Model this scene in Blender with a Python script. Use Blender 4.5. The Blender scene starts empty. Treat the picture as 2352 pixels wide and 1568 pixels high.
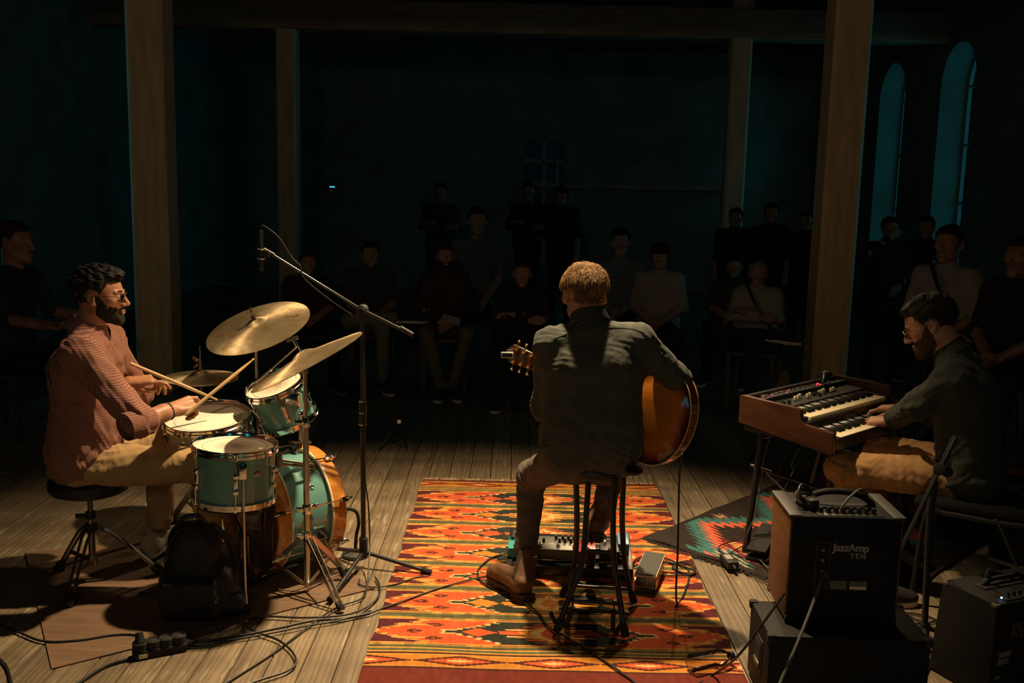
import bpy, bmesh, math, random
import numpy as np
from mathutils import Vector, Matrix
from mathutils.geometry import tessellate_polygon
from mathutils.bvhtree import BVHTree
random.seed(7); RNG = np.random.default_rng(11)
S = bpy.context.scene
COL = S.collection
# ------------------------------------------------------------------ camera
FPX = 2287.0; CAMH = 1.7
PIT = math.atan(354/2287.0); ROL = math.radians(1.3)
_X = np.array([1, 0, 0.]); _F = np.array([0, math.cos(PIT), -math.sin(PIT)]); _U = np.array([0, math.sin(PIT), math.cos(PIT)])
_R = math.cos(ROL)*_X + math.sin(ROL)*_U; _UP = -math.sin(ROL)*_X + math.cos(ROL)*_U
_C = np.array([0, 0, CAMH])
cd = bpy.data.cameras.new('camera'); cam = bpy.data.objects.new('camera', cd); COL.objects.link(cam)
cd.sensor_width = 36; cd.lens = FPX/2352*36; cd.clip_end = 200
mw = Matrix.Identity(4)
for i in range(3):
    mw[i][0] = _R[i]; mw[i][1] = _UP[i]; mw[i][2] = -_F[i]; mw[i][3] = _C[i]
cam.matrix_world = mw; S.camera = cam
def ray(x, y): return _F + _R*(x-1176)/FPX - _UP*(y-784)/FPX
def fl(x, y, z=0.0):
    d = ray(x, y); return _C + d*((z-CAMH)/d[2])
def at(x, y, Y):
    d = ray(x, y); return _C + d*(Y/d[1])
# ------------------------------------------------------------------ view, world, lights
S.view_settings.view_transform = 'Standard'; S.view_settings.look = 'None'
S.view_settings.gamma = 1; S.view_settings.exposure = 0.0; S.view_settings.use_curve_mapping = False
S.cycles.max_bounces = 5; S.cycles.diffuse_bounces = 3; S.cycles.glossy_bounces = 3; S.cycles.transparent_max_bounces = 6; S.cycles.adaptive_threshold = 0.04
W = bpy.data.worlds.new('dusk'); S.world = W; W.use_nodes = True
W.node_tree.nodes['Background'].inputs[0].default_value = (0.012, 0.27, 0.37, 1)   # blue-green dusk sky outside the windows
W.node_tree.nodes['Background'].inputs[1].default_value = 2.7
WARM = (1.0, 0.72, 0.41)
def spot(name, loc, to, power, size, blend=0.6, rad=0.06, col=WARM):
    l = bpy.data.lights.new(name, 'SPOT'); l.energy = power; l.color = col
    l.spot_size = math.radians(size); l.spot_blend = blend; l.shadow_soft_size = rad
    o = bpy.data.objects.new(name, l); COL.objects.link(o)
    o.location = loc; o.rotation_euler = (Vector(to)-Vector(loc)).to_track_quat('-Z', 'Y').to_euler()
    return o
TOP_AT = (0.12, 4.50, 3.55); TOP_TO = (-0.2, 3.75, 0.0)                       # lamp hanging over the guitarist
KEYS = (((0.85, 7.7, 3.5), (-0.75, 3.9, 0.5)), ((1.35, 7.7, 3.5), (0.55, 3.9, 0.5)))   # two lamps on the beam facing the band
FILL_AT = (-0.7, -2.6, 3.3); FILL_TO = (0.0, 6.5, 1.9)
spot('overhead_beam', TOP_AT, TOP_TO, 1020, 85, 1.0, 0.05)
for _a, _b in KEYS: spot('front_beam', _a, _b, 220, 48, 0.9, 0.06)
spot('rear_beam', FILL_AT, FILL_TO, 85, 72, 0.9, 0.25)
# ------------------------------------------------------------------ scene helpers
def tag(o, label=None, cat=None, group=None, kind=None):
    if label: o['label'] = label
    if cat: o['category'] = cat
    if group: o['group'] = group
    if kind: o['kind'] = kind
    return o
def empty(name, loc=(0, 0, 0), rz=0, mat=None, parent=None):
    o = bpy.data.objects.new(name, None); COL.objects.link(o); o.empty_display_size = .05
    if mat is not None: o.matrix_world = mat
    else:
        o.location = loc; o.rotation_euler = (0, 0, rz)
    if parent: o.parent = parent
    return o
def thing(name, label, cat, loc=(0, 0, 0), rz=0, group=None, mat=None):
    return tag(empty(name, loc, rz, mat), label, cat, group)
def dup(o, parent=None, loc=None, rot=None):
    c = o.copy(); COL.objects.link(c)
    if parent is not None: c.parent = parent
    if loc is not None: c.location = loc
    if rot is not None: c.rotation_euler = rot
    return c
def dup_tree(o, parent=None):
    c = o.copy(); COL.objects.link(c); c.parent = parent
    for ch in o.children: dup_tree(ch, c)
    return c
def V(*a): return np.array(a, float)
def nz(v):
    v = np.asarray(v, float); return v/np.linalg.norm(v)
def frame(n, hint=(0, 1, 0)):
    """rotation matrix (columns) whose z is n"""
    z = nz(n); h = np.asarray(hint, float)
    if abs(z@nz(h)) > .98: h = V(1, 0, 0)
    x = nz(np.cross(h, z)); y = np.cross(z, x)
    return np.stack([x, y, z], 1)
def m4(R, t):
    m = Matrix.Identity(4)
    for i in range(3):
        for j in range(3): m[i][j] = R[i, j]
        m[i][3] = t[i]
    return m
def rotz(a): return np.array([[math.cos(a), -math.sin(a), 0], [math.sin(a), math.cos(a), 0], [0, 0, 1.]])
def rotx(a): return np.array([[1, 0, 0], [0, math.cos(a), -math.sin(a)], [0, math.sin(a), math.cos(a)]])
def roty(a): return np.array([[math.cos(a), 0, math.sin(a)], [0, 1, 0], [-math.sin(a), 0, math.cos(a)]])
def spline(pts, n=8):
    P = [np.asarray(p, float) for p in pts]
    P = [2*P[0]-P[1]] + P + [2*P[-1]-P[-2]]
    out = []
    for i in range(1, len(P)-2):
        a, b, c, d = P[i-1:i+3]
        for k in range(n):
            t = k/n
            out.append(.5*((2*b)+(c-a)*t+(2*a-5*b+4*c-d)*t*t+(3*b-a-3*c+d)*t**3))
    out.append(P[-2]); return out
class MB:
    def __init__(s, off=(0, 0, 0)):
        s.v = []; s.f = []; s.off = np.asarray(off, float)
    def add(s, v, f):
        n = len(s.v); s.v.extend((np.asarray(v, float)-s.off).tolist()); s.f.extend([[i+n for i in q] for q in f]); return s
    def box(s, c, size, R=None):
        c = np.asarray(c, float); h = np.asarray(size, float)/2
        p = np.array([[x, y, z] for x in (-1, 1) for y in (-1, 1) for z in (-1, 1)])*h
        if R is not None: p = p@np.asarray(R).T
        return s.add(p+c, [[0, 1, 3, 2], [4, 6, 7, 5], [0, 4, 5, 1], [2, 3, 7, 6], [0, 2, 6, 4], [1, 5, 7, 3]])
    def bar(s, a, b, w, t, hint=(0, 0, 1)):
        """flat bar from a to b, width w across, thickness t"""
        a = np.asarray(a, float); b = np.asarray(b, float); R = frame(b-a, hint)
        return s.box((a+b)/2, (w, t, np.linalg.norm(b-a)), R)
    def tube(s, pts, r, n=8, cap=True):
        P = np.array([np.asarray(p, float) for p in pts]); m = len(P)
        rr = np.full(m, float(r)) if np.isscalar(r) else np.asarray(r, float)
        T = np.zeros_like(P); T[1:-1] = P[2:]-P[:-2]; T[0] = P[1]-P[0]; T[-1] = P[-1]-P[-2]
        T /= np.maximum(np.linalg.norm(T, axis=1), 1e-9)[:, None]
        F = frame(T[0], (0, 0, 1)); x = F[:, 0]
        vs = []; ang = np.arange(n)*2*math.pi/n; ca, sa = np.cos(ang), np.sin(ang)
        for i in range(m):
            x = x-T[i]*(x@T[i]); x = x/max(np.linalg.norm(x), 1e-9); y = np.cross(T[i], x)
            vs.append(P[i]+rr[i]*(ca[:, None]*x+sa[:, None]*y))
        f = [[i*n+j, i*n+(j+1) % n, (i+1)*n+(j+1) % n, (i+1)*n+j] for i in range(m-1) for j in range(n)]
        if cap: f += [list(range(n))[::-1], [(m-1)*n+j for j in range(n)]]
        return s.add(np.concatenate(vs), f)
    def cyl(s, a, b, r, r2=None, n=14): return s.tube([a, b], [r, r if r2 is None else r2], n)
    def lathe(s, prof, n=32, c=(0, 0, 0), R=None, closed=True):
        pr = np.array(prof, float); m = len(pr); ang = np.arange(n)*2*math.pi/n
        p = np.stack([pr[:, None, 0]*np.cos(ang), pr[:, None, 0]*np.sin(ang), np.repeat(pr[:, 1:2], n, 1)], -1).reshape(-1, 3)
        if R is not None: p = p@np.asarray(R).T
        f = []
        for i in range(m if closed else m-1):
            k = (i+1) % m
            for j in range(n):
                l = (j+1) % n; f.append([i*n+j, i*n+l, k*n+l, k*n+j])
        return s.add(p+np.asarray(c, float), f)
    def disc(s, c, r, n=32, R=None, z=0):
        ang = np.arange(n)*2*math.pi/n; p = np.stack([r*np.cos(ang), r*np.sin(ang), np.full(n, z)], 1)
        if R is not None: p = p@np.asarray(R).T
        return s.add(p+np.asarray(c, float), [list(range(n))])
    def ell(s, c, rad, n=16, m=10, R=None):
        th = np.linspace(0, math.pi, m+1)[1:-1]; ph = np.arange(n)*2*math.pi/n
        p = [[0, 0, 1]] + [[math.sin(t)*math.cos(q), math.sin(t)*math.sin(q), math.cos(t)] for t in th for q in ph] + [[0, 0, -1]]
        p = np.array(p)*np.asarray(rad, float)
        if R is not None: p = p@np.asarray(R).T
        f = [[0, 1+j, 1+(j+1) % n] for j in range(n)]
        for i in range(m-2):
            f += [[1+i*n+j, 1+(i+1)*n+j, 1+(i+1)*n+(j+1) % n, 1+i*n+(j+1) % n] for j in range(n)]
        k = 1+(m-2)*n; e = len(p)-1
        f += [[k+j, e, k+(j+1) % n] for j in range(n)]
        return s.add(p+np.asarray(c, float), f)
    def torus(s, c, R0, r, R=None, n=32, m=8, arc=1.0):
        k = n if arc >= 1 else n+1
        pts = []
        for i in range(k):
            a = 2*math.pi*arc*i/n
            for j in range(m):
                b = 2*math.pi*j/m; q = R0+r*math.cos(b); pts.append([q*math.cos(a), q*math.sin(a), r*math.sin(b)])
        p = np.array(pts)
        if R is not None: p = p@np.asarray(R).T
        f = [[i*m+j, ((i+1) % k)*m+j, ((i+1) % k)*m+(j+1) % m, i*m+(j+1) % m] for i in range(n) for j in range(m)]
        return s.add(p+np.asarray(c, float), f)
    def prism(s, poly, z0, z1, R=None, c=(0, 0, 0)):
        n = len(poly); p = np.array([[x, y, z0] for x, y in poly]+[[x, y, z1] for x, y in poly], float)
        if R is not None: p = p@np.asarray(R).T
        f = [list(range(n))[::-1], list(range(n, 2*n))]+[[i, (i+1) % n, n+(i+1) % n, n+i] for i in range(n)]
        return s.add(p+np.asarray(c, float), f)
    def grid(s, P):
        """P: (a,b,3) array"""
        a, b = P.shape[:2]
        return s.add(P.reshape(-1, 3), [[i*b+j, (i+1)*b+j, (i+1)*b+j+1, i*b+j+1] for i in range(a-1) for j in range(b-1)])
    def build(s, name, mat, parent=None, bevel=0, smooth=35, seg=2, **tg):
        me = bpy.data.meshes.new(name); me.from_pydata(s.v, [], s.f)
        bm = bmesh.new(); bm.from_mesh(me)
        bmesh.ops.recalc_face_normals(bm, faces=bm.faces)
        if bevel:
            ed = [e for e in bm.edges if len(e.link_faces) == 2 and e.calc_face_angle(0) > .5]
            bmesh.ops.bevel(bm, geom=ed, offset=bevel, segments=seg, affect='EDGES', profile=.6, clamp_overlap=True)
        bm.to_mesh(me); bm.free()
        if smooth:
            me.polygons.foreach_set('use_smooth', [True]*len(me.polygons)); me.set_sharp_from_angle(angle=math.radians(smooth))
        if mat is not None: me.materials.append(mat)
        o = bpy.data.objects.new(name, me); COL.objects.link(o)
        if parent is not None: o.parent = parent
        return tag(o, **tg)
# ------------------------------------------------------------------ materials
def M(name, col, rough=.5, metal=0., var=0., vscale=8, col2=None, bump=0., bscale=60, bdist=.002, stretch=(1, 1, 1), coat=0., sheen=0.,
      emit=None, es=1., spec=.5, trans=0., ior=1.45, alpha=1., rand=0., sss=0.):
    m = bpy.data.materials.new(name); m.use_nodes = True; nt = m.node_tree; N = nt.nodes; L = nt.links
    b = N['Principled BSDF']; I = b.inputs
    I['Base Color'].default_value = (*col, 1); I['Roughness'].default_value = rough; I['Metallic'].default_value = metal
    I['Specular IOR Level'].default_value = spec; I['Coat Weight'].default_value = coat; I['Coat Roughness'].default_value = .08
    I['Sheen Weight'].default_value = sheen; I['Transmission Weight'].default_value = trans; I['IOR'].default_value = ior; I['Alpha'].default_value = alpha
    if sss:
        I['Subsurface Weight'].default_value = sss; I['Subsurface Radius'].default_value = (.012, .004, .002); I['Subsurface Scale'].default_value = 1
    if emit: I['Emission Color'].default_value = (*emit, 1); I['Emission Strength'].default_value = es
    if var or col2 or bump or rand:
        tc = N.new('ShaderNodeTexCoord'); mp = N.new('ShaderNodeMapping'); mp.inputs['Scale'].default_value = stretch
        L.new(tc.outputs['Object'], mp.inputs['Vector'])
        if rand:
            oi = N.new('ShaderNodeObjectInfo'); ad = N.new('ShaderNodeVectorMath'); ad.operation = 'ADD'; sc = N.new('ShaderNodeMath'); sc.operation = 'MULTIPLY'; sc.inputs[1].default_value = 37
            L.new(oi.outputs['Random'], sc.inputs[0]); L.new(tc.outputs['Object'], ad.inputs[0]); L.new(sc.outputs[0], ad.inputs[1]); L.new(ad.outputs[0], mp.inputs['Vector'])
        if var or col2:
            nt1 = N.new('ShaderNodeTexNoise'); nt1.inputs['Scale'].default_value = vscale; nt1.inputs['Detail'].default_value = 5
            L.new(mp.outputs[0], nt1.inputs['Vector'])
            rp = N.new('ShaderNodeValToRGB'); e = rp.color_ramp.elements
            c1 = [max(0, c*(1-var)) for c in col]; c2 = col2 if col2 else [min(1, c*(1+var)) for c in col]
            e[0].position = .32; e[0].color = (*c1, 1); e[1].position = .68; e[1].color = (*c2, 1)
            L.new(nt1.outputs['Fac'], rp.inputs[0]); out = rp.outputs[0]
            if rand:
                mm = N.new('ShaderNodeMix'); mm.data_type = 'RGBA'; mm.blend_type = 'MULTIPLY'; mm.inputs[0].default_value = 1
                mr = N.new('ShaderNodeMapRange'); mr.inputs[3].default_value = 1-rand; mr.inputs[4].default_value = 1+rand
                L.new(oi.outputs['Random'], mr.inputs[0]); L.new(out, mm.inputs[6]); L.new(mr.outputs[0], mm.inputs[7]); out = mm.outputs[2]
            L.new(out, I['Base Color'])
        if bump:
            nb = N.new('ShaderNodeTexNoise'); nb.inputs['Scale'].default_value = bscale; nb.inputs['Detail'].default_value = 4
            L.new(mp.outputs[0], nb.inputs['Vector'])
            bp = N.new('ShaderNodeBump'); bp.inputs['Strength'].default_value = bump; bp.inputs['Distance'].default_value = bdist
            L.new(nb.outputs['Fac'], bp.inputs['Height']); L.new(bp.outputs[0], I['Normal'])
    return m
def text(name, body, size, mat, R, c, parent, ext=.0006, bold=0., shear=0., align='CENTER', space=1.):
    cu = bpy.data.curves.new(name, 'FONT'); cu.body = body; cu.size = size; cu.extrude = ext; cu.offset = bold; cu.shear = shear
    cu.align_x = align; cu.align_y = 'CENTER'; cu.space_character = space; cu.materials.append(mat)
    tmp = bpy.data.objects.new(name, cu); me = bpy.data.meshes.new_from_object(tmp); me.name = name; bpy.data.objects.remove(tmp)
    if not me.materials: me.materials.append(mat)
    o = bpy.data.objects.new(name, me); COL.objects.link(o)
    if parent is not None: o.parent = parent
    o.matrix_local = m4(np.asarray(R), np.asarray(c)); return o
m_chrome = M('chrome', (.75, .74, .72), .12, 1, bump=.05, bscale=300)
m_steel = M('brushed steel', (.55, .52, .47), .30, 1)
m_dsteel = M('dark plated steel', (.30, .27, .23), .32, 1)
m_black = M('black painted metal', (.018, .018, .019), .38)
m_blackm = M('black plastic', (.015, .015, .016), .55, bump=.1, bscale=400)
m_rubber = M('black rubber', (.012, .012, .012), .8, bump=.2, bscale=200)
m_cable = M('black cable jacket', (.02, .018, .016), .42)
m_cableg = M('grey cable jacket', (.10, .10, .095), .45)
m_tolex = M('black tolex vinyl', (.011, .011, .0105), .6, spec=.2, bump=.5, bscale=520, bdist=.001)
m_gold = M('gold plating', (.95, .58, .20), .16, 1)
m_white = M('white plastic', (.7, .68, .62), .4)
# ------------------------------------------------------------------ implicit-surface modelling (bodies, clothes, bags)
class SDF:
    def __init__(s, lo, hi, h):
        s.lo = np.asarray(lo, float); s.h = h
        s.n = np.maximum(np.ceil((np.asarray(hi, float)-s.lo)/h).astype(int)+1, 4)
        s.ax = [s.lo[i]+h*np.arange(s.n[i]) for i in range(3)]
        s.f = np.full(s.n, .5, np.float32)
    def sub(s, lo, hi):
        a = np.clip(np.floor((np.asarray(lo)-s.lo)/s.h).astype(int), 0, s.n); b = np.clip(np.ceil((np.asarray(hi)-s.lo)/s.h).astype(int)+1, 0, s.n)
        if np.any(b-a < 1): return None, None
        sl = tuple(slice(a[i], b[i]) for i in range(3))
        g = [s.ax[i][sl[i]].astype(np.float32) for i in range(3)]
        return sl, (g[0][:, None, None], g[1][None, :, None], g[2][None, None, :])
    def comb(s, sl, d, k, op):
        a = s.f[sl]; d = d.astype(np.float32)
        if op == 'u':
            h = np.clip(.5+.5*(a-d)/k, 0, 1); s.f[sl] = a*(1-h)+d*h-k*h*(1-h)
        else:
            d = -d; h = np.clip(.5-.5*(a-d)/k, 0, 1); s.f[sl] = a*(1-h)+d*h+k*h*(1-h)
    def cap(s, a, b, ra, rb=None, k=.01, w=None, sw=1., op='u'):
        """tapered capsule; squeezed by factor sw along w"""
        a = np.asarray(a, float); b = np.asarray(b, float); rb = ra if rb is None else rb
        r = max(ra, rb)*max(1, 1/sw if sw < 1 else 1)+k*1.5+s.h*2
        sl, g = s.sub(np.minimum(a, b)-r, np.maximum(a, b)+r)
        if sl is None: return s
        px, py, pz = g[0]-a[0], g[1]-a[1], g[2]-a[2]; e = b-a
        if w is not None:
            w = nz(w); q = (px*w[0]+py*w[1]+pz*w[2])*(sw-1); px = px+q*w[0]; py = py+q*w[1]; pz = pz+q*w[2]; e = e+(sw-1)*(e@w)*w
        L = max(e@e, 1e-12); t = np.clip((px*e[0]+py*e[1]+pz*e[2])/L, 0, 1)
        d = np.sqrt((px-t*e[0])**2+(py-t*e[1])**2+(pz-t*e[2])**2)-(ra+(rb-ra)*t)
        if w is not None: d = d/max(1, sw)
        s.comb(sl, d, k, op); return s
    def ell(s, c, rad, R=None, k=.01, op='u'):
        c = np.asarray(c, float); rad = np.asarray(rad, float); r = rad.max()+k*1.5+s.h*2
        sl, g = s.sub(c-r, c+r)
        if sl is None: return s
        p = [g[0]-c[0], g[1]-c[1], g[2]-c[2]]
        if R is not None:
            R = np.asarray(R); p = [p[0]*R[0, i]+p[1]*R[1, i]+p[2]*R[2, i] for i in range(3)]
        k0 = np.sqrt((p[0]/rad[0])**2+(p[1]/rad[1])**2+(p[2]/rad[2])**2); k1 = np.sqrt((p[0]/rad[0]**2)**2+(p[1]/rad[1]**2)**2+(p[2]/rad[2]**2)**2)
        s.comb(sl, k0*(k0-1)/np.maximum(k1, 1e-6), k, op); return s
    def rbox(s, c, half, rr, R=None, k=.005, op='u'):
        c = np.asarray(c, float); h = np.asarray(half, float)-rr; r = np.linalg.norm(half)+k*1.5+s.h*2
        sl, g = s.sub(c-r, c+r)
        if sl is None: return s
        p = [g[0]-c[0], g[1]-c[1], g[2]-c[2]]
        if R is not None:
            R = np.asarray(R); p = [p[0]*R[0, i]+p[1]*R[1, i]+p[2]*R[2, i] for i in range(3)]
        q = [np.abs(p[i])-h[i] for i in range(3)]
        d = np.sqrt(sum(np.maximum(x, 0)**2 for x in q))+np.minimum(np.maximum(np.maximum(q[0], q[1]), q[2]), 0)-rr
        s.comb(sl, d, k, op); return s
    def grid(s): return s.ax[0][:, None, None], s.ax[1][None, :, None], s.ax[2][None, None, :]
    def mesh(s):
        f = s.f; n = s.n; lo = s.lo; h = s.h
        sg = f < 0; cn = n-1; CN = int(np.prod(cn))
        acc = np.zeros((CN, 3)); cnt = np.zeros(CN); quads = []
        for ax in range(3):
            o = [(1, 2), (2, 0), (0, 1)][ax]
            A = [slice(None)]*3; B = [slice(None)]*3; A[ax] = slice(0, -1); B[ax] = slice(1, None)
            cr = sg[tuple(A)] != sg[tuple(B)]
            idx = np.array(np.nonzero(cr)); 
            if idx.shape[1] == 0: continue
            j = idx.copy(); j[ax] += 1
            f0 = f[tuple(idx)].astype(float); f1 = f[tuple(j)].astype(float); t = f0/(f0-f1)
            pos = idx.T.astype(float); pos[:, ax] += t
            ids = []
            ok = np.ones(idx.shape[1], bool)
            for da, db in ((0, 0), (1, 0), (1, 1), (0, 1)):
                c = idx.copy(); c[o[0]] -= da; c[o[1]] -= db
                good = (c[o[0]] >= 0) & (c[o[1]] >= 0) & (c[o[0]] < cn[o[0]]) & (c[o[1]] < cn[o[1]])
                lin = (c[0]*cn[1]+c[1])*cn[2]+c[2]; lin = np.where(good, lin, 0)
                np.add.at(acc, lin[good], pos[good]); np.add.at(cnt, lin[good], 1)
                ids.append(lin); ok &= good
            q = np.stack(ids, 1)[ok]; flip = ~sg[tuple(idx)][ok]
            q[flip] = q[flip][:, ::-1]; quads.append(q)
        Q = np.concatenate(quads); u, inv = np.unique(Q, return_inverse=True)
        v = acc[u]/cnt[u][:, None]*h+lo
        return v, inv.reshape(-1, 4)
def mesh_obj(name, parts, mat, parent=None, off=(0, 0, 0), **tg):
    """parts: list of (verts, quads) joined into one mesh"""
    vs = []; fs = []; n = 0
    for v, q in parts:
        vs.append(np.asarray(v)-np.asarray(off)); fs.append(np.asarray(q)+n); n += len(v)
    v = np.concatenate(vs); q = np.concatenate(fs)
    me = bpy.data.meshes.new(name); me.vertices.add(len(v)); me.vertices.foreach_set('co', v.astype(np.float32).ravel())
    k = q.shape[1]; me.loops.add(q.size); me.loops.foreach_set('vertex_index', q.astype(np.int32).ravel())
    me.polygons.add(len(q)); me.polygons.foreach_set('loop_start', np.arange(len(q), dtype=np.int32)*k)
    me.polygons.foreach_set('use_smooth', np.ones(len(q), bool)); me.update(); me.validate()
    if mat is not None: me.materials.append(mat)
    o = bpy.data.objects.new(name, me); COL.objects.link(o)
    if parent is not None: o.parent = parent
    return tag(o, **tg)
def folds(s, amp, freq=38, seed=0, mask=None):
    """cloth creases: warped sine ridges added to the field"""
    x, y, z = s.grid(); r = np.random.default_rng(seed); n = r.normal(size=(6, 3)); n /= np.linalg.norm(n, axis=1)[:, None]
    dot = lambda a: x*a[0]+y*a[1]+z*a[2]
    w1 = np.sin(dot(n[0])*freq*.31+r.random()*6)*1.6; w2 = np.sin(dot(n[1])*freq*.23+r.random()*6)*1.4
    g = np.sin(dot(n[2])*freq+w1*2+w2)*.6+np.sin(dot(n[3])*freq*.63+w2*2.2)*.6
    g = np.sign(g)*np.abs(g)**1.4
    band = np.abs(s.f) < .03
    if mask is not None: g = g*mask
    s.f += (band*g*amp).astype(np.float32); return s
def bumpy(s, amp, freq, seed=0):
    x, y, z = s.grid(); r = np.random.default_rng(seed); g = 0
    for i in range(5):
        n = r.normal(size=3); n /= np.linalg.norm(n); n2 = r.normal(size=3)
        g = g+np.sin((x*n[0]+y*n[1]+z*n[2])*freq*(.6+.25*i)+np.sin((x*n2[0]+y*n2[1]+z*n2[2])*freq*.4)*1.5)
    s.f += ((np.abs(s.f) < .03)*g*amp/2.5).astype(np.float32); return s
# ------------------------------------------------------------------ room shell
def wood_floor():
    m = bpy.data.materials.new('worn floorboard'); m.use_nodes = True; nt = m.node_tree; N = nt.nodes; L = nt.links; b = N['Principled BSDF']
    tc = N.new('ShaderNodeTexCoord'); oi = N.new('ShaderNodeObjectInfo'); sc = N.new('ShaderNodeMath'); sc.operation = 'MULTIPLY'; sc.inputs[1].default_value = 61
    ad = N.new('ShaderNodeVectorMath'); L.new(oi.outputs['Random'], sc.inputs[0]); L.new(tc.outputs['Object'], ad.inputs[0]); L.new(sc.outputs[0], ad.inputs[1])
    mp = N.new('ShaderNodeMapping'); mp.inputs['Scale'].default_value = (1, .07, 1); L.new(ad.outputs[0], mp.inputs[0])
    def noise(src, scale, det=6, dist=0.):
        n = N.new('ShaderNodeTexNoise'); n.inputs['Scale'].default_value = scale; n.inputs['Detail'].default_value = det; n.inputs['Distortion'].default_value = dist
        L.new(src, n.inputs['Vector']); return n.outputs['Fac']
    def ramp(src, stops):
        r = N.new('ShaderNodeValToRGB'); e = r.color_ramp.elements
        while len(e) < len(stops): e.new(.5)
        for i, (p, c) in enumerate(stops): e[i].position = p; e[i].color = (*c, 1)
        L.new(src, r.inputs[0]); return r.outputs[0]
    def mix(a, bb, f, t='MIX'):
        x = N.new('ShaderNodeMix'); x.data_type = 'RGBA'; x.blend_type = t
        for s_, k in ((a, 6), (bb, 7), (f, 0)):
            if hasattr(s_, 'links'): L.new(s_, x.inputs[k])
            else: x.inputs[k].default_value = s_
        return x.outputs[2]
    wv = N.new('ShaderNodeTexWave'); wv.wave_type = 'BANDS'; wv.bands_direction = 'X'; wv.inputs['Scale'].default_value = 13; wv.inputs['Distortion'].default_value = 12; wv.inputs['Detail'].default_value = 2.5; wv.inputs['Detail Scale'].default_value = 1.1
    L.new(mp.outputs[0], wv.inputs[0])
    c0 = ramp(noise(mp.outputs[0], 11, 8, .6), [(.3, (.205, .155, .095)), (.55, (.275, .21, .13)), (.75, (.34, .265, .17))])
    c1 = mix(c0, ramp(wv.outputs['Fac'], [(0, (.55, .5, .45)), (.5, (.92, .9, .88)), (1, (1.08, 1.06, 1.02))]), .55, 'MULTIPLY')
    # worn pale streaks and dark scuffs of the old paint
    mp2 = N.new('ShaderNodeMapping'); mp2.inputs['Scale'].default_value = (1, .09, 1); L.new(ad.outputs[0], mp2.inputs[0])
    pale = ramp(noise(mp2.outputs[0], 60, 12), [(.615, (0, 0, 0)), (.66, (.85, .85, .85))])
    c2 = mix(c1, (.42, .35, .24, 1), pale)
    scuff = ramp(noise(tc.outputs['Object'], 5, 7), [(.35, (.62, .60, .58)), (.65, (1, 1, 1))])
    c3 = mix(c2, scuff, .8, 'MULTIPLY')
    mr = N.new('ShaderNodeMapRange'); mr.inputs[3].default_value = .78; mr.inputs[4].default_value = 1.15; L.new(oi.outputs['Random'], mr.inputs[0])
    c4 = mix(c3, mr.outputs[0], 1.0, 'MULTIPLY'); L.new(c4, b.inputs['Base Color'])
    rr = ramp(noise(mp2.outputs[0], 14, 5), [(.3, (.42, .42, .42)), (.7, (.68, .68, .68))]); L.new(rr, b.inputs['Roughness'])
    bp = N.new('ShaderNodeBump'); bp.inputs['Strength'].default_value = .35; bp.inputs['Distance'].default_value = .0015
    L.new(wv.outputs['Fac'], bp.inputs['Height']); L.new(bp.outputs[0], b.inputs['Normal'])
    return m
m_floor = wood_floor()
m_gap = M('dark gap under boards', (.02, .015, .01), .9)
floor = MB().box((0, 6.6, -.05), (10.6, 20.4, .06)).build('floor', m_gap, kind='structure', label='old worn wooden plank floor of the hall')
PW = .122
for (y0, y1) in ((1.6, 5.60), (5.60, 9.4), (9.4, 16.4)):
    pm = None
    for i in range(-42, 42):
        x = (i+.5)*PW+.012
        if abs(x) > 4.96: continue
        if y0 < 2 and abs(x) > 2.9: continue
        if pm is None:
            pl = MB().box((0, 0, -.01), (PW-.004, y1-y0-.004, .02)).build('plank', m_floor, floor, bevel=.0015, seg=1); pm = pl
        else: pl = dup(pm, floor)
        pl.location = (x, (y0+y1)/2, random.uniform(-.0012, 0)); pl.rotation_euler = (0, random.uniform(-.006, .006), 0)
m_wall = M('dark lime plaster', (.155, .215, .175), .85, var=.25, vscale=2.2, bump=.3, bscale=14, bdist=.01)
m_ceil = M('dark timber ceiling', (.08, .06, .045), .8, var=.35, vscale=3, stretch=(6, .4, 1), bump=.3, bscale=12)
m_beam = M('old brown beam timber', (.34, .25, .15), .7, var=.3, vscale=5, stretch=(.5, 5, 5), bump=.35, bscale=22, bdist=.004)
m_post = M('painted timber post', (.60, .46, .26), .62, var=.18, vscale=5, stretch=(4, 4, .4), bump=.25, bscale=30, bdist=.003)
m_frame = M('grey painted window frame', (.30, .31, .30), .5)
m_glass = bpy.data.materials.new('window glass'); m_glass.use_nodes = True
_n = m_glass.node_tree.nodes; _l = m_glass.node_tree.links; _t = _n.new('ShaderNodeBsdfTransparent'); _t.inputs[0].default_value = (.86, .93, .92, 1)
_g = _n.new('ShaderNodeBsdfGlossy'); _g.inputs['Roughness'].default_value = .03; _x = _n.new('ShaderNodeMixShader'); _fr = _n.new('ShaderNodeFresnel')
_l.new(_fr.outputs[0], _x.inputs[0]); _l.new(_t.outputs[0], _x.inputs[1]); _l.new(_g.outputs[0], _x.inputs[2]); _l.new(_x.outputs[0], _n['Material Output'].inputs[0])
def arch(y0, y1, z0, z1, n=14):
    """arched opening outline in (y,z)"""
    r = (y1-y0)/2; yc = (y0+y1)/2; zs = z1-r
    return [(y0, z0), (y1, z0)]+[(yc+r*math.cos(math.pi*i/n), zs+r*math.sin(math.pi*i/n)) for i in range(n+1)]
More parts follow.
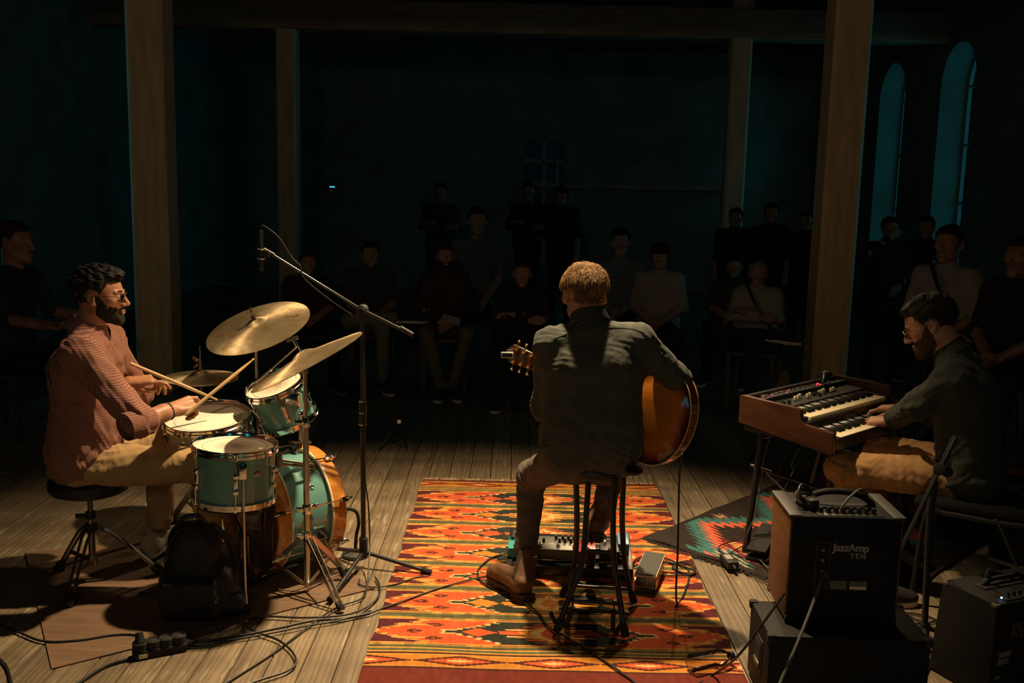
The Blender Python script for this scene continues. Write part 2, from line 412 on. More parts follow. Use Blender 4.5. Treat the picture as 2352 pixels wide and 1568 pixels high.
def holed_wall(name, outer, holes, to3, thick, m, label):
    b = MB(); polys = [outer]+holes; pts = [p for q in polys for p in q]
    tri = tessellate_polygon([[Vector((p[0], p[1], 0)) for p in q] for q in polys])
    b.add([to3(p[0], p[1], 0) for p in pts], [list(t) for t in tri])
    b.add([to3(p[0], p[1], thick) for p in pts], [list(t) for t in tri])
    for q in polys:
        n = len(q); b.add([to3(p[0], p[1], 0) for p in q]+[to3(p[0], p[1], thick) for p in q], [[i, (i+1) % n, n+(i+1) % n, n+i] for i in range(n)])
    return b.build(name, m, smooth=20, kind='structure', label=label)
XR = 5.0; RV = .32; ZC = 4.6
A1 = arch(13.2, 14.1, .78, 3.44); A2 = arch(11.2, 12.1, .95, 3.44); A3 = arch(7.6, 8.5, .95, 3.44); A4 = arch(15.2, 16.1, .95, 3.44)
holed_wall('wall_right', [(-3.6, 0), (16.6, 0), (16.6, ZC), (-3.6, ZC)], [A1, A2, A3, A4], lambda y, z, d: (XR+d, y, z), RV+.1, m_wall, 'dark plaster side wall with deep arched window niches')
LW = [arch(7.3, 8.2, .95, 3.44)]  # opening added out of view to bring more teal light into the hall
holed_wall('wall_left', [(-3.6, 0), (16.6, 0), (16.6, ZC), (-3.6, ZC)], LW, lambda y, z, d: (-XR-d, y, z), RV+.1, m_wall, 'dark plaster wall on the left side of the hall')
WB = 16.5
w3 = [at(1195, 460, WB), at(1300, 462, WB), at(1300, 316, WB), at(1195, 315, WB)]
bx0, bx1, bz0, bz1 = w3[0][0], w3[1][0], 1.35, w3[3][2]
holed_wall('wall_back', [(-5.2, 0), (5.2, 0), (5.2, ZC), (-5.2, ZC)], [[(bx0, bz0), (bx1, bz0), (bx1, bz1), (bx0, bz1)]], lambda x, z, d: (x, WB+d, z), .3, m_wall, 'dark plaster wall behind the audience')
rw = [[(x0, 1.5), (x0+1.1, 1.5), (x0+1.1, 3.4), (x0, 3.4)] for x0 in (-4.2, 3.1)]  # unseen rear openings, added to let in teal ambient fill
holed_wall('wall_rear', [(-5.2, 0), (5.2, 0), (5.2, ZC), (-5.2, ZC)], rw, lambda x, z, d: (x, -3.5-d, z), .3, m_wall, 'plaster wall behind the stage')
MB().box((0, 6.5, ZC+.1), (10.6, 20.6, .2)).build('ceiling', m_ceil, kind='structure', label='dark timber ceiling of the hall')
def arched_window(n, A, label, X=None):
    y0, y1, z0 = A[0][0], A[1][0], A[0][1]; z1 = max(p[1] for p in A); X = XR+RV if X is None else X
    r = tag(empty('window_%d' % n, (X, (y0+y1)/2, z0)), label, None, None, 'structure'); o = V(X, (y0+y1)/2, z0)
    MB(o).prism([(p[0], p[1]) for p in A], 0, .006, R=np.array([[0, 0, 1.], [1, 0, 0], [0, 1, 0]]), c=(X+.02, 0, 0)).build('pane', m_glass, r, smooth=0)
    b = MB(o); loop = [V(X+.02, p[0], p[1]) for p in A]; loop.append(loop[0])
    for a, c in zip(loop[:-1], loop[1:]): b.bar(a, c, .05, .05, (1, 0, 0))
    b.build('window_frame', m_frame, r)
    MB(o).bar(V(X+.02, (y0+y1)/2, z0), V(X+.02, (y0+y1)/2, z1), .035, .04, (1, 0, 0)).build('mullion', m_frame, r)
    for k in (1, 2, 3):
        z = z0+(z1-.45-z0)*k/3; MB(o).bar(V(X+.02, y0, z), V(X+.02, y1, z), .03, .035, (1, 0, 0)).build('glazing_bar', m_frame, r)
    return r
arched_window(1, A1, 'far arched window glowing blue-green, nearest the back wall'); arched_window(2, A2, 'tall arched window with a bright blue-green strip of glass'); arched_window(9, A4, 'arched window in the right wall hidden behind the front post'); arched_window(4, A3, 'arched window in the right wall beside the stage'); arched_window(7, LW[0], 'added unseen arched window in the left wall giving teal fill light', -XR-RV-.05)
r = tag(empty('window_3', ((bx0+bx1)/2, WB+.2, bz0)), 'small grey casement window in the back wall above the audience', None, None, 'structure'); o = V((bx0+bx1)/2, WB+.2, bz0)
xm = (bx0+bx1)/2; zm = at(1240, 368, WB)[2]
for (xa, xb, za, zb) in ((bx0, xm, bz0, zm), (xm, bx1, bz0, zm), (bx0, xm, zm, bz1), (xm, bx1, zm, bz1)):
    MB(o).box(((xa+xb)/2, WB+.2, (za+zb)/2), (xb-xa, .006, zb-za)).build('pane', m_glass, r, smooth=0)
b = MB(o)
for a, c in (((bx0, bz0), (bx0, bz1)), ((bx1, bz0), (bx1, bz1)), ((bx0, bz1), (bx1, bz1)), ((bx0, bz0), (bx1, bz0))): b.bar(V(a[0], WB+.17, a[1]), V(c[0], WB+.17, c[1]), .05, .05, (0, 1, 0))
b.build('window_frame', m_frame, r)
MB(o).bar(V(xm, WB+.17, bz0), V(xm, WB+.17, bz1), .045, .05, (0, 1, 0)).build('mullion', m_frame, r)
MB(o).bar(V(bx0, WB+.17, zm), V(bx1, WB+.17, zm), .04, .05, (0, 1, 0)).build('transom', m_frame, r)
# casement leaf standing ajar
MB(o).bar(V(xm+.22, WB-.05, bz0), V(xm+.22, WB-.05, zm), .035, .035, (0, 1, 0)).bar(V(xm+.02, WB+.15, zm-.03), V(xm+.22, WB-.05, zm-.03), .03, .03).bar(V(xm+.02, WB+.15, bz0+.02), V(xm+.22, WB-.05, bz0+.02), .03, .03).bar(V(xm+.02, WB+.15, bz0), V(xm+.02, WB+.15, zm), .03, .03).build('casement_leaf', m_frame, r)
for k, q in enumerate(rw):
    x0, x1 = q[0][0], q[1][0]; r = tag(empty('window_%d' % (5+k), ((x0+x1)/2, -3.65, 1.5)), ('left', 'right')[k]+' added unseen window behind the stage giving teal fill light', None, None, 'structure'); o = V((x0+x1)/2, -3.65, 1.5)
    MB(o).box(((x0+x1)/2, -3.65, 2.45), (1.1, .006, 1.9)).build('pane', m_glass, r, smooth=0)
    b = MB(o)
    for xx in (x0, (x0+x1)/2, x1): b.box((xx, -3.65, 2.45), (.06, .06, 1.9))
    for zz in (1.5, 2.45, 3.4): b.box(((x0+x1)/2, -3.65, zz), (1.1, .06, .06))
    b.build('window_frame', m_frame, r)
def portal(loc, rot, sx, sy):
    l = bpy.data.lights.new('window_portal', 'AREA'); l.shape = 'RECTANGLE'; l.size = sx; l.size_y = sy; l.cycles.is_portal = True
    o = bpy.data.objects.new('window_portal', l); COL.objects.link(o); o.location = loc; o.rotation_euler = rot
for A in (A1, A2, A3, A4): portal((XR+RV+.06, (A[0][0]+A[1][0])/2, 2.15), (0, math.pi/2, 0), 2.7, .92)
for A in LW: portal((-XR-RV-.08, (A[0][0]+A[1][0])/2, 2.15), (0, -math.pi/2, 0), 2.7, .92)
for q in rw: portal(((q[0][0]+q[1][0])/2, -3.7, 2.45), (math.pi/2, 0, 0), 1.1, 1.9)
# dark wall added to block the sky behind the back window, and a tree outside the side windows
tag(MB().box((0.5, 17.9, 4.0), (9, .3, 8)).box((.5, 17.7, 1.2), (9, .2, .15)).build('sky_blocking_wall', M('dark sky blocker', (.012, .014, .014), .9), smooth=0), kind='structure', label='dark wall added outside the back window to block the sky')
# posts and beams
def post(x, y, w, label):
    r = tag(empty('pillar', (x, y, 0)), label, None, None, 'structure')
    MB().box((0, 0, ZC/2), (w, w, ZC)).build('post_shaft', m_post, r, bevel=.025, seg=1)
    return r
pL = at(357, 500, 7.95); pR = at(1918, 500, 7.95); qL = at(662, 300, 12.1); qR = at(1690, 300, 12.1)
for p, w, lb in ((pL, .285, 'thick square timber post standing just behind the drummer'), (pR, .285, 'thick square timber post standing behind the organ player'),
                 (qL, .24, 'far slim timber post in the dark left of the audience'), (qR, .24, 'far slim timber post in the dark right of the audience')): post(p[0], p[1], w, lb)
zb = at(1000, 74, 12.0)[2]
for k, (y, z0) in enumerate(((12.1, zb), (7.95, zb))):
    tag(MB((0, y, z0)).box((0, y, z0+.17), (10, .3 if k < 2 else .22, .34)).build('trim_%d' % (k+1), m_beam, bevel=.01, seg=1), kind='structure', label=['heavy timber beam across the hall over the audience', 'heavy timber beam over the front posts'][k]).location = (0, y, z0)
tag(MB((0, 12.1, zb)).box((0, 11.9, zb+.75), (10, .2, .2)).build('trim_4', m_beam, kind='structure', label='upper timber tie beam near the ceiling')).location = (0, 12.1, zb)
z = at(1500, 430, WB)[2]
tag(MB().box((1.9, WB-.05, z), (3.6, .1, .07)).build('trim_5', m_beam, kind='structure', label='dark rail along the back wall'))
z = at(1500, 125, WB)[2]
tag(MB().box((2.4, WB-.05, z), (4.6, .08, .05)).build('trim_6', m_beam, kind='structure', label='thin dark moulding high on the back wall'))
# stage lamps on the beam above the band (out of frame)
def par_can(loc, to, label):
    d = nz(np.asarray(to, float)-np.asarray(loc, float)); R = frame(d); a = np.asarray(loc, float)
    t = thing('stage_lamp', label, 'stage lamp', loc)
    MB(a).lathe([(.075, -.02), (.085, -.02), (.085, -.22), (.05, -.30), (.0, -.30), (0, -.29), (.045, -.29), (.075, -.21)], 20, a, R).build('housing', m_black, t)
    y = R[:, 0]*.1; MB(a).tube([a-d*.12+y, a-d*.12+y+V(0, 0, .2), a-d*.12-y+V(0, 0, .2), a-d*.12-y], .008, 8).build('yoke', m_black, t)
    return t
par_can(TOP_AT, TOP_TO, 'black stage lamp hanging straight above the guitarist'); par_can(*KEYS[0], 'left one of two black stage lamps on the beam between the front posts'); par_can(*KEYS[1], 'right one of two black stage lamps on the beam between the front posts'); par_can(FILL_AT, FILL_TO, 'small black lamp high behind the stage')
# ------------------------------------------------------------------ rugs
def pal(name, cols, bump=.5):
    return [M(name+' %d' % i, c, .92, var=.16, vscale=45, bump=bump, bscale=260, bdist=.0015, stretch=(1, .35, 1), spec=.15) for i, c in enumerate(cols)]
def carpet(name, label, nu, nv, w, l, idx, mats, R, c, wave, thick=.004):
    u = np.linspace(-w/2, w/2, nu+1); v = np.linspace(-l/2, l/2, nv+1); U_, V_ = np.meshgrid(u, v, indexing='ij')
    du = .004*np.sin(V_*9+1.3)+.003*np.sin(V_*23); P = np.stack([U_+du*(np.abs(U_)/(w/2))**3, V_+.004*np.sin(U_*11)*(np.abs(V_)/(l/2))**3, thick+wave(U_, V_)], -1)
    t = thing(name, label, 'rug', mat=m4(R, c))
    q = (np.arange(nu)[:, None]*(nv+1)+np.arange(nv)[None]).ravel(); Q = np.stack([q, q+nv+1, q+nv+2, q+1], 1)
    o = mesh_obj('woven_field', [(P.reshape(-1, 3), Q)], None, t); me = o.data
    for m in mats: me.materials.append(m)
    me.polygons.foreach_set('material_index', idx.astype(np.int32).ravel()); me.update()
    # hem: closes the cloth down to the boards
    b = MB(); loop = [P[i, 0] for i in range(nu+1)]+[P[nu, j] for j in range(nv+1)]+[P[nu-i, nv] for i in range(nu+1)]+[P[0, nv-j] for j in range(nv+1)]
    n = len(loop); lo = [V(p[0], p[1], .0005) for p in loop]
    b.add(loop+lo, [[i, (i+1) % n, n+(i+1) % n, n+i] for i in range(n)]).build('hem', mats[0], t)
    return t, P
KC = [(.085, .017, .022), (.52, .088, .028), (.58, .27, .06), (.62, .39, .15), (.026, .030, .023), (.50, .19, .03), (.10, .115, .05), (.075, .022, .015), (.15, .028, .018)]
MAR, RED, YEL, CRM, DRK, ORA, GRN, BRN, DRD = range(9)
ka = fl(975, 1105); kb_ = fl(1512, 1118); kc = fl(812, 1568)
rugA = V((ka[0]+kb_[0])/2-.012, 4.405, 0); RW, RL = 1.36, 2.42
nu, nv = 190, 520
uu = (np.arange(nu)+.5)/nu*RW-RW/2; vv = (np.arange(nv)+.5)/nv*RL-RL/2
UU, VV = np.meshgrid(uu, vv, indexing='ij'); YY = VV+rugA[1]
jit = RNG.normal(size=(nu, nv))
idx = np.full((nu, nv), RED)
BH = .2785; y_first = 3.475
kband = np.floor((YY-y_first)/BH).astype(int); fr = (YY-y_first)/BH-kband
inb = (kband >= 0) & (kband < 7)
st = .15; w = np.abs(fr-.5)/(.5-st)                     # 0 at middle of band, 1 at stripes
uw = UU+.006*np.sin(YY*14)+.004*np.sin(YY*37)
_row = np.floor(YY/.0115).astype(int)-200; _ro = RNG.normal(size=(2, 700))*.007; x = np.abs(uw)+np.where(uw > 0, _ro[0][_row % 700], _ro[1][_row % 700]); ws = np.floor(w*6)/6+1/12
hst = (np.floor(uw*1000/7)*1.0)
def lz(x0, sl): return x < x0-sl*ws
idx = np.where(inb, MAR, idx)
rag = .012*np.sin(np.floor(YY/.0046)*2.4+kband)
put = lambda m, c: np.where(m & inb, c, idx)
idx = put(x < .705-.21*ws+rag, YEL); idx = put(x < .665-.21*ws+rag*.5, RED)
idx = put(x < .69-.27*ws, RED)
idx = put((x > .47) & (np.abs(w-.55) < .09) & (x < .61), YEL)
for (cx, cw) in ((.53, 0.), (.45, .58)):                   # little brown beetle motifs
    dx = np.abs(x-cx); dw = np.abs(w-cw)
    idx = put(((dx < .030) & (dw < .07)) | ((dx < .014) & (dw < .15)), BRN)
    idx = put((dx < .007) & (dw < .05), RED)
idx = put(x < .405-.20*ws, CRM); idx = put(x < .385-.20*ws, DRK)
idx = put((w < .2) & (x < .42) & (x > .36), CRM); idx = put((w < .1) & (x < .41) & (x > .30), DRK)
idx = put((x > .19-.1*(ws-.5)) & (x < .34-.20*ws) & (w > .62) & (w < .82), DRK)
odd = (kband % 2) == 0
d1 = np.abs(x-.275)/.07+w/.42
idx = put(d1 < 1, np.where(odd, RED, ORA))
idx = put((x < .215-.20*ws), np.where(odd, RED, ORA)); 
idx = put((x < .215-.20*ws) & (np.floor(w*12) % 3 == 2), DRK)
idx = put(x < .135-.16*ws, np.where(odd, ORA, YEL)); idx = put(x < .085-.12*ws, CRM); idx = put(x < .045-.08*ws, np.where(odd, RED, ORA))
idx = put((x < .17) & (np.abs(w-.33) < .035) & (x > .05), CRM)
ff = np.minimum(fr, 1-fr)
fq = (ff+.006*np.sin(UU*17+kband*2)+.004*np.sin(UU*41))/st
for lim, c in ((1., YEL), (.84, ORA), (.72, BRN), (.66, YEL), (.50, GRN), (.18, BRN), (.10, GRN)): idx = np.where(inb & (ff < st) & (fq < lim), c, idx)
# ends of the rug
e1 = (YY-(y_first+7*BH)); e0 = (y_first-YY)
for e in (e1, e0):
    on = e >= 0
    cs = [(.012, YEL), (.030, GRN), (.040, YEL), (.050, BRN), (.06, YEL), (.145, ORA), (.152, YEL), (.165, BRN), (.3, DRD)]
    last = 0
    for lim, c in cs:
        idx = np.where(on & (e >= last) & (e < lim), c, idx); last = lim
    mid = on & (e > .062) & (e < .143)
    dm = (np.abs(((UU+.17) % .34)-.17)/.16)+np.abs(e-.103)/.036
    idx = np.where(mid & (dm < 1.1), BRN, idx); idx = np.where(mid & (dm < .75), RED, idx); idx = np.where(mid & (dm < .35), CRM, idx)
km = pal('kilim wool', KC)
def wv_a(u, v): return .0035*np.abs(np.sin(v*10.5+u*1.2))*np.exp(-((np.abs(u)-.6)/.22)**2)+.0015*np.sin(v*31+u*4)*np.sin(u*7)+.004*np.exp(-((v-.95)/.12)**2)*np.abs(np.sin(u*13))+.0016
kilim, KP = carpet('kilim_rug', 'long orange and red patterned kilim rug under the guitarist', nu, nv, RW, RL, idx, km, np.eye(3), rugA, wv_a)
b = MB()
for i in range(330):
    u = random.uniform(-RW/2, RW/2)
    for sgn in (1, -1):
        y0 = sgn*RL/2; L_ = random.uniform(.02, .05); dx = random.uniform(-.03, .03)
        b.tube([(u, y0-sgn*.004, .004), (u+dx*.5, y0+sgn*L_*.5, random.uniform(.004, .012)), (u+dx, y0+sgn*L_, .002)], [.0022, .002, .0012], 4)
b.build('fringe', M('cream rug fringe', (.55, .40, .24), .9), kilim, kind='stuff')
# second, darker rug lying askew under the organ
tip = fl(1475, 1240); e1 = nz(fl(1760, 1330)-tip); e2 = V(-e1[1], e1[0], 0); W2, L2 = 1.2, 1.95
c2 = tip+e1*W2/2+e2*L2/2+V(0, 0, .0)
KC2 = [(.032, .024, .020), (.70, .13, .07), (.05, .16, .15), (.55, .28, .10), (.72, .42, .25), (.20, .022, .025), (.10, .10, .09)]
nu, nv = 180, 330
uu = (np.arange(nu)+.5)/nu*W2; vv = (np.arange(nv)+.5)/nv*L2
UU, VV = np.meshgrid(uu, vv, indexing='ij')
idx = np.zeros((nu, nv), int)
ser = .075*(((VV*1.0) % .036)/.036-.5)                   # saw-tooth edges of the weave
def tri(a, p): return np.abs((a % p)/p-.5)*2
z_ = tri(VV-.10, .62)
def zig(base, amp, half, c, ph=0.):
    global idx
    z2 = tri(VV-.10+ph, .62); idx = np.where(np.abs(UU-base-amp*(z2-.5)+ser) < half, c, idx)
for base in (.20, .86):
    sg = 1 if base < .5 else -1
    zig(base, sg*.30, .085, 2); zig(base+sg*.055, sg*.30, .04, 1)
zig(.53, .24, .16, 0); zig(.53, .20, .10, 2, .31); zig(.53, .20, .065, 4, .31); zig(.53, .2, .045, 2, .31); zig(.53, .16, .022, 0, .31)
for cy in np.arange(.26, 2, .62):
    d = np.abs(UU-.53+ser*.6)/.26+np.abs(VV-cy)/.16
    idx = np.where(d < 1, 5, idx); idx = np.where(d < .8, 3, idx); idx = np.where(d < .58, 1, idx); idx = np.where(d < .3, 0, idx)
    for ux in (.09, .97):
        d = np.abs(UU-ux+ser*.5)/.03+np.abs(VV-cy-.31)/.035
        idx = np.where(d < 1.6, 6, idx); idx = np.where(d < .9, 3, idx)
idx = np.where((UU < .03) | (UU > W2-.03) | (VV < .035) | (VV > L2-.035), 0, idx)
R2 = np.stack([e1, e2, V(0, 0, 1)], 1)
def wv_b(u, v): return .010+.004*np.sin(v*7+u*3)*np.sin(u*5)+.004*np.sin(u*19+v*2)*np.exp(-((v+L2/2)/.25)**2)
rug2, RP = carpet('dark_rug', 'dark rug with coral and teal zigzags lying under the organ', nu, nv, W2, L2, idx, pal('dark rug wool', KC2), R2, c2, wv_b)
b = MB()
for i in range(300):
    u = random.uniform(-W2/2, W2/2); L_ = random.uniform(.012, .03); dx = random.uniform(-.02, .02)
    for sgn in (1, -1): b.tube([(u, sgn*L2/2, .012), (u+dx, sgn*(L2/2+L_), .003)], [.003, .002], 4)
b.build('fringe', M('black rug fringe', (.03, .025, .022), .95), rug2, kind='stuff')
# hardboard sheet below the drums
m_board = M('brown hardboard', (.165, .098, .056), .62, var=.22, vscale=9, stretch=(.5, 4, 1), bump=.15, bscale=90)
q = [fl(58, 1270), fl(118, 1538), fl(862, 1352), fl(640, 1215)]
b = MB(q[0]); b.prism([(p[0], p[1]) for p in q], .001, .006)
t = b.build('hardboard_sheet', m_board, None, bevel=.001, seg=1, label='thin brown hardboard sheet lying under the drum kit', cat='board'); t.location = q[0]
BZ = .006   # top of the sheet
# ------------------------------------------------------------------ drum kit
m_teal = M('turquoise drum wrap', (.135, .315, .28), .22, coat=.6, var=.06, vscale=3)
m_tealm = M('pearl grey drum wrap', (.33, .34, .29), .25, coat=.5, var=.08, vscale=4)
m_head = M('coated drumhead', (.86, .78, .64), .5, var=.05, vscale=5, bump=.15, bscale=500, bdist=.0004)
m_headw = bpy.data.materials.new('played coated drumhead'); m_headw.use_nodes = True
_n = m_headw.node_tree.nodes; _l = m_headw.node_tree.links; _b = _n['Principled BSDF']; _b.inputs['Roughness'].default_value = .5
_tc = _n.new('ShaderNodeTexCoord'); _gr = _n.new('ShaderNodeTexGradient'); _gr.gradient_type = 'SPHERICAL'; _mp = _n.new('ShaderNodeMapping'); _mp.inputs['Scale'].default_value = (11, 11, 11)
_ns = _n.new('ShaderNodeTexNoise'); _ns.inputs['Scale'].default_value = 60; _ml = _n.new('ShaderNodeMath'); _ml.operation = 'MULTIPLY'
_rp = _n.new('ShaderNodeValToRGB'); _rp.color_ramp.elements[0].color = (.80, .70, .54, 1); _rp.color_ramp.elements[1].color = (.33, .25, .17, 1); _rp.color_ramp.elements[1].position = .5
_l.new(_tc.outputs['Object'], _mp.inputs[0]); _l.new(_mp.outputs[0], _gr.inputs[0]); _l.new(_tc.outputs['Object'], _ns.inputs[0]); _l.new(_gr.outputs['Fac'], _ml.inputs[0]); _l.new(_ns.outputs['Fac'], _ml.inputs[1]); _l.new(_ml.outputs[0], _rp.inputs[0]); _l.new(_rp.outputs[0], _b.inputs['Base Color'])
m_clear = bpy.data.materials.new('clear drumhead film'); m_clear.use_nodes = True
_n = m_clear.node_tree.nodes; _l = m_clear.node_tree.links; _t = _n.new('ShaderNodeBsdfTransparent'); _t.inputs[0].default_value = (.72, .6, .45, 1)
_g = _n.new('ShaderNodeBsdfGlossy'); _g.inputs['Roughness'].default_value = .06; _x = _n.new('ShaderNodeMixShader'); _x.inputs[0].default_value = .35; _d = _n.new('ShaderNodeBsdfDiffuse'); _d.inputs[0].default_value = (.34, .19, .09, 1); _y = _n.new('ShaderNodeMixShader'); _y.inputs[0].default_value = .4; _l.new(_t.outputs[0], _y.inputs[1]); _l.new(_d.outputs[0], _y.inputs[2])
_l.new(_y.outputs[0], _x.inputs[1]); _l.new(_g.outputs[0], _x.inputs[2]); _l.new(_x.outputs[0], _n['Material Output'].inputs[0])
m_hoopw = M('orange lacquered wood hoop', (.55, .225, .045), .22, var=.2, vscale=14, stretch=(3, 3, .6), coat=.7)
m_line = M('grey print on head', (.30, .25, .19), .6)
m_inlay = M('cream hoop inlay', (.75, .62, .42), .35)
def drum(name, label, c, n, R0, depth, shell, nl=8, head=None, rz=0., ring=True, hint=(0, 1, 0)):
    Rm = frame(n, hint)@rotz(rz); t = thing(name, label, 'drum', mat=m4(Rm, c)); head = head or m_head
    MB().lathe([(R0, -depth), (R0, 0), (R0-.006, 0), (R0-.006, -depth)], 48).build('shell', shell, t)
    for nm, zz, s in (('top_hoop', 0, 1), ('bottom_hoop', -depth, -1)):
        MB().lathe([(R0+.004, zz+s*-.010), (R0+.013, zz+s*-.010), (R0+.013, zz+s*.002), (R0+.009, zz+s*.005), (R0+.009, zz+s*.014), (R0+.012, zz+s*.018), (R0+.008, zz+s*.020), (R0+.005, zz+s*.015)], 48).build(nm, m_chrome, t)
    b = MB(); b.lathe([(0.0001, .0045), (R0*.5, .0045), (R0-.004, .004), (R0+.006, -.004)], 48, closed=False).build('top_head', head, t)
    MB().lathe([(0.0001, -depth-.004), (R0+.005, -depth-.002)], 48, closed=False).build('bottom_head', m_head, t)
    if ring: MB().lathe([(R0*.80, .0052), (R0*.81, .0052), (R0*.81, .0044), (R0*.80, .0044)], 48).build('print_ring', m_line, t)
    lm = None
    for i in range(nl):
        a = 2*math.pi*(i+.5)/nl; Rl = rotz(a)
        e = empty('tension_lug', (0, 0, 0), a, parent=t)
        if lm is None:
            hh = min(.045, depth*.32); zc = -depth/2
            l1 = MB().box((R0+.008, 0, zc), (.016, .016, hh*2)).box((R0+.012, 0, zc+hh*.7), (.02, .02, hh*.5)).box((R0+.012, 0, zc-hh*.7), (.02, .02, hh*.5)).build('lug_body', m_chrome, e, bevel=.004)
            l2 = MB().tube([(R0+.014, 0, zc+hh*.8), (R0+.014, 0, -.008), (R0+.014, 0, -.006), (R0+.014, 0, .004), (R0+.014, 0, .005), (R0+.014, 0, .014)], [.003, .003, .008, .008, .005, .005], 8).build('tension_rod', m_chrome, e)
            l3 = MB().tube([(R0+.014, 0, zc-hh*.8), (R0+.014, 0, -depth+.004), (R0+.014, 0, -depth+.002), (R0+.014, 0, -depth-.01)], [.003, .003, .006, .005], 8).build('tension_rod', m_chrome, e)
            lm = (l1, l2, l3)
        else:
            for q_ in lm: dup(q_, e)
    return t
ft_c = at(540, 1026, 3.9); FT_R, FT_D = .158, .205
ftom = drum('floor_tom', 'turquoise floor tom with long thin chrome legs beside the black backpack', ft_c, (.04, .0, 1), FT_R, FT_D, m_teal, 6, m_headw, rz=.3)
for i, (fx, fy) in enumerate(((565, 1410), (612, 1330), (470, 1330))):
    Ri = np.array(ftom.matrix_world.to_3x3()); foot = fl(fx, fy, BZ) if i == 0 else None
    a = (-1.2, 1.0, 2.6)[i]
    lp = V(math.cos(a)*(FT_R+.02), math.sin(a)*(FT_R+.02), -.10)
    if i == 0: lp = Ri.T@(at(558, 1100, 3.735)-ft_c); 
    wp = Ri@lp+ft_c; ft = foot if foot is not None else V(wp[0]+(wp[0]-ft_c[0])*.15, wp[1]+(wp[1]-ft_c[1])*.15, BZ)
    loc = lambda p: Ri.T@(np.asarray(p)-ft_c)
    l = MB().tube([loc(wp+V(0, 0, .06)), loc(wp), loc(V(wp[0]*.5+ft[0]*.5, wp[1]*.5+ft[1]*.5, .2)), loc(ft+V(0, 0, .10)), loc(ft+V((-1)**i*.004, 0, .02))], .0048, 10).build('leg', m_steel, ftom)
    MB().tube([loc(ft+V(0, 0, .045)), loc(ft+V(0, 0, .04)), loc(ft+V(0, 0, .002))], [.006, .010, .012], 12).build('rubber_foot', m_rubber, l)
    MB().box(loc(wp+V(0, 0, .03))*V(.965, .965, 1), (.030, .030, .062), rotz(math.atan2(lp[1], lp[0]))).build('leg_bracket', m_chrome, l, bevel=.006)
Rb = np.array(ftom.matrix_world.to_3x3()); bp = Rb.T@(at(607, 1087, 3.76)-ft_c); ba = math.atan2(bp[1], bp[0])
Rbd = rotz(ba)@np.array([[0, 0, 1.], [1, 0, 0], [0, 1, 0]])
MB().add(*(lambda e: (np.array(e.v), e.f))(MB().lathe([(.0001, .004), (.013, .003), (.017, .0), (.0001, 0)], 20, R=Rbd@np.diag([1, .75, 1]), c=rotz(ba)@V(FT_R, 0, -.075), closed=False))).build('badge', M('bronze badge', (.30, .30, .22), .35, .8), ftom)
sn_c = at(478, 962, 4.3)
snare = drum('snare_drum', 'pale snare drum with white coated head in front of the drummer', sn_c, (-.03, -.17, 1), .176, .13, m_tealm, 8, m_head, rz=.1)
rt_c = at(632, 886, 4.35)
rtom = drum('rack_tom', 'small turquoise rack tom tilted above the bass drum', rt_c, (-.30, -.33, 1), .124, .165, m_teal, 6, m_headw, rz=.25)
# tom arm: from the bass drum up to the rack tom
bd_n = nz(V(.72, .69, 0)); bd_f = V(-.90, 4.33, .278); bd_b = V(-1.095, 4.14, .278); BR = .235
# bass drum -----------------------------------------------------------
bd_len = np.linalg.norm(bd_f-bd_b)
Rm = frame(bd_n, (0, 0, 1)); bd = thing('bass_drum', 'turquoise bass drum with glossy orange wooden hoops', 'drum', mat=m4(Rm, bd_b))
MB().lathe([(BR, .0), (BR, bd_len), (BR-.007, bd_len), (BR-.007, .0)], 64).build('shell', m_teal, bd)
for nm, z0, z1 in (('batter_hoop', -.03, .035), ('front_hoop', bd_len-.035, bd_len+.03)):
    h = MB().lathe([(BR+.004, z0), (BR+.018, z0), (BR+.018, z1), (BR+.004, z1)], 64).build(nm, m_hoopw, bd, bevel=.002)
    ze = z1 if nm[0] == 'b' else z0
    MB().lathe([(BR+.006, ze-.002), (BR+.0195, ze-.004), (BR+.0195, ze+.004), (BR+.006, ze+.004)], 64).build('hoop_inlay', m_inlay, h)
MB().lathe([(.0001, -.004), (BR+.003, -.002)], 64, closed=False).build('batter_head', m_clear, bd)
MB().lathe([(.0001, bd_len+.004), (BR+.003, bd_len+.002)], 64, closed=False).build('front_head', M('ivory bass drum head', (.6, .5, .36), .4), bd)
lm = None
for i in range(8):
    a = 2*math.pi*(i+.5)/8+.12; e = empty('tension_claw', (0, 0, 0), a, parent=bd)
    if lm is None:
        rr = BR+.026
        l1 = MB().box((rr, 0, -.02), (.018, .022, .035)).cyl((rr+.004, 0, -.055), (rr+.004, 0, -.03), .007, n=10).build('claw_hook', m_chrome, e, bevel=.004)
        l3 = MB().box((rr, 0, bd_len+.02), (.018, .022, .035)).cyl((rr+.004, 0, bd_len+.03), (rr+.004, 0, bd_len+.055), .007, n=10).build('claw_hook', m_chrome, e, bevel=.004)
        l2 = MB().cyl((rr+.004, 0, -.02), (rr+.004, 0, bd_len+.02), .0032, n=8).ell((rr-.004, 0, bd_len/2), (.012, .012, .03), 10, 8).build('tension_rod', m_chrome, e); lm = (l1, l2, l3)
    else:
        for q_ in lm: dup(q_, e)
Ri = Rm.T; L_ = lambda p: Ri@(np.asarray(p, float)-bd_b)
vent = L_(at(722, 1113, 4.10)); vent[:2] *= (BR+.001)/np.linalg.norm(vent[:2]); vent[2] = np.clip(vent[2], .05, bd_len-.05)
va = math.atan2(vent[1], vent[0]); Rv = rotz(va)@np.array([[0, 0, 1.], [1, 0, 0], [0, 1, 0]])
MB().torus(vent, .008, .004, Rv, 16, 8).build('vent_grommet', m_chrome, bd)
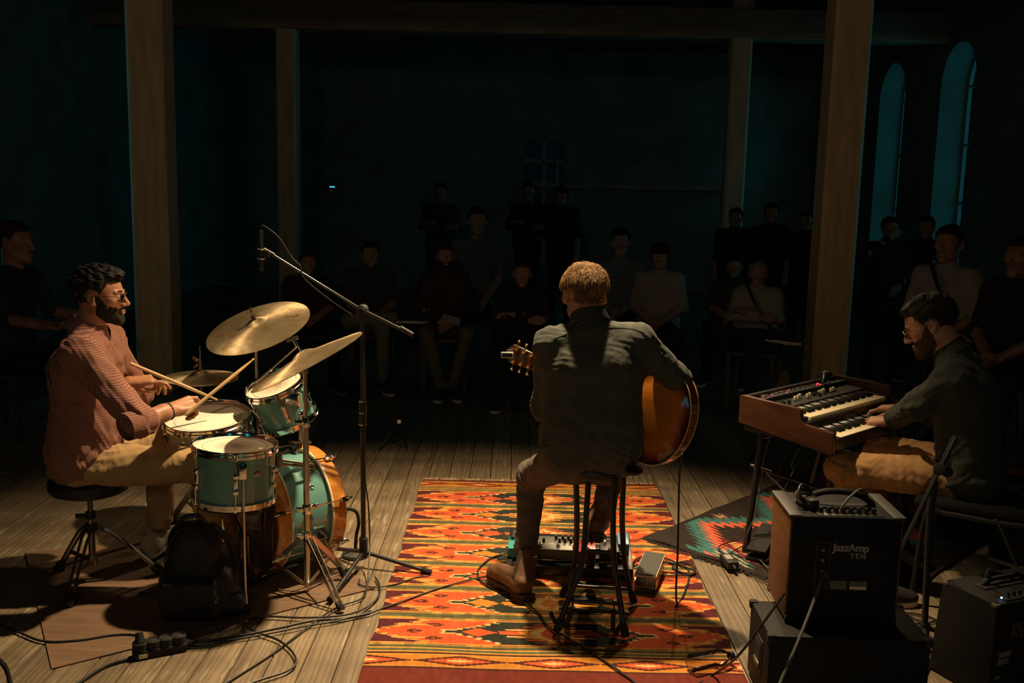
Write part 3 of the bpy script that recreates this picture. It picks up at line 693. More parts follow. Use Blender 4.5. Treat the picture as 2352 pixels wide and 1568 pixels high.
# spur leg on the side facing the camera
sp0 = at(738, 1225, 4.08); sp1 = fl(792, 1330, BZ)+V(0, 0, .01)
s_ = MB(bd_b*0).box(L_(sp0), (.05, .05, .02), Rv).build('spur_bracket', m_chrome, bd, bevel=.008)
MB().cyl(L_(sp0), L_(sp1), .007, n=10).build('spur_rod', m_dsteel, s_); MB().tube([L_(sp1+(sp0-sp1)*.25), L_(sp1)], [.011, .013], 10).build('spur_foot', m_rubber, s_)
sp2 = V(-1.08, 4.47, .18); sp3 = V(-1.12, 4.60, BZ+.012)
s2 = MB().box(L_(sp2), (.04, .04, .02)).build('spur_bracket', m_chrome, bd, bevel=.008); MB().cyl(L_(sp2), L_(sp3), .007, n=10).build('spur_rod', m_dsteel, s2)
# tom holder
tp0 = (bd_b+bd_f)/2+V(0, 0, BR); tp1 = at(690, 955, 4.32); tp0 = V(tp1[0], tp1[1], .278+BR-.005)
th = MB().box(L_(tp0+V(-.02, -.02, .012)), (.03, .07, .09), Ri@rotz(.75)).build('tom_holder_plate', m_chrome, bd, bevel=.006)
MB().cyl(L_(tp0), L_(tp1), .0105, n=14).build('tom_post', m_chrome, th)
arm = MB(); k1 = tp1+V(0, 0, .01); k2 = at(672, 915, 4.27)
arm.ell(L_(k1), (.026, .026, .026), 14, 10); arm.tube([L_(p) for p in spline([k1, k1+V(-.005, -.02, .05), k2+V(.02, 0, .02), k2], 6)], .011, 12); arm.cyl(L_(k1+V(0, 0, -.05)), L_(k1+V(0, 0, .0)), .018, n=14); arm.box(L_(k2+V(.0, -.005, -.0)), (.05, .035, .05), Ri)
arm.build('tom_arm', m_chrome, th, bevel=.004)
wn = MB().box(L_(k1+V(-.03, -.02, -.035)), (.04, .012, .02), Ri).build('wing_nut', m_chrome, th, bevel=.004)
# horizontal floor-tom bracket and rail clamped on the bass drum hoop
ra, rb = at(640, 1056, 4.0), at(722, 1068, 4.14)
MB().cyl(L_(ra), L_(rb), .006, n=10).cyl(L_(ra+V(0, 0, -.014)), L_(rb+V(0, 0, -.014)), .005, n=10).box(L_(ra), (.03, .03, .06), Ri).build('side_rail', m_dsteel, bd, bevel=.002)
# bass pedal
pd = thing('bass_pedal', 'black bass drum pedal hidden in the shade under the floor tom', 'drum pedal', fl(560, 1300, BZ)); o = fl(560, 1300, BZ)
pa = bd_b-bd_n*.06; pa[2] = BZ; pn = bd_n; sd = V(-pn[1], pn[0], 0)
MB(o).bar(pa-pn*.27+V(0, 0, .012), pa-pn*.02+V(0, 0, .075), .075, .008).build('foot_board', m_black, pd, bevel=.002)
MB(o).bar(pa-pn*.27+V(0, 0, .004), pa+pn*.02+V(0, 0, .004), .08, .006).build('base_plate', m_steel, pd)
f_ = MB(o)
for s in (-1, 1): f_.cyl(pa+sd*s*.05+V(0, 0, .005), pa+sd*s*.045+V(0, 0, .2), .008, n=10)
f_.cyl(pa-sd*.05+V(0, 0, .19), pa+sd*.05+V(0, 0, .19), .007, n=10).build('pedal_frame', m_dsteel, pd)
MB(o).cyl(pa+V(0, 0, .19), pa-pn*.05+V(0, 0, .34), .004, n=8).ell(pa-pn*.05+V(0, 0, .34), (.028, .028, .028), 14, 10).build('beater', m_rubber, pd)
# ------------------------------------------------------------------ stands
def tripod(t, o, base, top_z, feet, collar_z, low_z, mat, w=.02, tw=.006, tube_r=.0125, double=False):
    """pole + three strap legs with braces"""
    base = np.asarray(base, float)
    for f in feet:
        f = np.asarray(f, float); d = nz(V(f[0]-base[0], f[1]-base[1], 0)); sd = V(-d[1], d[0], 0)
        hub = base+V(0, 0, collar_z)+d*.02; ft = f+V(0, 0, .012); l = MB(o)
        for s in (-1, 1): l.bar(hub+sd*s*.012, ft+sd*s*.010, w, .003, sd)
        lg = l.build('leg', mat, t, bevel=.0008, seg=1)
        mid = hub*.45+ft*.55
        MB(o).bar(base+V(0, 0, low_z)+d*.016, mid, w*.7, .004, sd).build('brace', mat, lg)
        MB(o).tube([ft+(hub-ft)*.09, ft, ft-(hub-ft)*.01+V(0, 0, -.004)], [.013, .017, .016], 12).build('rubber_foot', m_rubber, lg)
    return t
# crash stand (closest)
cb = fl(706, 1358, BZ); t = thing('cymbal_stand', 'chrome tripod cymbal stand in front of the bass drum', 'cymbal stand', cb); o = cb
ctop = at(701, 846, cb[1]-.01)
tripod(t, o, cb, 0, [fl(577, 1345, BZ), fl(783, 1403, BZ), fl(795, 1318, BZ)], .235, .035, m_steel, w=.022)
MB(o).cyl(cb+V(0, 0, .02), cb+V(0, 0, .36), .0125, n=16).build('lower_tube', m_steel, t)
m1 = at(702, 968, cb[1]-.005)
MB(o).cyl(cb+V(0, 0, .36), m1, .0125, n=16).build('middle_tube', m_steel, t); MB(o).cyl(m1, ctop, .0085, n=14).build('upper_tube', m_steel, t)
for p, nm in ((cb+V(0, 0, .36), 'clamp'), (m1, 'clamp'), (cb+V(0, 0, .245), 'leg_collar')):
    MB(o).cyl(p-V(0, 0, .022), p+V(0, 0, .022), .018, n=16).box(p+V(-.026, -.01, 0), (.03, .014, .022)).build(nm, m_chrome, t, bevel=.003)
cc = at(691, 806, 3.97); cn = nz(V(-.47, -.035, .88))
MB(o).cyl(ctop-V(0, 0, .02), ctop+V(0, 0, .03), .014, n=14).ell(ctop+V(.005, 0, .035), (.02, .02, .022), 14, 10).box(ctop+V(.022, 0, .045), (.02, .014, .035), roty(.5)).build('tilter', m_dsteel, t, bevel=.002)
MB(o).cyl(ctop+V(.004, 0, .035), cc+cn*.045, .004, n=10).cyl(cc+cn*.028, cc+cn*.05, .010, n=12).build('tilter_rod', m_chrome, t)
def cymbal(name, label, c, n, R0, bell=.05, rise=.03, hint=(0, 1, 0), mat=None, wing=True, prof2=None):
    Rm = frame(n, hint); t = thing(name, label, 'cymbal', mat=m4(Rm, c))
    pr = [(.006, 0), (bell*.45, -.003), (bell*.8, -.010), (bell, -.016), (bell*1.15, -.019), (R0*.6, -.019-rise*.45), (R0*.85, -.019-rise*.8), (R0, -.019-rise)]
    lo = [(r, z-.0022) for r, z in pr[::-1]]
    MB().lathe(pr+lo, 96).build('bronze_plate', mat or m_brz, t, smooth=50); return t
def bronze(name, c1, c2, rough):
    m = bpy.data.materials.new(name); m.use_nodes = True; N = m.node_tree.nodes; L = m.node_tree.links; b = N['Principled BSDF']
    tc = N.new('ShaderNodeTexCoord'); wv = N.new('ShaderNodeTexWave'); wv.wave_type = 'RINGS'; wv.rings_direction = 'Z'; wv.inputs['Scale'].default_value = 95; wv.inputs['Distortion'].default_value = .7; wv.inputs['Detail'].default_value = 2
    ns = N.new('ShaderNodeTexNoise'); ns.inputs['Scale'].default_value = 17; ns.inputs['Detail'].default_value = 5; vo = N.new('ShaderNodeTexVoronoi'); vo.inputs['Scale'].default_value = 42; vo.feature = 'SMOOTH_F1'
    rp = N.new('ShaderNodeValToRGB'); rp.color_ramp.elements[0].position = .3; rp.color_ramp.elements[0].color = (*c1, 1); rp.color_ramp.elements[1].position = .7; rp.color_ramp.elements[1].color = (*c2, 1)
    for n in (wv, ns, vo): L.new(tc.outputs['Object'], n.inputs['Vector'])
    L.new(ns.outputs['Fac'], rp.inputs[0]); L.new(rp.outputs[0], b.inputs['Base Color']); b.inputs['Metallic'].default_value = .9; b.inputs['Anisotropic'].default_value = .75; tg_ = N.new('ShaderNodeTangent'); tg_.direction_type = 'RADIAL'; tg_.axis = 'Z'; L.new(tg_.outputs[0], b.inputs['Tangent'])
    mr = N.new('ShaderNodeMapRange'); mr.inputs[3].default_value = rough-.07; mr.inputs[4].default_value = rough+.12; L.new(ns.outputs['Fac'], mr.inputs[0]); L.new(mr.outputs[0], b.inputs['Roughness'])
    b1 = N.new('ShaderNodeBump'); b1.inputs['Strength'].default_value = .09; b1.inputs['Distance'].default_value = .001; L.new(wv.outputs['Fac'], b1.inputs['Height'])
    b2 = N.new('ShaderNodeBump'); b2.inputs['Strength'].default_value = .22; b2.inputs['Distance'].default_value = .003; L.new(vo.outputs['Distance'], b2.inputs['Height']); L.new(b1.outputs[0], b2.inputs['Normal']); L.new(b2.outputs[0], b.inputs['Normal'])
    return m
m_brz = bronze('hammered bronze', (.82, .58, .31), (.99, .82, .52), .36)
cr = cymbal('crash_cymbal', 'steeply tilted cymbal with a ball-chain sizzler seen almost edge-on', cc, cn, .252)
# sizzler chain across the near side
Rc = np.array(cr.matrix_world.to_3x3()); sz = thing('sizzler_chain', 'beaded chain sizzler hanging over the tilted cymbal', 'chain', cc+cn*.02); o2 = cc+cn*.02
sm = MB().ell((0, 0, 0), (.0046, .0046, .0046), 8, 6).build('chain_bead', m_chrome, sz); first = True
for i in range(34):
    s = i/33; p = Rc@V(-.02-.205*s, .035-.03*s, .020-.052*s)+cc
    b_ = sm if first else dup(sm, sz); first = False; b_.location = p-o2
MB(o2).cyl(cc+cn*.055+V(-.03, 0, -.005), cc+cn*.05+V(.012, 0, .012), .0085, n=12).build('sizzler_arm', m_dsteel, sz)
# ride
rc = at(586, 738, 4.58); rn = nz(V(-.245, -.37, 1)); ride = cymbal('ride_cymbal', 'large bright golden ride cymbal tilted towards the drummer', rc+V(0, 0, .012), rn, .247, rise=.026)
Rr = np.array(ride.matrix_world.to_3x3()); m_ink = M('dark cymbal ink', (.12, .06, .02), .5)
def on_cym(o, body, size, lx, ly, shear=0., bold=0.):
    Rl = Rr.T; rad = math.hypot(lx, ly); zz = -.019-.026*(rad/.238)*.85+.004
    v = V(lx, ly, 0); tilt = math.atan(.026/.238*1.05); dd = v/rad
    n_ = nz(V(dd[0]*math.sin(tilt), dd[1]*math.sin(tilt), math.cos(tilt))); xx = nz(V(1, .10, 0)-n_*(V(1, .10, 0)@n_)); yy = np.cross(n_, xx)
    text('print_lettering', body, size, m_ink, np.stack([xx, yy, n_], 1), V(lx, ly, zz), ride, .0002, bold, shear)
on_cym(ride, 'Manhattan', .022, -.150, -.018, .35); on_cym(ride, 'Jazz Ride', .015, -.135, -.045, .35); on_cym(ride, 'HHX', .034, .165, .012, .3, .0008)
rbase = V(rc[0]+.012, rc[1], BZ); t = thing('cymbal_stand', 'slim chrome cymbal stand carrying the golden ride cymbal', 'cymbal stand', rbase); o = rbase
rtop = rc-rn*.0+V(0, 0, -.03)
MB(o).cyl(rbase+V(0, 0, .02), V(rtop[0]*.35+rbase[0]*.65, rtop[1]*.35+rbase[1]*.65, .42), .0115, n=14).build('lower_tube', m_steel, t)
MB(o).cyl(V(rtop[0]*.35+rbase[0]*.65, rtop[1]*.35+rbase[1]*.65, .40), rtop, .0085, n=14).build('upper_tube', m_steel, t)
MB(o).cyl(rtop, rc+rn*.055, .004, n=8).ell(rtop, (.014, .014, .016), 12, 8).build('tilter', m_dsteel, t)
MB(o).cyl(rc+rn*.014, rc+rn*.03, .011, n=12).cyl(rc+rn*.03, rc+rn*.075, .0045, n=8).build('felt_and_rod', m_blackm, t)
MB(o).cyl(V(rtop[0]*.35+rbase[0]*.65, rtop[1]*.35+rbase[1]*.65, .40), V(rtop[0]*.35+rbase[0]*.65, rtop[1]*.35+rbase[1]*.65, .44), .017, n=14).build('clamp', m_chrome, t)
tripod(t, o, rbase, 0, [fl(520, 1258, BZ), fl(548, 1208, 0), fl(660, 1215, 0)], .2, .03, m_steel, w=.02)
# hi-hat
hc = at(460, 850, 4.75); hb = V(hc[0], hc[1], 0)
hh = cymbal('hi_hat_cymbal', 'upper hi-hat cymbal lying flat left of the ride', hc, (0, -.02, 1), .178, rise=.016); 
hl = cymbal('hi_hat_cymbal', 'lower hi-hat cymbal just beneath the upper one', hc+V(0, 0, -.078), (0, 0, -1), .178, rise=.014)
t = thing('hi_hat_stand', 'hi-hat stand with clutch and thin pull rod', 'cymbal stand', hb); o = hb
MB(o).cyl(hb+V(0, 0, .02), hb+V(0, 0, hc[2]-.16), .0125, n=14).build('lower_tube', m_steel, t); MB(o).cyl(hb+V(0, 0, hc[2]-.18), hb+V(0, 0, hc[2]-.065), .010, n=14).build('upper_tube', m_dsteel, t)
MB(o).cyl(hb+V(0, 0, hc[2]-.1), hb+V(0, 0, hc[2]+.12), .003, n=8).build('pull_rod', m_steel, t)
MB(o).cyl(hb+V(0, 0, hc[2]+.004), hb+V(0, 0, hc[2]+.018), .012, n=12).cyl(hb+V(0, 0, hc[2]+.018), hb+V(0, 0, hc[2]+.05), .008, n=12).box(hb+V(-.022, -.006, hc[2]+.055), (.034, .008, .016), roty(.5)).box(hb+V(-.02, -.006, hc[2]+.022), (.028, .01, .012), roty(-.7)).build('clutch', m_dsteel, t, bevel=.002)
tripod(t, o, hb, 0, [fl(398, 1192, 0), hb+V(.26, .05, 0), hb+V(.05, .27, 0)], .24, .06, m_steel, w=.02)
MB(o).bar(V(-1.58, 4.35, BZ+.012), V(-1.50, 4.62, .05), .08, .008).build('foot_board', m_black, t, bevel=.002)
# snare stand
sb = V(sn_c[0]+.03, sn_c[1]+.04, BZ); t = thing('snare_stand', 'chrome tripod stand with basket arms under the snare drum', 'drum stand', sb); o = sb
MB(o).cyl(sb+V(0, 0, .03), sb+V(0, 0, .44), .0115, n=14).build('tube', m_steel, t)
Rs = np.array(snare.matrix_world.to_3x3())
for a in (.3, 2.4, 4.5):
    p1 = sn_c+Rs@V(.19*math.cos(a), .19*math.sin(a), -.155); p2 = sn_c+Rs@V(.199*math.cos(a), .199*math.sin(a), -.118)
    MB(o).tube([sb+V(0, 0, .44), p1, p2], .006, 8).build('basket_arm', m_steel, t)
tripod(t, o, sb, 0, [fl(398, 1190, 0)+V(.03, -.06, 0), sb+V(.19, .20, 0), sb+V(.10, -.25, 0)], .22, .05, m_steel, w=.018)
# ------------------------------------------------------------------ drum throne
tb = V(-1.755, 4.02, 0); t = thing('drum_throne', 'round black padded drum stool with braced tripod legs', 'stool', tb); o = tb
MB(o).lathe([(.0001, .40), (.13, .40), (.155, .412), (.163, .432), (.160, .455), (.14, .470), (.0001, .476)], 40, (tb[0], tb[1], 0), closed=False).build('seat', M('black vinyl seat', (.016, .016, .018), .45, bump=.1, bscale=90), t)
MB(o).cyl(tb+V(0, 0, .12), tb+V(0, 0, .30), .014, n=16).build('post', m_dsteel, t)
sp_ = MB(o).cyl(tb+V(0, 0, .26), tb+V(0, 0, .40), .0095, n=14)
for i in range(10): sp_.torus(tb+V(0, 0, .315+.0075*i), .0098, .0018, None, 16, 6)
sp_.build('threaded_rod', m_dsteel, t)
MB(o).cyl(tb+V(0, 0, .285), tb+V(0, 0, .315), .021, n=16).cyl(tb+V(-.02, -.01, .30), tb+V(-.055, -.02, .30), .010, n=10).build('height_collar', m_blackm, t, bevel=.002)
MB(o).cyl(tb+V(0, 0, .232), tb+V(0, 0, .262), .026, n=16).build('leg_hub', m_black, t, bevel=.002); MB(o).cyl(tb+V(0, 0, .085), tb+V(0, 0, .125), .018, n=16).build('brace_hub', m_dsteel, t, bevel=.002)
for f in (fl(137, 1312), fl(157, 1392, BZ), fl(367, 1318, BZ)):
    d = nz(V(f[0]-tb[0], f[1]-tb[1], 0)); sd = V(-d[1], d[0], 0); hub = tb+V(0, 0, .245)+d*.03; kn = hub*.72+f*.28+V(0, 0, .02); ft = f+V(0, 0, .018); l = MB(o)
    for s in (-1, 1): l.tube(spline([hub+sd*s*.014, kn+sd*s*.013, ft+sd*s*.010], 6), .0062, 8)
    lg = l.build('leg', m_dsteel, t)
    MB(o).bar(tb+V(0, 0, .1)+d*.015, hub*.4+ft*.6, .018, .004, sd).build('brace', m_dsteel, lg)
    MB(o).tube([ft+(kn-ft)*.16, ft+(kn-ft)*.12, ft+V(0, 0, -.006), ft+d*.006+V(0, 0, -.016)], [.014, .021, .023, .02], 12).build('rubber_foot', m_rubber, lg)
# ------------------------------------------------------------------ drumsticks (held by the drummer, defined here)
m_stick = M('hickory drumstick', (.62, .42, .22), .45, var=.15, vscale=20, stretch=(1, 1, .2))
def stick(a, b, label):
    a = np.asarray(a); b = np.asarray(b); R = frame(b-a); L_ = np.linalg.norm(b-a); t = thing('drumstick', label, 'drumstick', mat=m4(R, a), group='drumsticks in the drummer\'s hands')
    MB().lathe([(.0001, 0), (.005, .001), (.0072, .006), (.0074, .02), (.0074, L_*.68), (.0055, L_*.86), (.0034, L_*.955)], 14, closed=False).build('stick_shaft', m_stick, t)
    MB().ell((0, 0, L_*.975), (.0042, .0042, L_*.025), 12, 8).build('stick_tip', m_stick, t)
STR_A, STR_B = at(424, 954, 3.93), at(584, 823, 4.12); STL_A, STL_B = at(298, 834, 4.05), at(500, 918, 4.28)
stick(STR_A, STR_B, 'drumstick pointing up towards the ride cymbal in the nearer hand'); stick(STL_A, STL_B, 'drumstick slanting down over the snare drum in the far hand')
# ------------------------------------------------------------------ people
def skinmat(name, c): return M(name, c, .45, var=.10, vscale=30, bump=.1, bscale=220, bdist=.0006, sss=.25)
def smooth(a, b, x): t = np.clip((x-a)/(b-a), 0, 1); return t*t*(3-2*t)
def face_field(s, full=True):
    s.ell((0, -.012, .030), (.074, .094, .084)); s.ell((0, .03, .025), (.063, .062, .060), k=.03); s.ell((0, .030, -.035), (.058, .062, .076), k=.03)
    for x in (-1, 1):
        s.cap((x*.046, .008, -.062), (x*.014, .076, -.098), .020, .017, k=.03)
        s.ell((x*.044, .062, -.012), (.021, .020, .019), k=.025)
    s.ell((0, .082, -.098), (.022, .016, .018), k=.02)
    if full:
        for x in (-1, 1):
            s.ell((x*.032, .106, .003), (.021, .018, .013), k=.012, op='s'); s.ell((x*.031, .079, .003), (.0145, .0145, .0125), k=.004)
            s.cap((x*.010, .097, .021), (x*.046, .081, .023), .0065, k=.012)
        s.cap((0, .093, .014), (0, .117, -.029), .0075, .0115, k=.010)
        for x in (-1, 1): s.ell((x*.012, .104, -.034), (.009, .011, .008), k=.008)
        s.cap((-.015, .098, -.058), (.015, .098, -.058), .006, k=.007); s.cap((-.013, .098, -.069), (.013, .098, -.069), .0065, k=.006)
    return s
def ears(s):
    for x in (-1, 1):
        R = rotz(-x*.45)@rotx(.12); s.ell((x*.081, -.012, -.004), (.0085, .019, .031), R=R, k=.006); s.ell((x*.090, -.008, .002), (.007, .010, .017), R=R, k=.005, op='s'); s.ell((x*.073, -.002, -.026), (.007, .009, .010), k=.006)
    return s
def zline(y): return np.where(y > .06, .066, np.where(y > .0, -.012+(.078)*smooth(.005, .058, y), -.012-.046*smooth(.0, -.055, y)))
def make_head(c, Rh, nb, h, hair, beard=None, sc=1.0):
    """returns (skin, hair, beard) meshes in world space; nb = world point of the neck base"""
    c = np.asarray(c, float); nl = Rh.T@(np.asarray(nb)-c)/sc
    lo = np.minimum(V(-.10, -.125, -.14), nl-.075); hi = np.maximum(V(.10, .135, .13), nl+.075)
    s = SDF(lo, hi, h); face_field(s, h < .006); ears(s); s.cap((0, -.022, -.04), nl, .053, .060, k=.03)
    W_ = lambda mv: ((mv[0]*sc)@Rh.T+c, mv[1])
    out = [W_(s.mesh())]
    g = SDF(V(-.125, -.145, -.14), V(.125, .16, .165), max(h, .003)); face_field(g, False); x, y, z = g.grid()
    T = hair.get('side', .006)+(hair.get('top', .018)-hair.get('side', .006))*smooth(hair.get('z0', .0), hair.get('z1', .085), z)
    T = T+hair.get('front', 0)*smooth(.03, .09, y)*smooth(.03, .09, z)
    T = T*np.clip(.25+.75*smooth(-.085, -.03, z), 0, 1)
    reg = (zline(y)+hair.get('line', 0)-z)*.75; T = T*(.10+.90*smooth(0., hair.get('fade', .035), -reg/.75))
    er = np.sqrt(((np.abs(x)-.08)/.034)**2+((y+.010)/.028)**2+((z+.002)/.039)**2); reg = np.maximum(reg, (1-er)*.022)
    f0 = g.f.copy(); g.f = (f0-T).astype(np.float32); bumpy(g, hair.get('amp', .004), hair.get('freq', 190), 3); g.f = np.maximum(g.f, reg.astype(np.float32)).astype(np.float32)
    hv = g.mesh(); hs = [W_(hv)]
    n = hair.get('locks', 0)
    if n:                                             # separate locks growing out of the scalp
        v = hv[0]; ok = v[(v[:, 2] > zline(v[:, 1])+hair.get('lz', .03)) & (v[:, 2] > -.03) & ~((np.abs(v[:, 0]) > .05) & (v[:, 2] < .035))]; r = np.random.default_rng(5); pk = ok[r.choice(len(ok), n)]
        ctr = V(0, -.01, .02); V3 = []; Q3 = []; k0 = 0; Lh = hair.get('len', .03)
        for p in pk:
            nrm = nz(p-ctr); fl_ = nz(p-V(.01, -.055, .125))+V(r.normal(), r.normal(), r.normal())*hair.get('mess', .28); tg = nz(fl_-nrm*(fl_@nrm))
            L_ = Lh*r.uniform(.5, 1.15); sd = np.cross(nrm, tg); cv = r.uniform(-.35, .35); w0 = r.uniform(.5, 1.)*hair.get('lw', .0034)
            P = [p-nrm*.004+tg*L_*t*.95+nrm*L_*(hair.get('lift', .26)*math.sin(t*2.6))+sd*cv*L_*t*t for t in (0, .33, .66, 1.)]
            for i_, q in enumerate(P):
                w_ = w0*(1, .95, .7, .12)[i_]
                V3 += [q+sd*w_, q+nrm*w_*.8, q-sd*w_]
            for i_ in range(3):
                a = k0+i_*3
                for j in range(3): Q3.append([a+j, a+(j+1) % 3, a+3+(j+1) % 3, a+3+j])
            k0 += 12
        hs.append(W_((np.array(V3), np.array(Q3))))
    bd_ = None
    if beard:
        top = -.036+(.045)*smooth(.062, .012, y)       # cheek line rising to the sideburn
        g.f = (f0-(beard.get('t', .005)*1.6)*(.05+.95*smooth(.0, .03, top-z))).astype(np.float32); bumpy(g, .0010, 420, 8)
        mouth = np.sqrt((x/.022)**2+((z+.064)/.0105)**2); mus = np.where((y > .07), np.where((np.abs(x) < .030), -.048, -.040), top)
        reg = np.maximum(np.maximum((z-np.where(y > .066, mus, top))*.8, (.004-y)*.8), np.where(y > .06, (1-mouth)*.01, -1)); g.f = np.maximum(g.f, reg.astype(np.float32)).astype(np.float32)
        bd_ = W_(g.mesh())
    return out, hs, bd_
FL_ = ((.042, .026, .021), (.046, .030, .022), (.042, .028, .021), (.034, .021, .019)); FY = (.032, .011, -.0105, -.030)
def make_hand(el, W, fwd, back, ths, curls, thumb, h=.0028, sc=1., farm=(.043, .027)):
    """forearm + palm + five fingers. ths: unit vector towards the thumb; curls: 4 x (a,b,c) degrees (+spread); thumb: local points"""
    W = np.asarray(W, float); el = np.asarray(el, float); fwd = nz(fwd); back = nz(np.asarray(back)-fwd*(np.asarray(back)@fwd)); ths = nz(np.asarray(ths)-fwd*(np.asarray(ths)@fwd)); ths = nz(ths-back*(ths@back))
    G = lambda x, y, z: W+sc*(x*fwd+y*ths+z*back)
    caps = [(el, W+(el-W)*.30, farm[0], farm[1]*1.22), (W+(el-W)*.30, W, farm[1]*1.22, farm[1])]; pal_ = []
    for y in FY: pal_.append((G(-.005, y*.55, 0), G(.086, y, 0), .0165*sc, .0118*sc))
    pal_.append((G(.015, .012, -.012), G(.045, .026, -.012), .014*sc, .012*sc)); pal_.append((G(.02, -.02, -.008), G(.06, -.026, -.006), .013*sc, .011*sc))
    fing = []
    for i in range(4):
        p = G(.086, FY[i], 0); a = 0; cu = curls[i]; sp_ = cu[3] if len(cu) > 3 else 0; r = .0098 if i < 3 else .0084
        for j in range(3):
            a += math.radians(cu[j]); d = math.cos(a)*fwd-math.sin(a)*back+ths*math.tan(math.radians(sp_)); q = p+nz(d)*FL_[i][j]*sc
            fing.append((p, q, (r-.0007*j)*sc, (r-.0007*(j+1))*sc)); p = q
    tp = [G(*t) for t in thumb]
    for i in range(len(tp)-1): fing.append((tp[i], tp[i+1], (.0135, .0112, .0098, .009)[i]*sc, (.0112, .0098, .0085, .008)[i]*sc))
    al = np.array([c[j] for c in caps+pal_+fing for j in (0, 1)]); s = SDF(al.min(0)-.06, al.max(0)+.06, h)
    for c in caps: s.cap(*c, k=.02)
    for c in pal_: s.cap(*c, k=.012)
    for c in fing: s.cap(*c, k=.0035)
    return s.mesh()
def sole_outline(L_, w=.045):
    return [(-.028, .0), (.028, .0), (.034, .03), (.031, L_*.38), (.044, L_*.68), (.040, L_*.85), (.022, L_*.97), (0, L_), (-.022, L_*.965), (-.038, L_*.84), (-.042, L_*.66), (-.030, L_*.38), (-.034, .03)]
def make_shoe(person, o, heel, toe, ank, kind, mat, msole, h=.0045, up=(0, 0, 1), lace=None):
    heel = np.asarray(heel, float); toe = np.asarray(toe, float); y = nz(toe-heel); z = nz(np.asarray(up)-y*(np.asarray(up)@y)); x = np.cross(y, z); R = np.stack([x, y, z], 1); L_ = .285
    an = R.T@(np.asarray(ank, float)-heel); an = an/np.linalg.norm(an)*min(np.linalg.norm(an), .17)
    s = SDF((-.07, -.04, .0), (.07, .32, .22), h)
    s.cap((0, .045, .045), (0, .17, .040), .038, .036, k=.03, w=(1, 0, 0), sw=1.05); s.ell((0, .225, .034), (.043, .058, .030), k=.03); s.cap((0, .13, .055), (0, .2, .04), .032, .028, k=.03)
    s.cap((0, .045, .05), (an[0], an[1], an[2]) if kind == 'boot' else (0, .04, .085), .043, .046 if kind == 'boot' else .040, k=.03)
    if kind != 'boot': s.ell((0, .045, .125), (.030, .034, .05), k=.01, op='s')
    else: folds(s, .0016, 120, 4)
    X, Y, Z = s.grid(); f0 = s.f.copy(); s.f = np.maximum(s.f, (.014-Z).astype(np.float32)).astype(np.float32)
    v, q = s.mesh(); so = mesh_obj('shoe' if kind != 'boot' else 'boot', [(v@R.T+heel, q)], mat, person, o)
    b = MB(); ou = sole_outline(L_)
    if kind == 'boot':
        b.prism([(p[0]*1.13, p[1]*1.02-.004) for p in ou], -.004, .016); b.prism([(-.037, -.004), (.037, -.004), (.039, .05), (.035, .085), (-.035, .085), (-.039, .05)], -.022, -.0035)
        s.f = np.maximum(f0-np.float32(.0018), np.maximum(np.maximum(np.abs(Y-.045-(an[1]-.045)*(Z-.05)/max(an[2]-.05, .05))-.012-.10*np.maximum(Z-.07, 0), .072-Z), Z-.19).astype(np.float32)).astype(np.float32)
        v, q = s.mesh(); mesh_obj('elastic_gusset', [(v@R.T+heel, q)], m_gusset, so, o)
        s.f = np.maximum(np.abs(f0+.0)-np.float32(.0022), np.maximum(np.abs(Z-.020)-.0035, -1+0*Z).astype(np.float32)).astype(np.float32)
        v, q = s.mesh(); mesh_obj('welt', [(v@R.T+heel, q)], m_welt, so, o)
        tb_ = MB(); tb_.box((an[0], an[1]-.050, an[2]+.0), (.022, .007, .04)); tb_.v = (np.array(tb_.v)@R.T+heel-np.asarray(o)).tolist(); tb_.build('pull_tab', mat, so, bevel=.003)
    else: b.prism([(p[0]*1.06, p[1]*1.01-.004) for p in ou], 0, .024)
    b.v = ((np.array(b.v))@R.T+heel-np.asarray(o)).tolist(); b.build('shoe_sole', msole, so, bevel=.004)
    if lace is not None:
        for i in range(5):
            yy = .125+.02*i; zz = .088-.0085*i; lb = MB(); lb.tube([(-.022, yy, zz-.004), (0, yy+.004, zz+.006), (.022, yy, zz-.004)], .0032, 6); lb.v = (np.array(lb.v)@R.T+heel-np.asarray(o)).tolist(); lb.build('lace', lace, so)
    return so
m_gusset = M('dark elastic', (.03, .02, .014), .85, bump=.5, bscale=300); m_welt = M('stitched welt', (.24, .13, .06), .6)
def body_core(J, h, k=.78):
    al = np.array([J[n] for n in J if isinstance(J[n], np.ndarray) and J[n].shape == (3,)]); s = SDF(al.min(0)-.14, al.max(0)+.14, h); sv = nz(J['shR']-J['shL'])
    s.cap(J['pel']-sv*.06, J['pel']+sv*.06, .10*k, k=.05); s.cap(J['chest']-sv*.07, J['chest']+sv*.07, .092*k, k=.05); s.cap(J['pel'], J['chest'], .10*k, .10*k, k=.05); s.cap(J['chest'], J['nb'], .08*k, .055, k=.05); s.cap(J['shL'], J['shR'], .05*k, k=.04)
    for d in 'LR':
        s.cap(J['sh'+d], J['el'+d], .046*k, .04*k, k=.03); s.cap(J['el'+d], J['wr'+d], .038*k, .027*k, k=.02)
        s.cap(J['hip'+d], J['kn'+d], .075*k, .05*k, k=.04); s.cap(J['kn'+d], J['an'+d], .048*k, .035*k, k=.03)
    return s
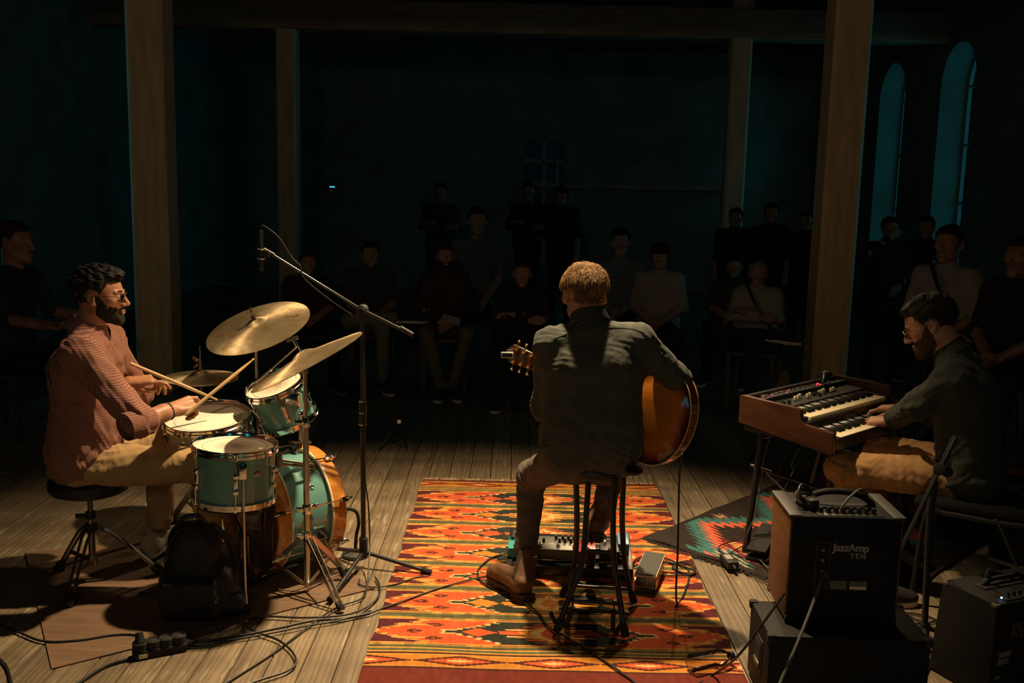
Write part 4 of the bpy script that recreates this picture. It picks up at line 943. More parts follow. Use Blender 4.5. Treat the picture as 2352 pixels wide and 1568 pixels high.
def make_shirt(J, h, pad=0., amp=.006, sleeve=1., hem=0., seed=1, bulk=1.):
    sv = nz(J['shR']-J['shL']); up = nz(J['chest']-J['pel']); fw = nz(np.cross(up, sv)); wr = {d: J['el'+d]+(J['wr'+d]-J['el'+d])*sleeve for d in 'LR'}
    al = np.array([J['pel'], J['chest'], J['shL'], J['shR'], J['elL'], J['elR'], wr['L'], wr['R'], J['nb']]); s = SDF(al.min(0)-.19, al.max(0)+.17, h); p = pad
    mid = J['pel']*.55+J['chest']*.45+J.get('belly', V(0, 0, 0)); B = bulk
    lo = J['pel']-up*hem
    s.cap(lo-sv*.075*B, lo+sv*.075*B, .118+p, k=.05, w=fw, sw=1.05); s.cap(mid-sv*.065*B, mid+sv*.065*B, .112+p, k=.06, w=fw, sw=1.08)
    s.cap(J['chest']-sv*.082, J['chest']+sv*.082, .106+p, k=.06, w=fw, sw=1.08)
    for d in (-1, 1): s.cap(lo+sv*d*.06*B, J['chest']+sv*d*.08, .112+p, .104+p, k=.05)
    s.cap(J['shL'], J['shR'], .056+p, k=.05)
    for d in 'LR':
        s.cap(J['nb']-up*.030, J['sh'+d]-up*.004, .060+p, .050+p, k=.04); s.cap(J['sh'+d], J['el'+d], .060+p, .050+p, k=.035); s.cap(J['el'+d], wr[d], .048+p, .040+p+.004*(1-sleeve), k=.022)
    s.cap(J['nb']-up*.03, J['nb']+nz(J['head']-J['nb'])*.05, .05, .056, k=.02)
    X, Y, Z = s.grid(); m = 1.
    for d in 'LR':                                     # stronger creases around elbows and armpits
        e = J['el'+d]; m = m+1.6*np.exp(-(((X-e[0])**2+(Y-e[1])**2+(Z-e[2])**2)/.09**2)); e = J['sh'+d]; m = m+.7*np.exp(-(((X-e[0])**2+(Y-e[1])**2+(Z-e[2])**2)/.10**2))
    m = m+1.0*np.exp(-((Z-J['pel'][2]-.04)/.08)**2)
    folds(s, amp*.22, 48, seed, m); folds(s, amp*.26, 95, seed+3, m); folds(s, amp*.20, 175, seed+6, m)
    e = J['nb']+nz(J['head']-J['nb'])*.045; n = nz(J['head']-J['nb'])   # cut the collar open
    near = np.exp(-(((X-e[0])**2+(Y-e[1])**2+(Z-e[2])**2)/.09**2)) > .35
    s.f = np.where(near, np.maximum(s.f, (((X-e[0])*n[0]+(Y-e[1])*n[1]+(Z-e[2])*n[2])).astype(np.float32)), s.f).astype(np.float32)
    return s
def make_trousers(J, h, pad=0., amp=.006, seed=2, cuff=.0, taper=1.):
    sv = nz(J['hipR']-J['hipL']); al = np.array([J[n+d] for n in ('hip', 'kn', 'an') for d in 'LR']+[J['pel']]); s = SDF(al.min(0)-.16, al.max(0)+.16, h)
    s.cap(J['pel']-sv*.05-V(0, 0, .02), J['pel']+sv*.05-V(0, 0, .02), .098+pad, k=.05)
    for d in 'LR':
        en = J['kn'+d]+(J['an'+d]-J['kn'+d])*(1-cuff)
        s.cap(J['hip'+d], J['kn'+d], .088+pad, .066+pad, k=.05); s.cap(J['kn'+d], en, .062+pad, (.050+pad)*taper, k=.03)
    X, Y, Z = s.grid(); m = .6
    for d in 'LR':
        for n, w_ in (('kn', .11), ('hip', .14), ('an', .10)):
            e = J[n+d]; m = m+1.5*np.exp(-(((X-e[0])**2+(Y-e[1])**2+(Z-e[2])**2)/w_**2))
    folds(s, amp*.22, 50, seed, m); folds(s, amp*.26, 105, seed+5, m); folds(s, amp*.18, 190, seed+8, m); return s
def collar(person, o, J, mat, r=.058, hgt=.028):
    n = nz(J['head']-J['nb']); sv = nz(J['shR']-J['shL']); fw = nz(np.cross(n, sv)); sv = np.cross(fw, n); c = J['nb']+n*.022; P = []
    for i in range(29):
        a = math.radians(100+ (340)*i/28); ring = []
        d = math.cos(a)*sv+math.sin(a)*fw
        for rr, zz in ((r+.004, -.034), (r+.003, .012), (r+.004, hgt-.004), (r+.008, hgt), (r+.014, hgt-.008), (r+.028, -.026), (r+.025, -.029), (r+.011, hgt-.012), (r+.001, .0)): ring.append(c+d*rr*(1.0+.10*abs(math.sin(a)))+n*(zz-.012*max(0, math.sin(a))))
        P.append(ring)
    b = MB(o); b.grid(np.array(P)); b.build('collar', mat, person, smooth=60)
def checked_shirt(name, base, line, scale=150.):
    m = bpy.data.materials.new(name); m.use_nodes = True; N = m.node_tree.nodes; L = m.node_tree.links; b = N['Principled BSDF']; b.inputs['Roughness'].default_value = .85; b.inputs['Specular IOR Level'].default_value = .2
    tc = N.new('ShaderNodeTexCoord'); sx = N.new('ShaderNodeSeparateXYZ'); L.new(tc.outputs['Object'], sx.inputs[0])
    def lines(out, wob):
        a = N.new('ShaderNodeMath'); a.operation = 'ADD'; L.new(out, a.inputs[0]); L.new(wob, a.inputs[1])
        m_ = N.new('ShaderNodeMath'); m_.operation = 'MULTIPLY'; m_.inputs[1].default_value = scale; L.new(a.outputs[0], m_.inputs[0])
        f = N.new('ShaderNodeMath'); f.operation = 'FRACT'; L.new(m_.outputs[0], f.inputs[0]); g = N.new('ShaderNodeMath'); g.operation = 'LESS_THAN'; g.inputs[1].default_value = .21; L.new(f.outputs[0], g.inputs[0]); return g.outputs[0]
    ns = N.new('ShaderNodeTexNoise'); ns.inputs['Scale'].default_value = 5; L.new(tc.outputs['Object'], ns.inputs[0]); wb = N.new('ShaderNodeMath'); wb.operation = 'MULTIPLY'; wb.inputs[1].default_value = .05; L.new(ns.outputs['Fac'], wb.inputs[0])
    ad = N.new('ShaderNodeMath'); L.new(sx.outputs['X'], ad.inputs[0]); ml = N.new('ShaderNodeMath'); ml.operation = 'MULTIPLY'; ml.inputs[1].default_value = .75; L.new(sx.outputs['Y'], ml.inputs[0]); L.new(ml.outputs[0], ad.inputs[1])
    mx = N.new('ShaderNodeMath'); mx.operation = 'MAXIMUM'; L.new(lines(sx.outputs['Z'], wb.outputs[0]), mx.inputs[0]); L.new(lines(ad.outputs[0], wb.outputs[0]), mx.inputs[1])
    mi = N.new('ShaderNodeMix'); mi.data_type = 'RGBA'; mi.inputs[6].default_value = (*base, 1); mi.inputs[7].default_value = (*line, 1); L.new(mx.outputs[0], mi.inputs[0]); L.new(mi.outputs[2], b.inputs['Base Color'])
    n2 = N.new('ShaderNodeTexNoise'); n2.inputs['Scale'].default_value = 22; n2.inputs['Detail'].default_value = 3; L.new(tc.outputs['Object'], n2.inputs[0]); bp = N.new('ShaderNodeBump'); bp.inputs['Strength'].default_value = .35; bp.inputs['Distance'].default_value = .006; L.new(n2.outputs['Fac'], bp.inputs['Height']); L.new(bp.outputs[0], b.inputs['Normal']); return m
def cloth(name, c, var=.12, bump=.35, bs=24, rough=.88): return M(name, c, rough, var=var, vscale=18, bump=bump*1.3, bscale=bs, bdist=.009, spec=.2, sheen=.05)
def headframe(face, up=(0, 0, 1)):
    y = nz(face); z = nz(np.asarray(up, float)-y*(np.asarray(up, float)@y)); return np.stack([np.cross(y, z), y, z], 1)
def face_bits(person, o, c, Rh, sc=1., glasses=None, brow=(.03, .02, .015), eyes=True):
    W_ = lambda p: Rh@(np.asarray(p, float)*sc)+c
    if eyes:
        for x in (-1, 1):
            e = MB(o).ell(W_((x*.031, .0815, .003)), (.0128*sc,)*3, 12, 8).build('eye', m_eye, person); MB(o).ell(W_((x*.031, .0905, .002)), (.0052*sc, .0052*sc, .0052*sc), 10, 6).build('iris', m_iris, e)
            MB(o).tube([W_((x*.012, .099, .024)), W_((x*.030, .097, .029)), W_((x*.048, .085, .025))], [.0035*sc, .004*sc, .002*sc], 6).build('eyebrow', m_browm, person)
    if glasses:
        g = MB(o)
        for x in (-1, 1):
            pts = [W_((x*.034+.023*math.cos(a), .109-.004*abs(math.cos(a)), -.001+.018*math.sin(a))) for a in np.linspace(0, 2*math.pi, 25)]; g.tube(pts, .0016*sc, 6, cap=False)
            g.tube([W_((x*.057, .105, .005)), W_((x*.076, .08, .008)), W_((x*.083, .0, .010)), W_((x*.082, -.018, -.002))], .0016*sc, 6)
        g.tube([W_((-.011, .108, .002)), W_((0, .112, .006)), W_((.011, .108, .002))], .0016*sc, 6); gl = g.build('glasses', glasses, person)
        for x in (-1, 1): MB(o).prism([(.0215*math.cos(a), .0165*math.sin(a)) for a in np.linspace(0, 2*math.pi, 20, endpoint=False)], 0, .0012, R=Rh@np.array([[1, 0, 0], [0, 0, 1.], [0, 1, 0]]), c=W_((x*.034, .107, -.001))).build('lens', m_glass, gl, smooth=0)
m_eye = M('eye white', (.75, .70, .65), .15); m_iris = M('dark iris', (.03, .015, .008), .1); m_browm = M('dark eyebrow', (.03, .02, .014), .8)
def hairmat(name, c, c2=None): return M(name, c, .62, spec=.3, var=.35, vscale=60, col2=c2, bump=.8, bscale=160, bdist=.004, stretch=(1, 1, .4), sheen=.04)
def seat_person(o): return np.asarray(o, float)
# ---- drummer --------------------------------------------------------
J = dict(pel=V(-1.775, 4.03, .545), chest=V(-1.755, 4.04, .925), nb=V(-1.742, 4.04, 1.075), head=V(-1.693, 4.05, 1.222), shL=V(-1.745, 4.215, 1.015), shR=V(-1.70, 3.865, 1.01))
J['elR'] = at(322, 968, 3.80); J['wrR'] = at(398, 940, 3.93); J['elL'] = V(-1.64, 4.30, .765); J['wrL'] = at(296, 878, 4.18)
J['hipR'] = V(-1.74, 3.95, .535); J['hipL'] = V(-1.74, 4.12, .535); J['knR'] = at(476, 1068, 3.98); J['anR'] = at(478, 1246, 4.12); J['knL'] = at(372, 1010, 4.30); J['anL'] = at(366, 1205, 4.33)
o = V(-1.755, 4.02, 0)
mskin = skinmat('drummer skin', (.42, .205, .115)); Rh = headframe((1, .10, -.02), (-.05, 0, 1))
hd, hr, bd_m = make_head(J['head'], Rh, J['nb'], .0028, dict(top=.026, side=.005, z0=.02, z1=.07, front=.008, amp=.007, freq=230, locks=1100, len=.013, lz=.045), dict(t=.0010), .95)
fwdR = nz(at(462, 920, 4.02)-J['wrR']); bkR = nz(V(-.15, -.75, .55))
handR = make_hand(J['elR'], J['wrR'], fwdR, bkR, V(0, .35, .8), [(22, 38, 22, 2), (58, 48, 30), (70, 55, 30), (78, 55, 30)], [(.02, .02, -.012), (.055, .040, -.026), (.085, .036, -.030), (.108, .026, -.028)])
fwdL = nz(at(385, 866, 4.24)-J['wrL']); bkL = nz(V(-.1, -.25, .95))
handL = make_hand(J['elL'], J['wrL'], fwdL, bkL, V(0, -1, 0), [(8, 26, 22, 0), (26, 40, 26), (40, 48, 28), (48, 50, 28)], [(.02, .02, -.012), (.05, .036, -.028), (.080, .034, -.038), (.102, .026, -.040)])
core = body_core(J, .012).mesh()
P1 = mesh_obj('person', [core]+hd+[handR, handL], mskin, None, o, label='seated drummer in glasses and red checked shirt holding two sticks', cat='person'); P1.location = o
mesh_obj('hair', hr, hairmat('black curly hair', (.006, .0055, .005), (.016, .014, .012)), P1, o); mesh_obj('beard', [bd_m], hairmat('black beard', (.012, .008, .006)), P1, o)
face_bits(P1, o, J['head'], Rh, .95, m_black)
msh = checked_shirt('red checked cotton', (.34, .165, .12), (.11, .042, .035), 112)
JS = dict(J); JS['belly'] = V(.03, 0, 0)
mesh_obj('shirt', [make_shirt(JS, .006, .010, .0105, sleeve=.12, hem=-.035, seed=4).mesh()], msh, P1, o); collar(P1, o, J, msh, .061)
e = J['elR']; w_ = J['elR']+(J['wrR']-J['elR'])*.20; d = nz(w_-e); MB(o).tube([w_-d*.10, w_-d*.05, w_-d*.01, w_+d*.012, w_+d*.004], [.056, .060, .057, .052, .046], 24, cap=False).build('rolled_sleeve', msh, P1)
mtr = cloth('sand chino cotton', (.40, .265, .125)); mesh_obj('trousers', [make_trousers(J, .007, .004, .013, seed=9, cuff=.06).mesh()], mtr, P1, o)
m_sneak = M('grey suede shoe', (.42, .36, .28), .7, bump=.2); m_sole = M('white rubber sole', (.55, .48, .38), .6); m_lace = M('white lace', (.7, .66, .58), .7)
make_shoe(P1, o, V(J['anL'][0]-.03, J['anL'][1]-.10, BZ+.022), V(J['anL'][0]+.06, J['anL'][1]+.16, BZ+.045), J['anL'], 'shoe', m_sneak, m_sole, lace=m_lace)
make_shoe(P1, o, V(J['anR'][0]-.05, J['anR'][1]-.06, BZ+.03), V(J['anR'][0]+.14, J['anR'][1]+.12, BZ+.06), J['anR'], 'shoe', m_sneak, m_sole, lace=m_lace)
d = nz(J['wrR']-J['elR']); c = J['wrR']-d*.022; b = MB(o); Rw = frame(d)
for i in range(20): b.ell(c+Rw@V(.033*math.cos(i*math.pi/10), .031*math.sin(i*math.pi/10), 0), (.0052,)*3, 8, 6)
b.build('bead_bracelet', m_blackm, P1)
d = nz(J['wrL']-J['elL']); c = J['wrL']-d*.012; Rw = frame(d, (0, 0, 1)); wt = MB(o).lathe([(.030, -.010), (.0335, -.010), (.0335, .010), (.030, .010)], 28, c, Rw).build('watch_strap', m_black, P1)
MB(o).box(c+nz(V(.1, -.8, .25))*.033, (.028, .028, .010), frame(nz(V(.1, -.8, .25)))).build('watch_case', m_steel, wt, bevel=.003)
# ---- guitarist ------------------------------------------------------
G = dict(pel=V(.315, 3.80, .665), chest=V(.322, 3.835, 1.0), nb=V(.303, 3.87, 1.176), head=V(.283, 3.925, 1.283), shL=V(.155, 3.865, 1.092), shR=V(.488, 3.825, 1.120))
G['elL'] = at(1252, 935, 3.95); G['wrL'] = V(.245, 4.15, .885); G['elR'] = at(1556, 872, 3.86); G['wrR'] = V(.48, 4.13, .83)
G['hipL'] = V(.225, 3.83, .645); G['hipR'] = V(.405, 3.83, .645); G['knL'] = at(1222, 1092, 4.13); G['anL'] = at(1206, 1300, 4.03); G['knR'] = V(.445, 4.16, .60); G['anR'] = at(1385, 1205, 4.06)
o = V(.315, 3.80, 0); mskin2 = skinmat('guitarist skin', (.58, .25, .14)); Rh = headframe((-.12, 1, -.20), (0, 0, 1))
hd, hr, _ = make_head(G['head'], Rh, G['nb'], .0028, dict(top=.015, side=.002, z0=-.03, z1=.06, front=.012, amp=.003, freq=120, locks=9000, len=.028, lz=.02, lw=.0014, mess=.42, lift=.30, line=.010), None, .99)
handL = make_hand(G['elL'], G['wrL'], V(-.35, .55, .45), V(-.65, -.3, -.3), V(-.1, -.7, .6), [(50, 60, 35)]*4, [(.02, .02, -.01), (.055, .035, -.02), (.08, .03, -.03)], .0035)
handR = make_hand(G['elR'], G['wrR'], V(-.8, .1, -.45), V(.1, .95, .2), V(-.2, .1, .9), [(25, 35, 20)]*4, [(.02, .02, -.01), (.055, .035, -.02), (.08, .025, -.025)], .0035)
P2 = mesh_obj('person', [body_core(G, .012).mesh()]+hd+[handL, handR], mskin2, None, o, label='guitarist with light brown hair seen from behind on a tall black stool', cat='person'); P2.location = o
face_bits(P2, o, G['head'], Rh, .99)
mesh_obj('hair', hr, hairmat('light brown hair', (.20, .10, .04), (.42, .24, .10)), P2, o)
msh2 = cloth('dark grey green shirt cotton', (.064, .069, .060), bump=.45); GS = dict(G)
shirt2 = mesh_obj('shirt', [make_shirt(GS, .0055, .004, .0072, sleeve=.97, hem=-.040, seed=14, bulk=1.05).mesh()], msh2, P2, o); collar(P2, o, G, msh2, .058, .028)
def seam(shirt, person, o, pix, mat, r=.0022):
    me = shirt.data; bv = BVHTree.FromPolygons([v.co+Vector(o) for v in me.vertices], [p.vertices[:] for p in me.polygons]); pts = []
    for x_, y_ in [tuple(p[:2]) for p in spline([V(a, b, 0) for a, b in pix], 6)]:
        hit = bv.ray_cast(Vector(_C), Vector(nz(ray(x_, y_))))[0]
        if hit is not None: pts.append(np.array(hit))
    if len(pts) > 2: MB(o).tube(pts, r, 6).build('seam', mat, person)
seam(shirt2, P2, o, [(1272, 778), (1310, 764), (1352, 756), (1405, 752), (1455, 756), (1478, 764)], msh2)
mtr2 = cloth('washed black denim', (.10, .088, .070), bs=30); GT = dict(G); mesh_obj('trousers', [make_trousers(GT, .0065, -.002, .010, seed=21, cuff=.17, taper=.96).mesh()], mtr2, P2, o)
for d in 'L':
    en = G['kn'+d]+(G['an'+d]-G['kn'+d])*.83; dd = nz(G['an'+d]-G['kn'+d]); MB(o).tube([en-dd*.03, en-dd*.005, en+dd*.006], [.052, .055, .051], 22, cap=False).build('turned_hem', mtr2, P2)
m_boot = M('brown leather', (.135, .066, .032), .5, var=.2, vscale=12, bump=.15, bscale=70); m_bsole = M('brown rubber sole', (.05, .027, .016), .75)
hl_, te = fl(1214, 1372, .030), fl(1128, 1322, .030); bt = make_shoe(P2, o, hl_, hl_+nz(te-hl_)*.285, G['anL']+(G['knL']-G['anL'])*.35, 'boot', m_boot, m_bsole, .004)
hr_ = at(1365, 1232, 3.97); make_shoe(P2, o, hr_, hr_+nz(V(.10, .92, -.36))*.285, G['anR']+(G['knR']-G['anR'])*.3, 'boot', m_boot, m_bsole, .0045, up=(0, .4, 1))
# ------------------------------------------------------------------ stool, guitar, pedals
RZ = .0075      # top of the kilim
nl_, nr_, fr_, fL = fl(1278, 1455, RZ), fl(1437, 1470, RZ), fl(1456, 1390, RZ), fl(1291, 1375, RZ)
sc_ = V(.325, 3.79, 0); t = thing('tall_stool', 'tall black folding stool with a guitar cradle between its front legs', 'stool', sc_); o = sc_
m_bstool = M('satin black tube', (.016, .015, .014), .36)
MB(o).lathe([(.0001, .580), (.12, .580), (.142, .587), (.150, .600), (.145, .614), (.13, .620), (.0001, .622)], 40, (sc_[0]+.01, sc_[1]+.05, .012), closed=False).build('seat', M('black leatherette', (.02, .019, .018), .5), t)
s0 = MB(o)
s0.ell(at(1456, 1080, 3.70), (.035, .045, .018), 16, 10).build('backrest_socket', m_bstool, t)
def leg(pts, nm='leg'):
    l = MB(o).tube(spline(pts, 8), .0115, 12).build(nm, m_bstool, t); e = np.asarray(pts[-1]); d = nz(e-np.asarray(pts[-2])); MB(o).tube([e-d*.05, e-d*.045, e-d*.004, e], [.0125, .0145, .0155, .013], 14).build('rubber_foot', m_rubber, l)
def ly(x, y, Y): return at(x, y, Y)
up_ = V(0, 0, .012)
leg([ly(1352, 1098, 3.74), ly(1346, 1190, 3.73), ly(1337, 1290, 3.71), ly(1304, 1380, 3.66), nl_+up_])
leg([ly(1412, 1098, 3.72), ly(1408, 1190, 3.71), ly(1411, 1290, 3.69), ly(1424, 1380, 3.63), nr_+up_])
leg([ly(1323, 1098, 3.82), ly(1325, 1190, 3.83), ly(1321, 1280, 3.86), ly(1304, 1340, 3.93), fL+up_])
leg([ly(1432, 1098, 3.82), ly(1429, 1190, 3.83), ly(1434, 1280, 3.85), ly(1445, 1340, 3.89), fr_+up_])
def rung(a, b, nm='rung', r=.0075): MB(o).cyl(a, b, r, n=12).build(nm, m_bstool, t)
rung(ly(1302, 1377, 3.655), ly(1422, 1386, 3.635)); rung(ly(1316, 1344, 3.92), ly(1446, 1353, 3.89)); rung(ly(1284, 1396, 3.70), ly(1446, 1408, 3.68), 'rung', .006)
rung(ly(1336, 1264, 3.90), ly(1425, 1272, 3.88), 'footrest', .010); rung(ly(1336, 1100, 3.76), ly(1425, 1098, 3.74), 'seat_bracket', .012)
for pts in ([(1264, 1404), (1268, 1415), (1276, 1428), (1284, 1432)], [(1314, 1395), (1308, 1418), (1298, 1433), (1286, 1438)], [(1409, 1402), (1408, 1430), (1409, 1446), (1414, 1450)], [(1428, 1433), (1424, 1438), (1418, 1448), (1414, 1454)]):
    MB(o).tube(spline([ly(x, y, 3.57) for x, y in pts], 5), .0088, 10).build('guitar_yoke', m_rubber, t)
for a, b in (((1316, 1382), (1316, 1398)), ((1411, 1386), (1410, 1402))): MB(o).cyl(ly(*a, 3.64), ly(*b, 3.60), .003, n=8).build('yoke_link', m_bstool, t)
# guitar ---------------------------------------------------------------
tail = at(1588, 985, 3.80); tip_ = at(1148, 806, 4.38); gx = nz(tip_-tail)        # gx: tail -> headstock
# the back of the body faces the camera, turned a little to the left and down
gb = V(-.30, -.95, .06); gb = nz(gb-gx*(gb@gx)); gy = np.cross(gb, gx)           # gy: up across the body; local z = gb (back)
GR = np.stack([gx, gy, gb], 1); gt = thing('hollow_body_guitar', 'sunburst hollow-body electric guitar held by the man on the stool', 'guitar', mat=m4(GR, tail))
if gy[2] < 0: pass
gm = bpy.data.materials.new('sunburst lacquer'); gm.use_nodes = True; N = gm.node_tree.nodes; L = gm.node_tree.links; b_ = N['Principled BSDF']; b_.inputs['Roughness'].default_value = .14; b_.inputs['Coat Weight'].default_value = .8
at_ = N.new('ShaderNodeAttribute'); at_.attribute_name = 'burst'; rp = N.new('ShaderNodeValToRGB'); rp.color_ramp.elements[0].position = .08; rp.color_ramp.elements[0].color = (.022, .006, .003, 1); e_ = rp.color_ramp.elements[1]; e_.position = .62; e_.color = (.50, .165, .022, 1); q_ = rp.color_ramp.elements.new(.32); q_.color = (.20, .05, .008, 1)
tc = N.new('ShaderNodeTexCoord'); ns = N.new('ShaderNodeTexNoise'); ns.inputs['Scale'].default_value = 30; mp = N.new('ShaderNodeMapping'); mp.inputs['Scale'].default_value = (.3, 2, 1); L.new(tc.outputs['Object'], mp.inputs[0]); L.new(mp.outputs[0], ns.inputs[0])
mx = N.new('ShaderNodeMix'); mx.data_type = 'RGBA'; mx.blend_type = 'MULTIPLY'; mx.inputs[0].default_value = .5; L.new(at_.outputs['Fac'], rp.inputs[0]); L.new(rp.outputs[0], mx.inputs[6])
r2 = N.new('ShaderNodeMapRange'); r2.inputs[3].default_value = .6; r2.inputs[4].default_value = 1.3; L.new(ns.outputs['Fac'], r2.inputs[0]); L.new(r2.outputs[0], mx.inputs[7]); L.new(mx.outputs[2], b_.inputs['Base Color'])
def gw(u):   # half width of the body along its length (u: 0 tail .. .49)
    u = np.asarray(u, float); a = .198*np.sqrt(np.clip(1-(1-np.clip(u/.15, 0, 1))**2.3, 0, 1)); b = .149*np.sqrt(np.clip(1-(1-np.clip((.49-u)/.09, 0, 1))**2.4, 0, 1))
    m = .1665+.0315*np.cos((u-.15)/.15*math.pi); m2 = .142-.007*np.cos((u-.30)/.10*math.pi)
    return np.where(u < .15, a, np.where(u < .30, m, np.where(u < .40, m2, b)))
us = np.concatenate([.06*np.linspace(0, 1, 18)**2, np.linspace(.07, .43, 36), .49-.05*np.linspace(1, 0, 14)**2])
from math import pi
hw = gw(us)
oL = list(zip(us, hw)); outline = oL+[(u, -w if u < .36 else -w*(1-.55*smooth(.38, .47, np.array(u)))) for u, w in oL[::-1][1:-1]]
D2 = .035; b = MB()
def plate(sign, name):
    rows = []; vals = []
    fr = [0, .04, .1, .2, .35, .5, .65, .8, .9, .96, 1.]
    for (u, w) in oL:
        wl = w if u < .36 else w*(1-.55*float(smooth(.38, .47, np.array(u))))
        row = []
        for f_ in fr:
            y = -wl+(w+wl)*f_; ed = min(f_*(w+wl), (1-f_)*(w+wl), u*1.3, (.49-u)*1.3)
            row.append((u, y, sign*(D2+.016*float(smooth(0., .11, np.array(ed)))))); vals.append(float(np.clip(ed/.11, 0, 1)))
        rows.append(row)
    m = MB(); m.grid(np.array(rows)); o_ = m.build(name, gm, gt, smooth=60)
    a = o_.data.attributes.new('burst', 'FLOAT', 'POINT'); a.data.foreach_set('value', np.array(vals, np.float32)); return o_
plate(1, 'back_plate'); plate(-1, 'top_plate')
n_ = len(outline); sd_ = MB(); sd_.add([(x, y, D2) for x, y in outline]+[(x, y, -D2) for x, y in outline], [[i, (i+1) % n_, n_+(i+1) % n_, n_+i] for i in range(n_)]); so = sd_.build('rim', gm, gt, smooth=40)
a = so.data.attributes.new('burst', 'FLOAT', 'POINT'); a.data.foreach_set('value', np.full(len(so.data.vertices), .34, np.float32))
m_bind = M('cream binding', (.62, .43, .22), .3)
for zz in (D2, -D2): MB().tube([(x, y, zz) for x, y in outline]+[(outline[0][0], outline[0][1], zz)], .0028, 6).build('binding', m_bind, gt)
m_neck = M('dark mahogany', (.045, .018, .009), .3, coat=.4)
NL = float(np.linalg.norm(tip_-tail)); MB().tube([(.42, 0, -.042), (.47, 0, -.036), (NL-.19, 0, -.034)], [.030, .025, .021], 14).build('neck', m_neck, gt)
MB().box(((.36+NL-.18)/2, 0, -.058), (NL-.18-.36, .046, .006)).build('fingerboard', m_black, gt)
hs = MB().prism([(NL-.185, -.024), (NL-.15, -.036), (NL-.03, -.043), (NL-.012, -.022), (NL, 0), (NL-.012, .022), (NL-.03, .043), (NL-.15, .036), (NL-.185, .024)], -.062, -.046).build('headstock', m_neck, gt, bevel=.002)
for i in range(3):
    for s in (-1, 1):
        x = NL-.145+.043*i; y = s*(.037+.003*i)
        g_ = MB().box((x, y*.72, -.040), (.020, .015, .012)).cyl((x, y*.72, -.040), (x, y+s*.016, -.040), .0028, n=8).ell((x, y+s*.022, -.040), (.0095, .006, .0075), 12, 8).cyl((x, y*.6, -.046), (x, y*.6, -.075), .0035, n=8).build('tuning_peg', m_gold, gt, bevel=.0008)
for i in range(6): MB().cyl((.10, (i-2.5)*.0095, -.085), (NL-.16, (i-2.5)*.0065, -.066), .0005, n=5).build('string', m_steel, gt)
MB().box((.16, 0, -.068), (.016, .12, .028)).build('bridge', m_black, gt, bevel=.002); MB().box((.075, 0, -.066), (.09, .05, .006)).build('tailpiece', m_gold, gt, bevel=.002); MB().box((.30, 0, -.058), (.04, .07, .016)).build('pickup', m_gold, gt, bevel=.002)
MB().lathe([(.0001, .010), (.009, .009), (.006, .003), (.006, 0)], 14, R=np.array([[0, 0, -1.], [0, 1, 0], [1, 0, 0]]), c=(.001, -.0, 0), closed=False).build('strap_button', m_chrome, gt)
# clip-on tuner
ct = at(1165, 815, 4.33); tn = thing('clip_tuner', 'small clip-on tuner with dark screen on the guitar headstock', 'tuner', ct); Rt = frame(V(0, -1, .05), (0, 0, 1))
MB(ct).box(ct, (.054, .026, .010), Rt).build('tuner_case', m_white, tn, bevel=.003); MB(ct).box(ct+V(0, -.006, 0), (.046, .018, .002), Rt).build('screen', m_black, tn); MB(ct).box(ct+V(.012, .012, .018), (.03, .02, .012), roty(-.2)).build('clip_jaw', m_dsteel, tn, bevel=.002)
# pedalboard -----------------------------------------------------------
fa, fb_ = fl(1162, 1322, RZ), fl(1453, 1334, RZ); px = nz(fb_-fa); py = V(-px[1], px[0], 0); PWd = np.linalg.norm(fb_-fa)
PR = np.stack([px, py, V(0, 0, 1)], 1); PC = (fa+fb_)/2; pbd = thing('pedalboard', 'low black pedalboard behind the stool carrying effect pedals', 'pedalboard', mat=m4(PR, PC)); LC = lambda p: PR.T@(np.asarray(p)-PC)
m_pb = M('black anodised', (.02, .02, .021), .32, .3)
HP = .062
for i in range(4):
    y = .02+.085*i; z = .048+.012*i
    MB().box((0, y, z), (PWd, .055, .018)).build('rail', m_pb, pbd, bevel=.002)
for s in (-1, 1): MB().prism([(-.012, 0), (.315, 0), (.315, .108), (.30, .108), (-.012, .058)], -.012, .012, R=np.array([[0, 0, 1.], [1, 0, 0], [0, 1, 0]]), c=(s*(PWd/2-.012), 0, 0)).build('side_frame', m_pb, pbd, bevel=.002)
MB().box((0, -.009, .036), (PWd, .006, .040)).build('front_rail', m_pb, pbd, bevel=.001)
text('print_lettering', 'metro', .030, M('grey print', (.32, .31, .29), .5), np.array([[1, 0, 0], [0, 0, -1.], [0, 1, 0]]), (PWd/2-.055, -.0125, .038), pbd, .0003)
def pedal(name, label, lx, w, d, h, mat, ly=.13, tilt=.13, cat='effect pedal', **kw):
    R = rotx(tilt); z = .062+.14*(ly-.02)*.95+.004; t = thing(name, label, cat, mat=m4(PR@R, PR@V(lx, ly, z)+PC)); MB().box((0, 0, h/2), (w, d, h)).build('enclosure', mat, t, bevel=.003); return t
def knobs(t, pts, h, mat, r=.007, kh=.014):
    m = None
    for (x, y) in pts:
        if m is None: m = MB().tube([(0, 0, 0), (0, 0, kh*.8), (0, 0, kh)], [r, r*.85, r*.7], 14).build('knob', mat, t)
        else: m = dup(m, t)
        m.location = (x, y, h)
def switches(t, pts, h):
    m = None
    for (x, y) in pts:
        if m is None: m = MB().lathe([(.0001, .016), (.006, .015), (.0065, .006), (.010, .005), (.010, 0), (.0001, 0)], 16, closed=False).build('footswitch', m_chrome, t)
        else: m = dup(m, t)
        m.location = (x, y, h)
x_ = lambda px_: LC(fl(px_, 1290, .1))[0]
p = pedal('effect_pedal', 'bright turquoise pedal at the left end of the pedalboard', x_(1180), .064, .115, .045, M('turquoise paint', (.05, .33, .33), .3), .10); switches(p, [(0, -.035)], .045); knobs(p, [(-.016, .03), (.016, .03)], .045, m_black)
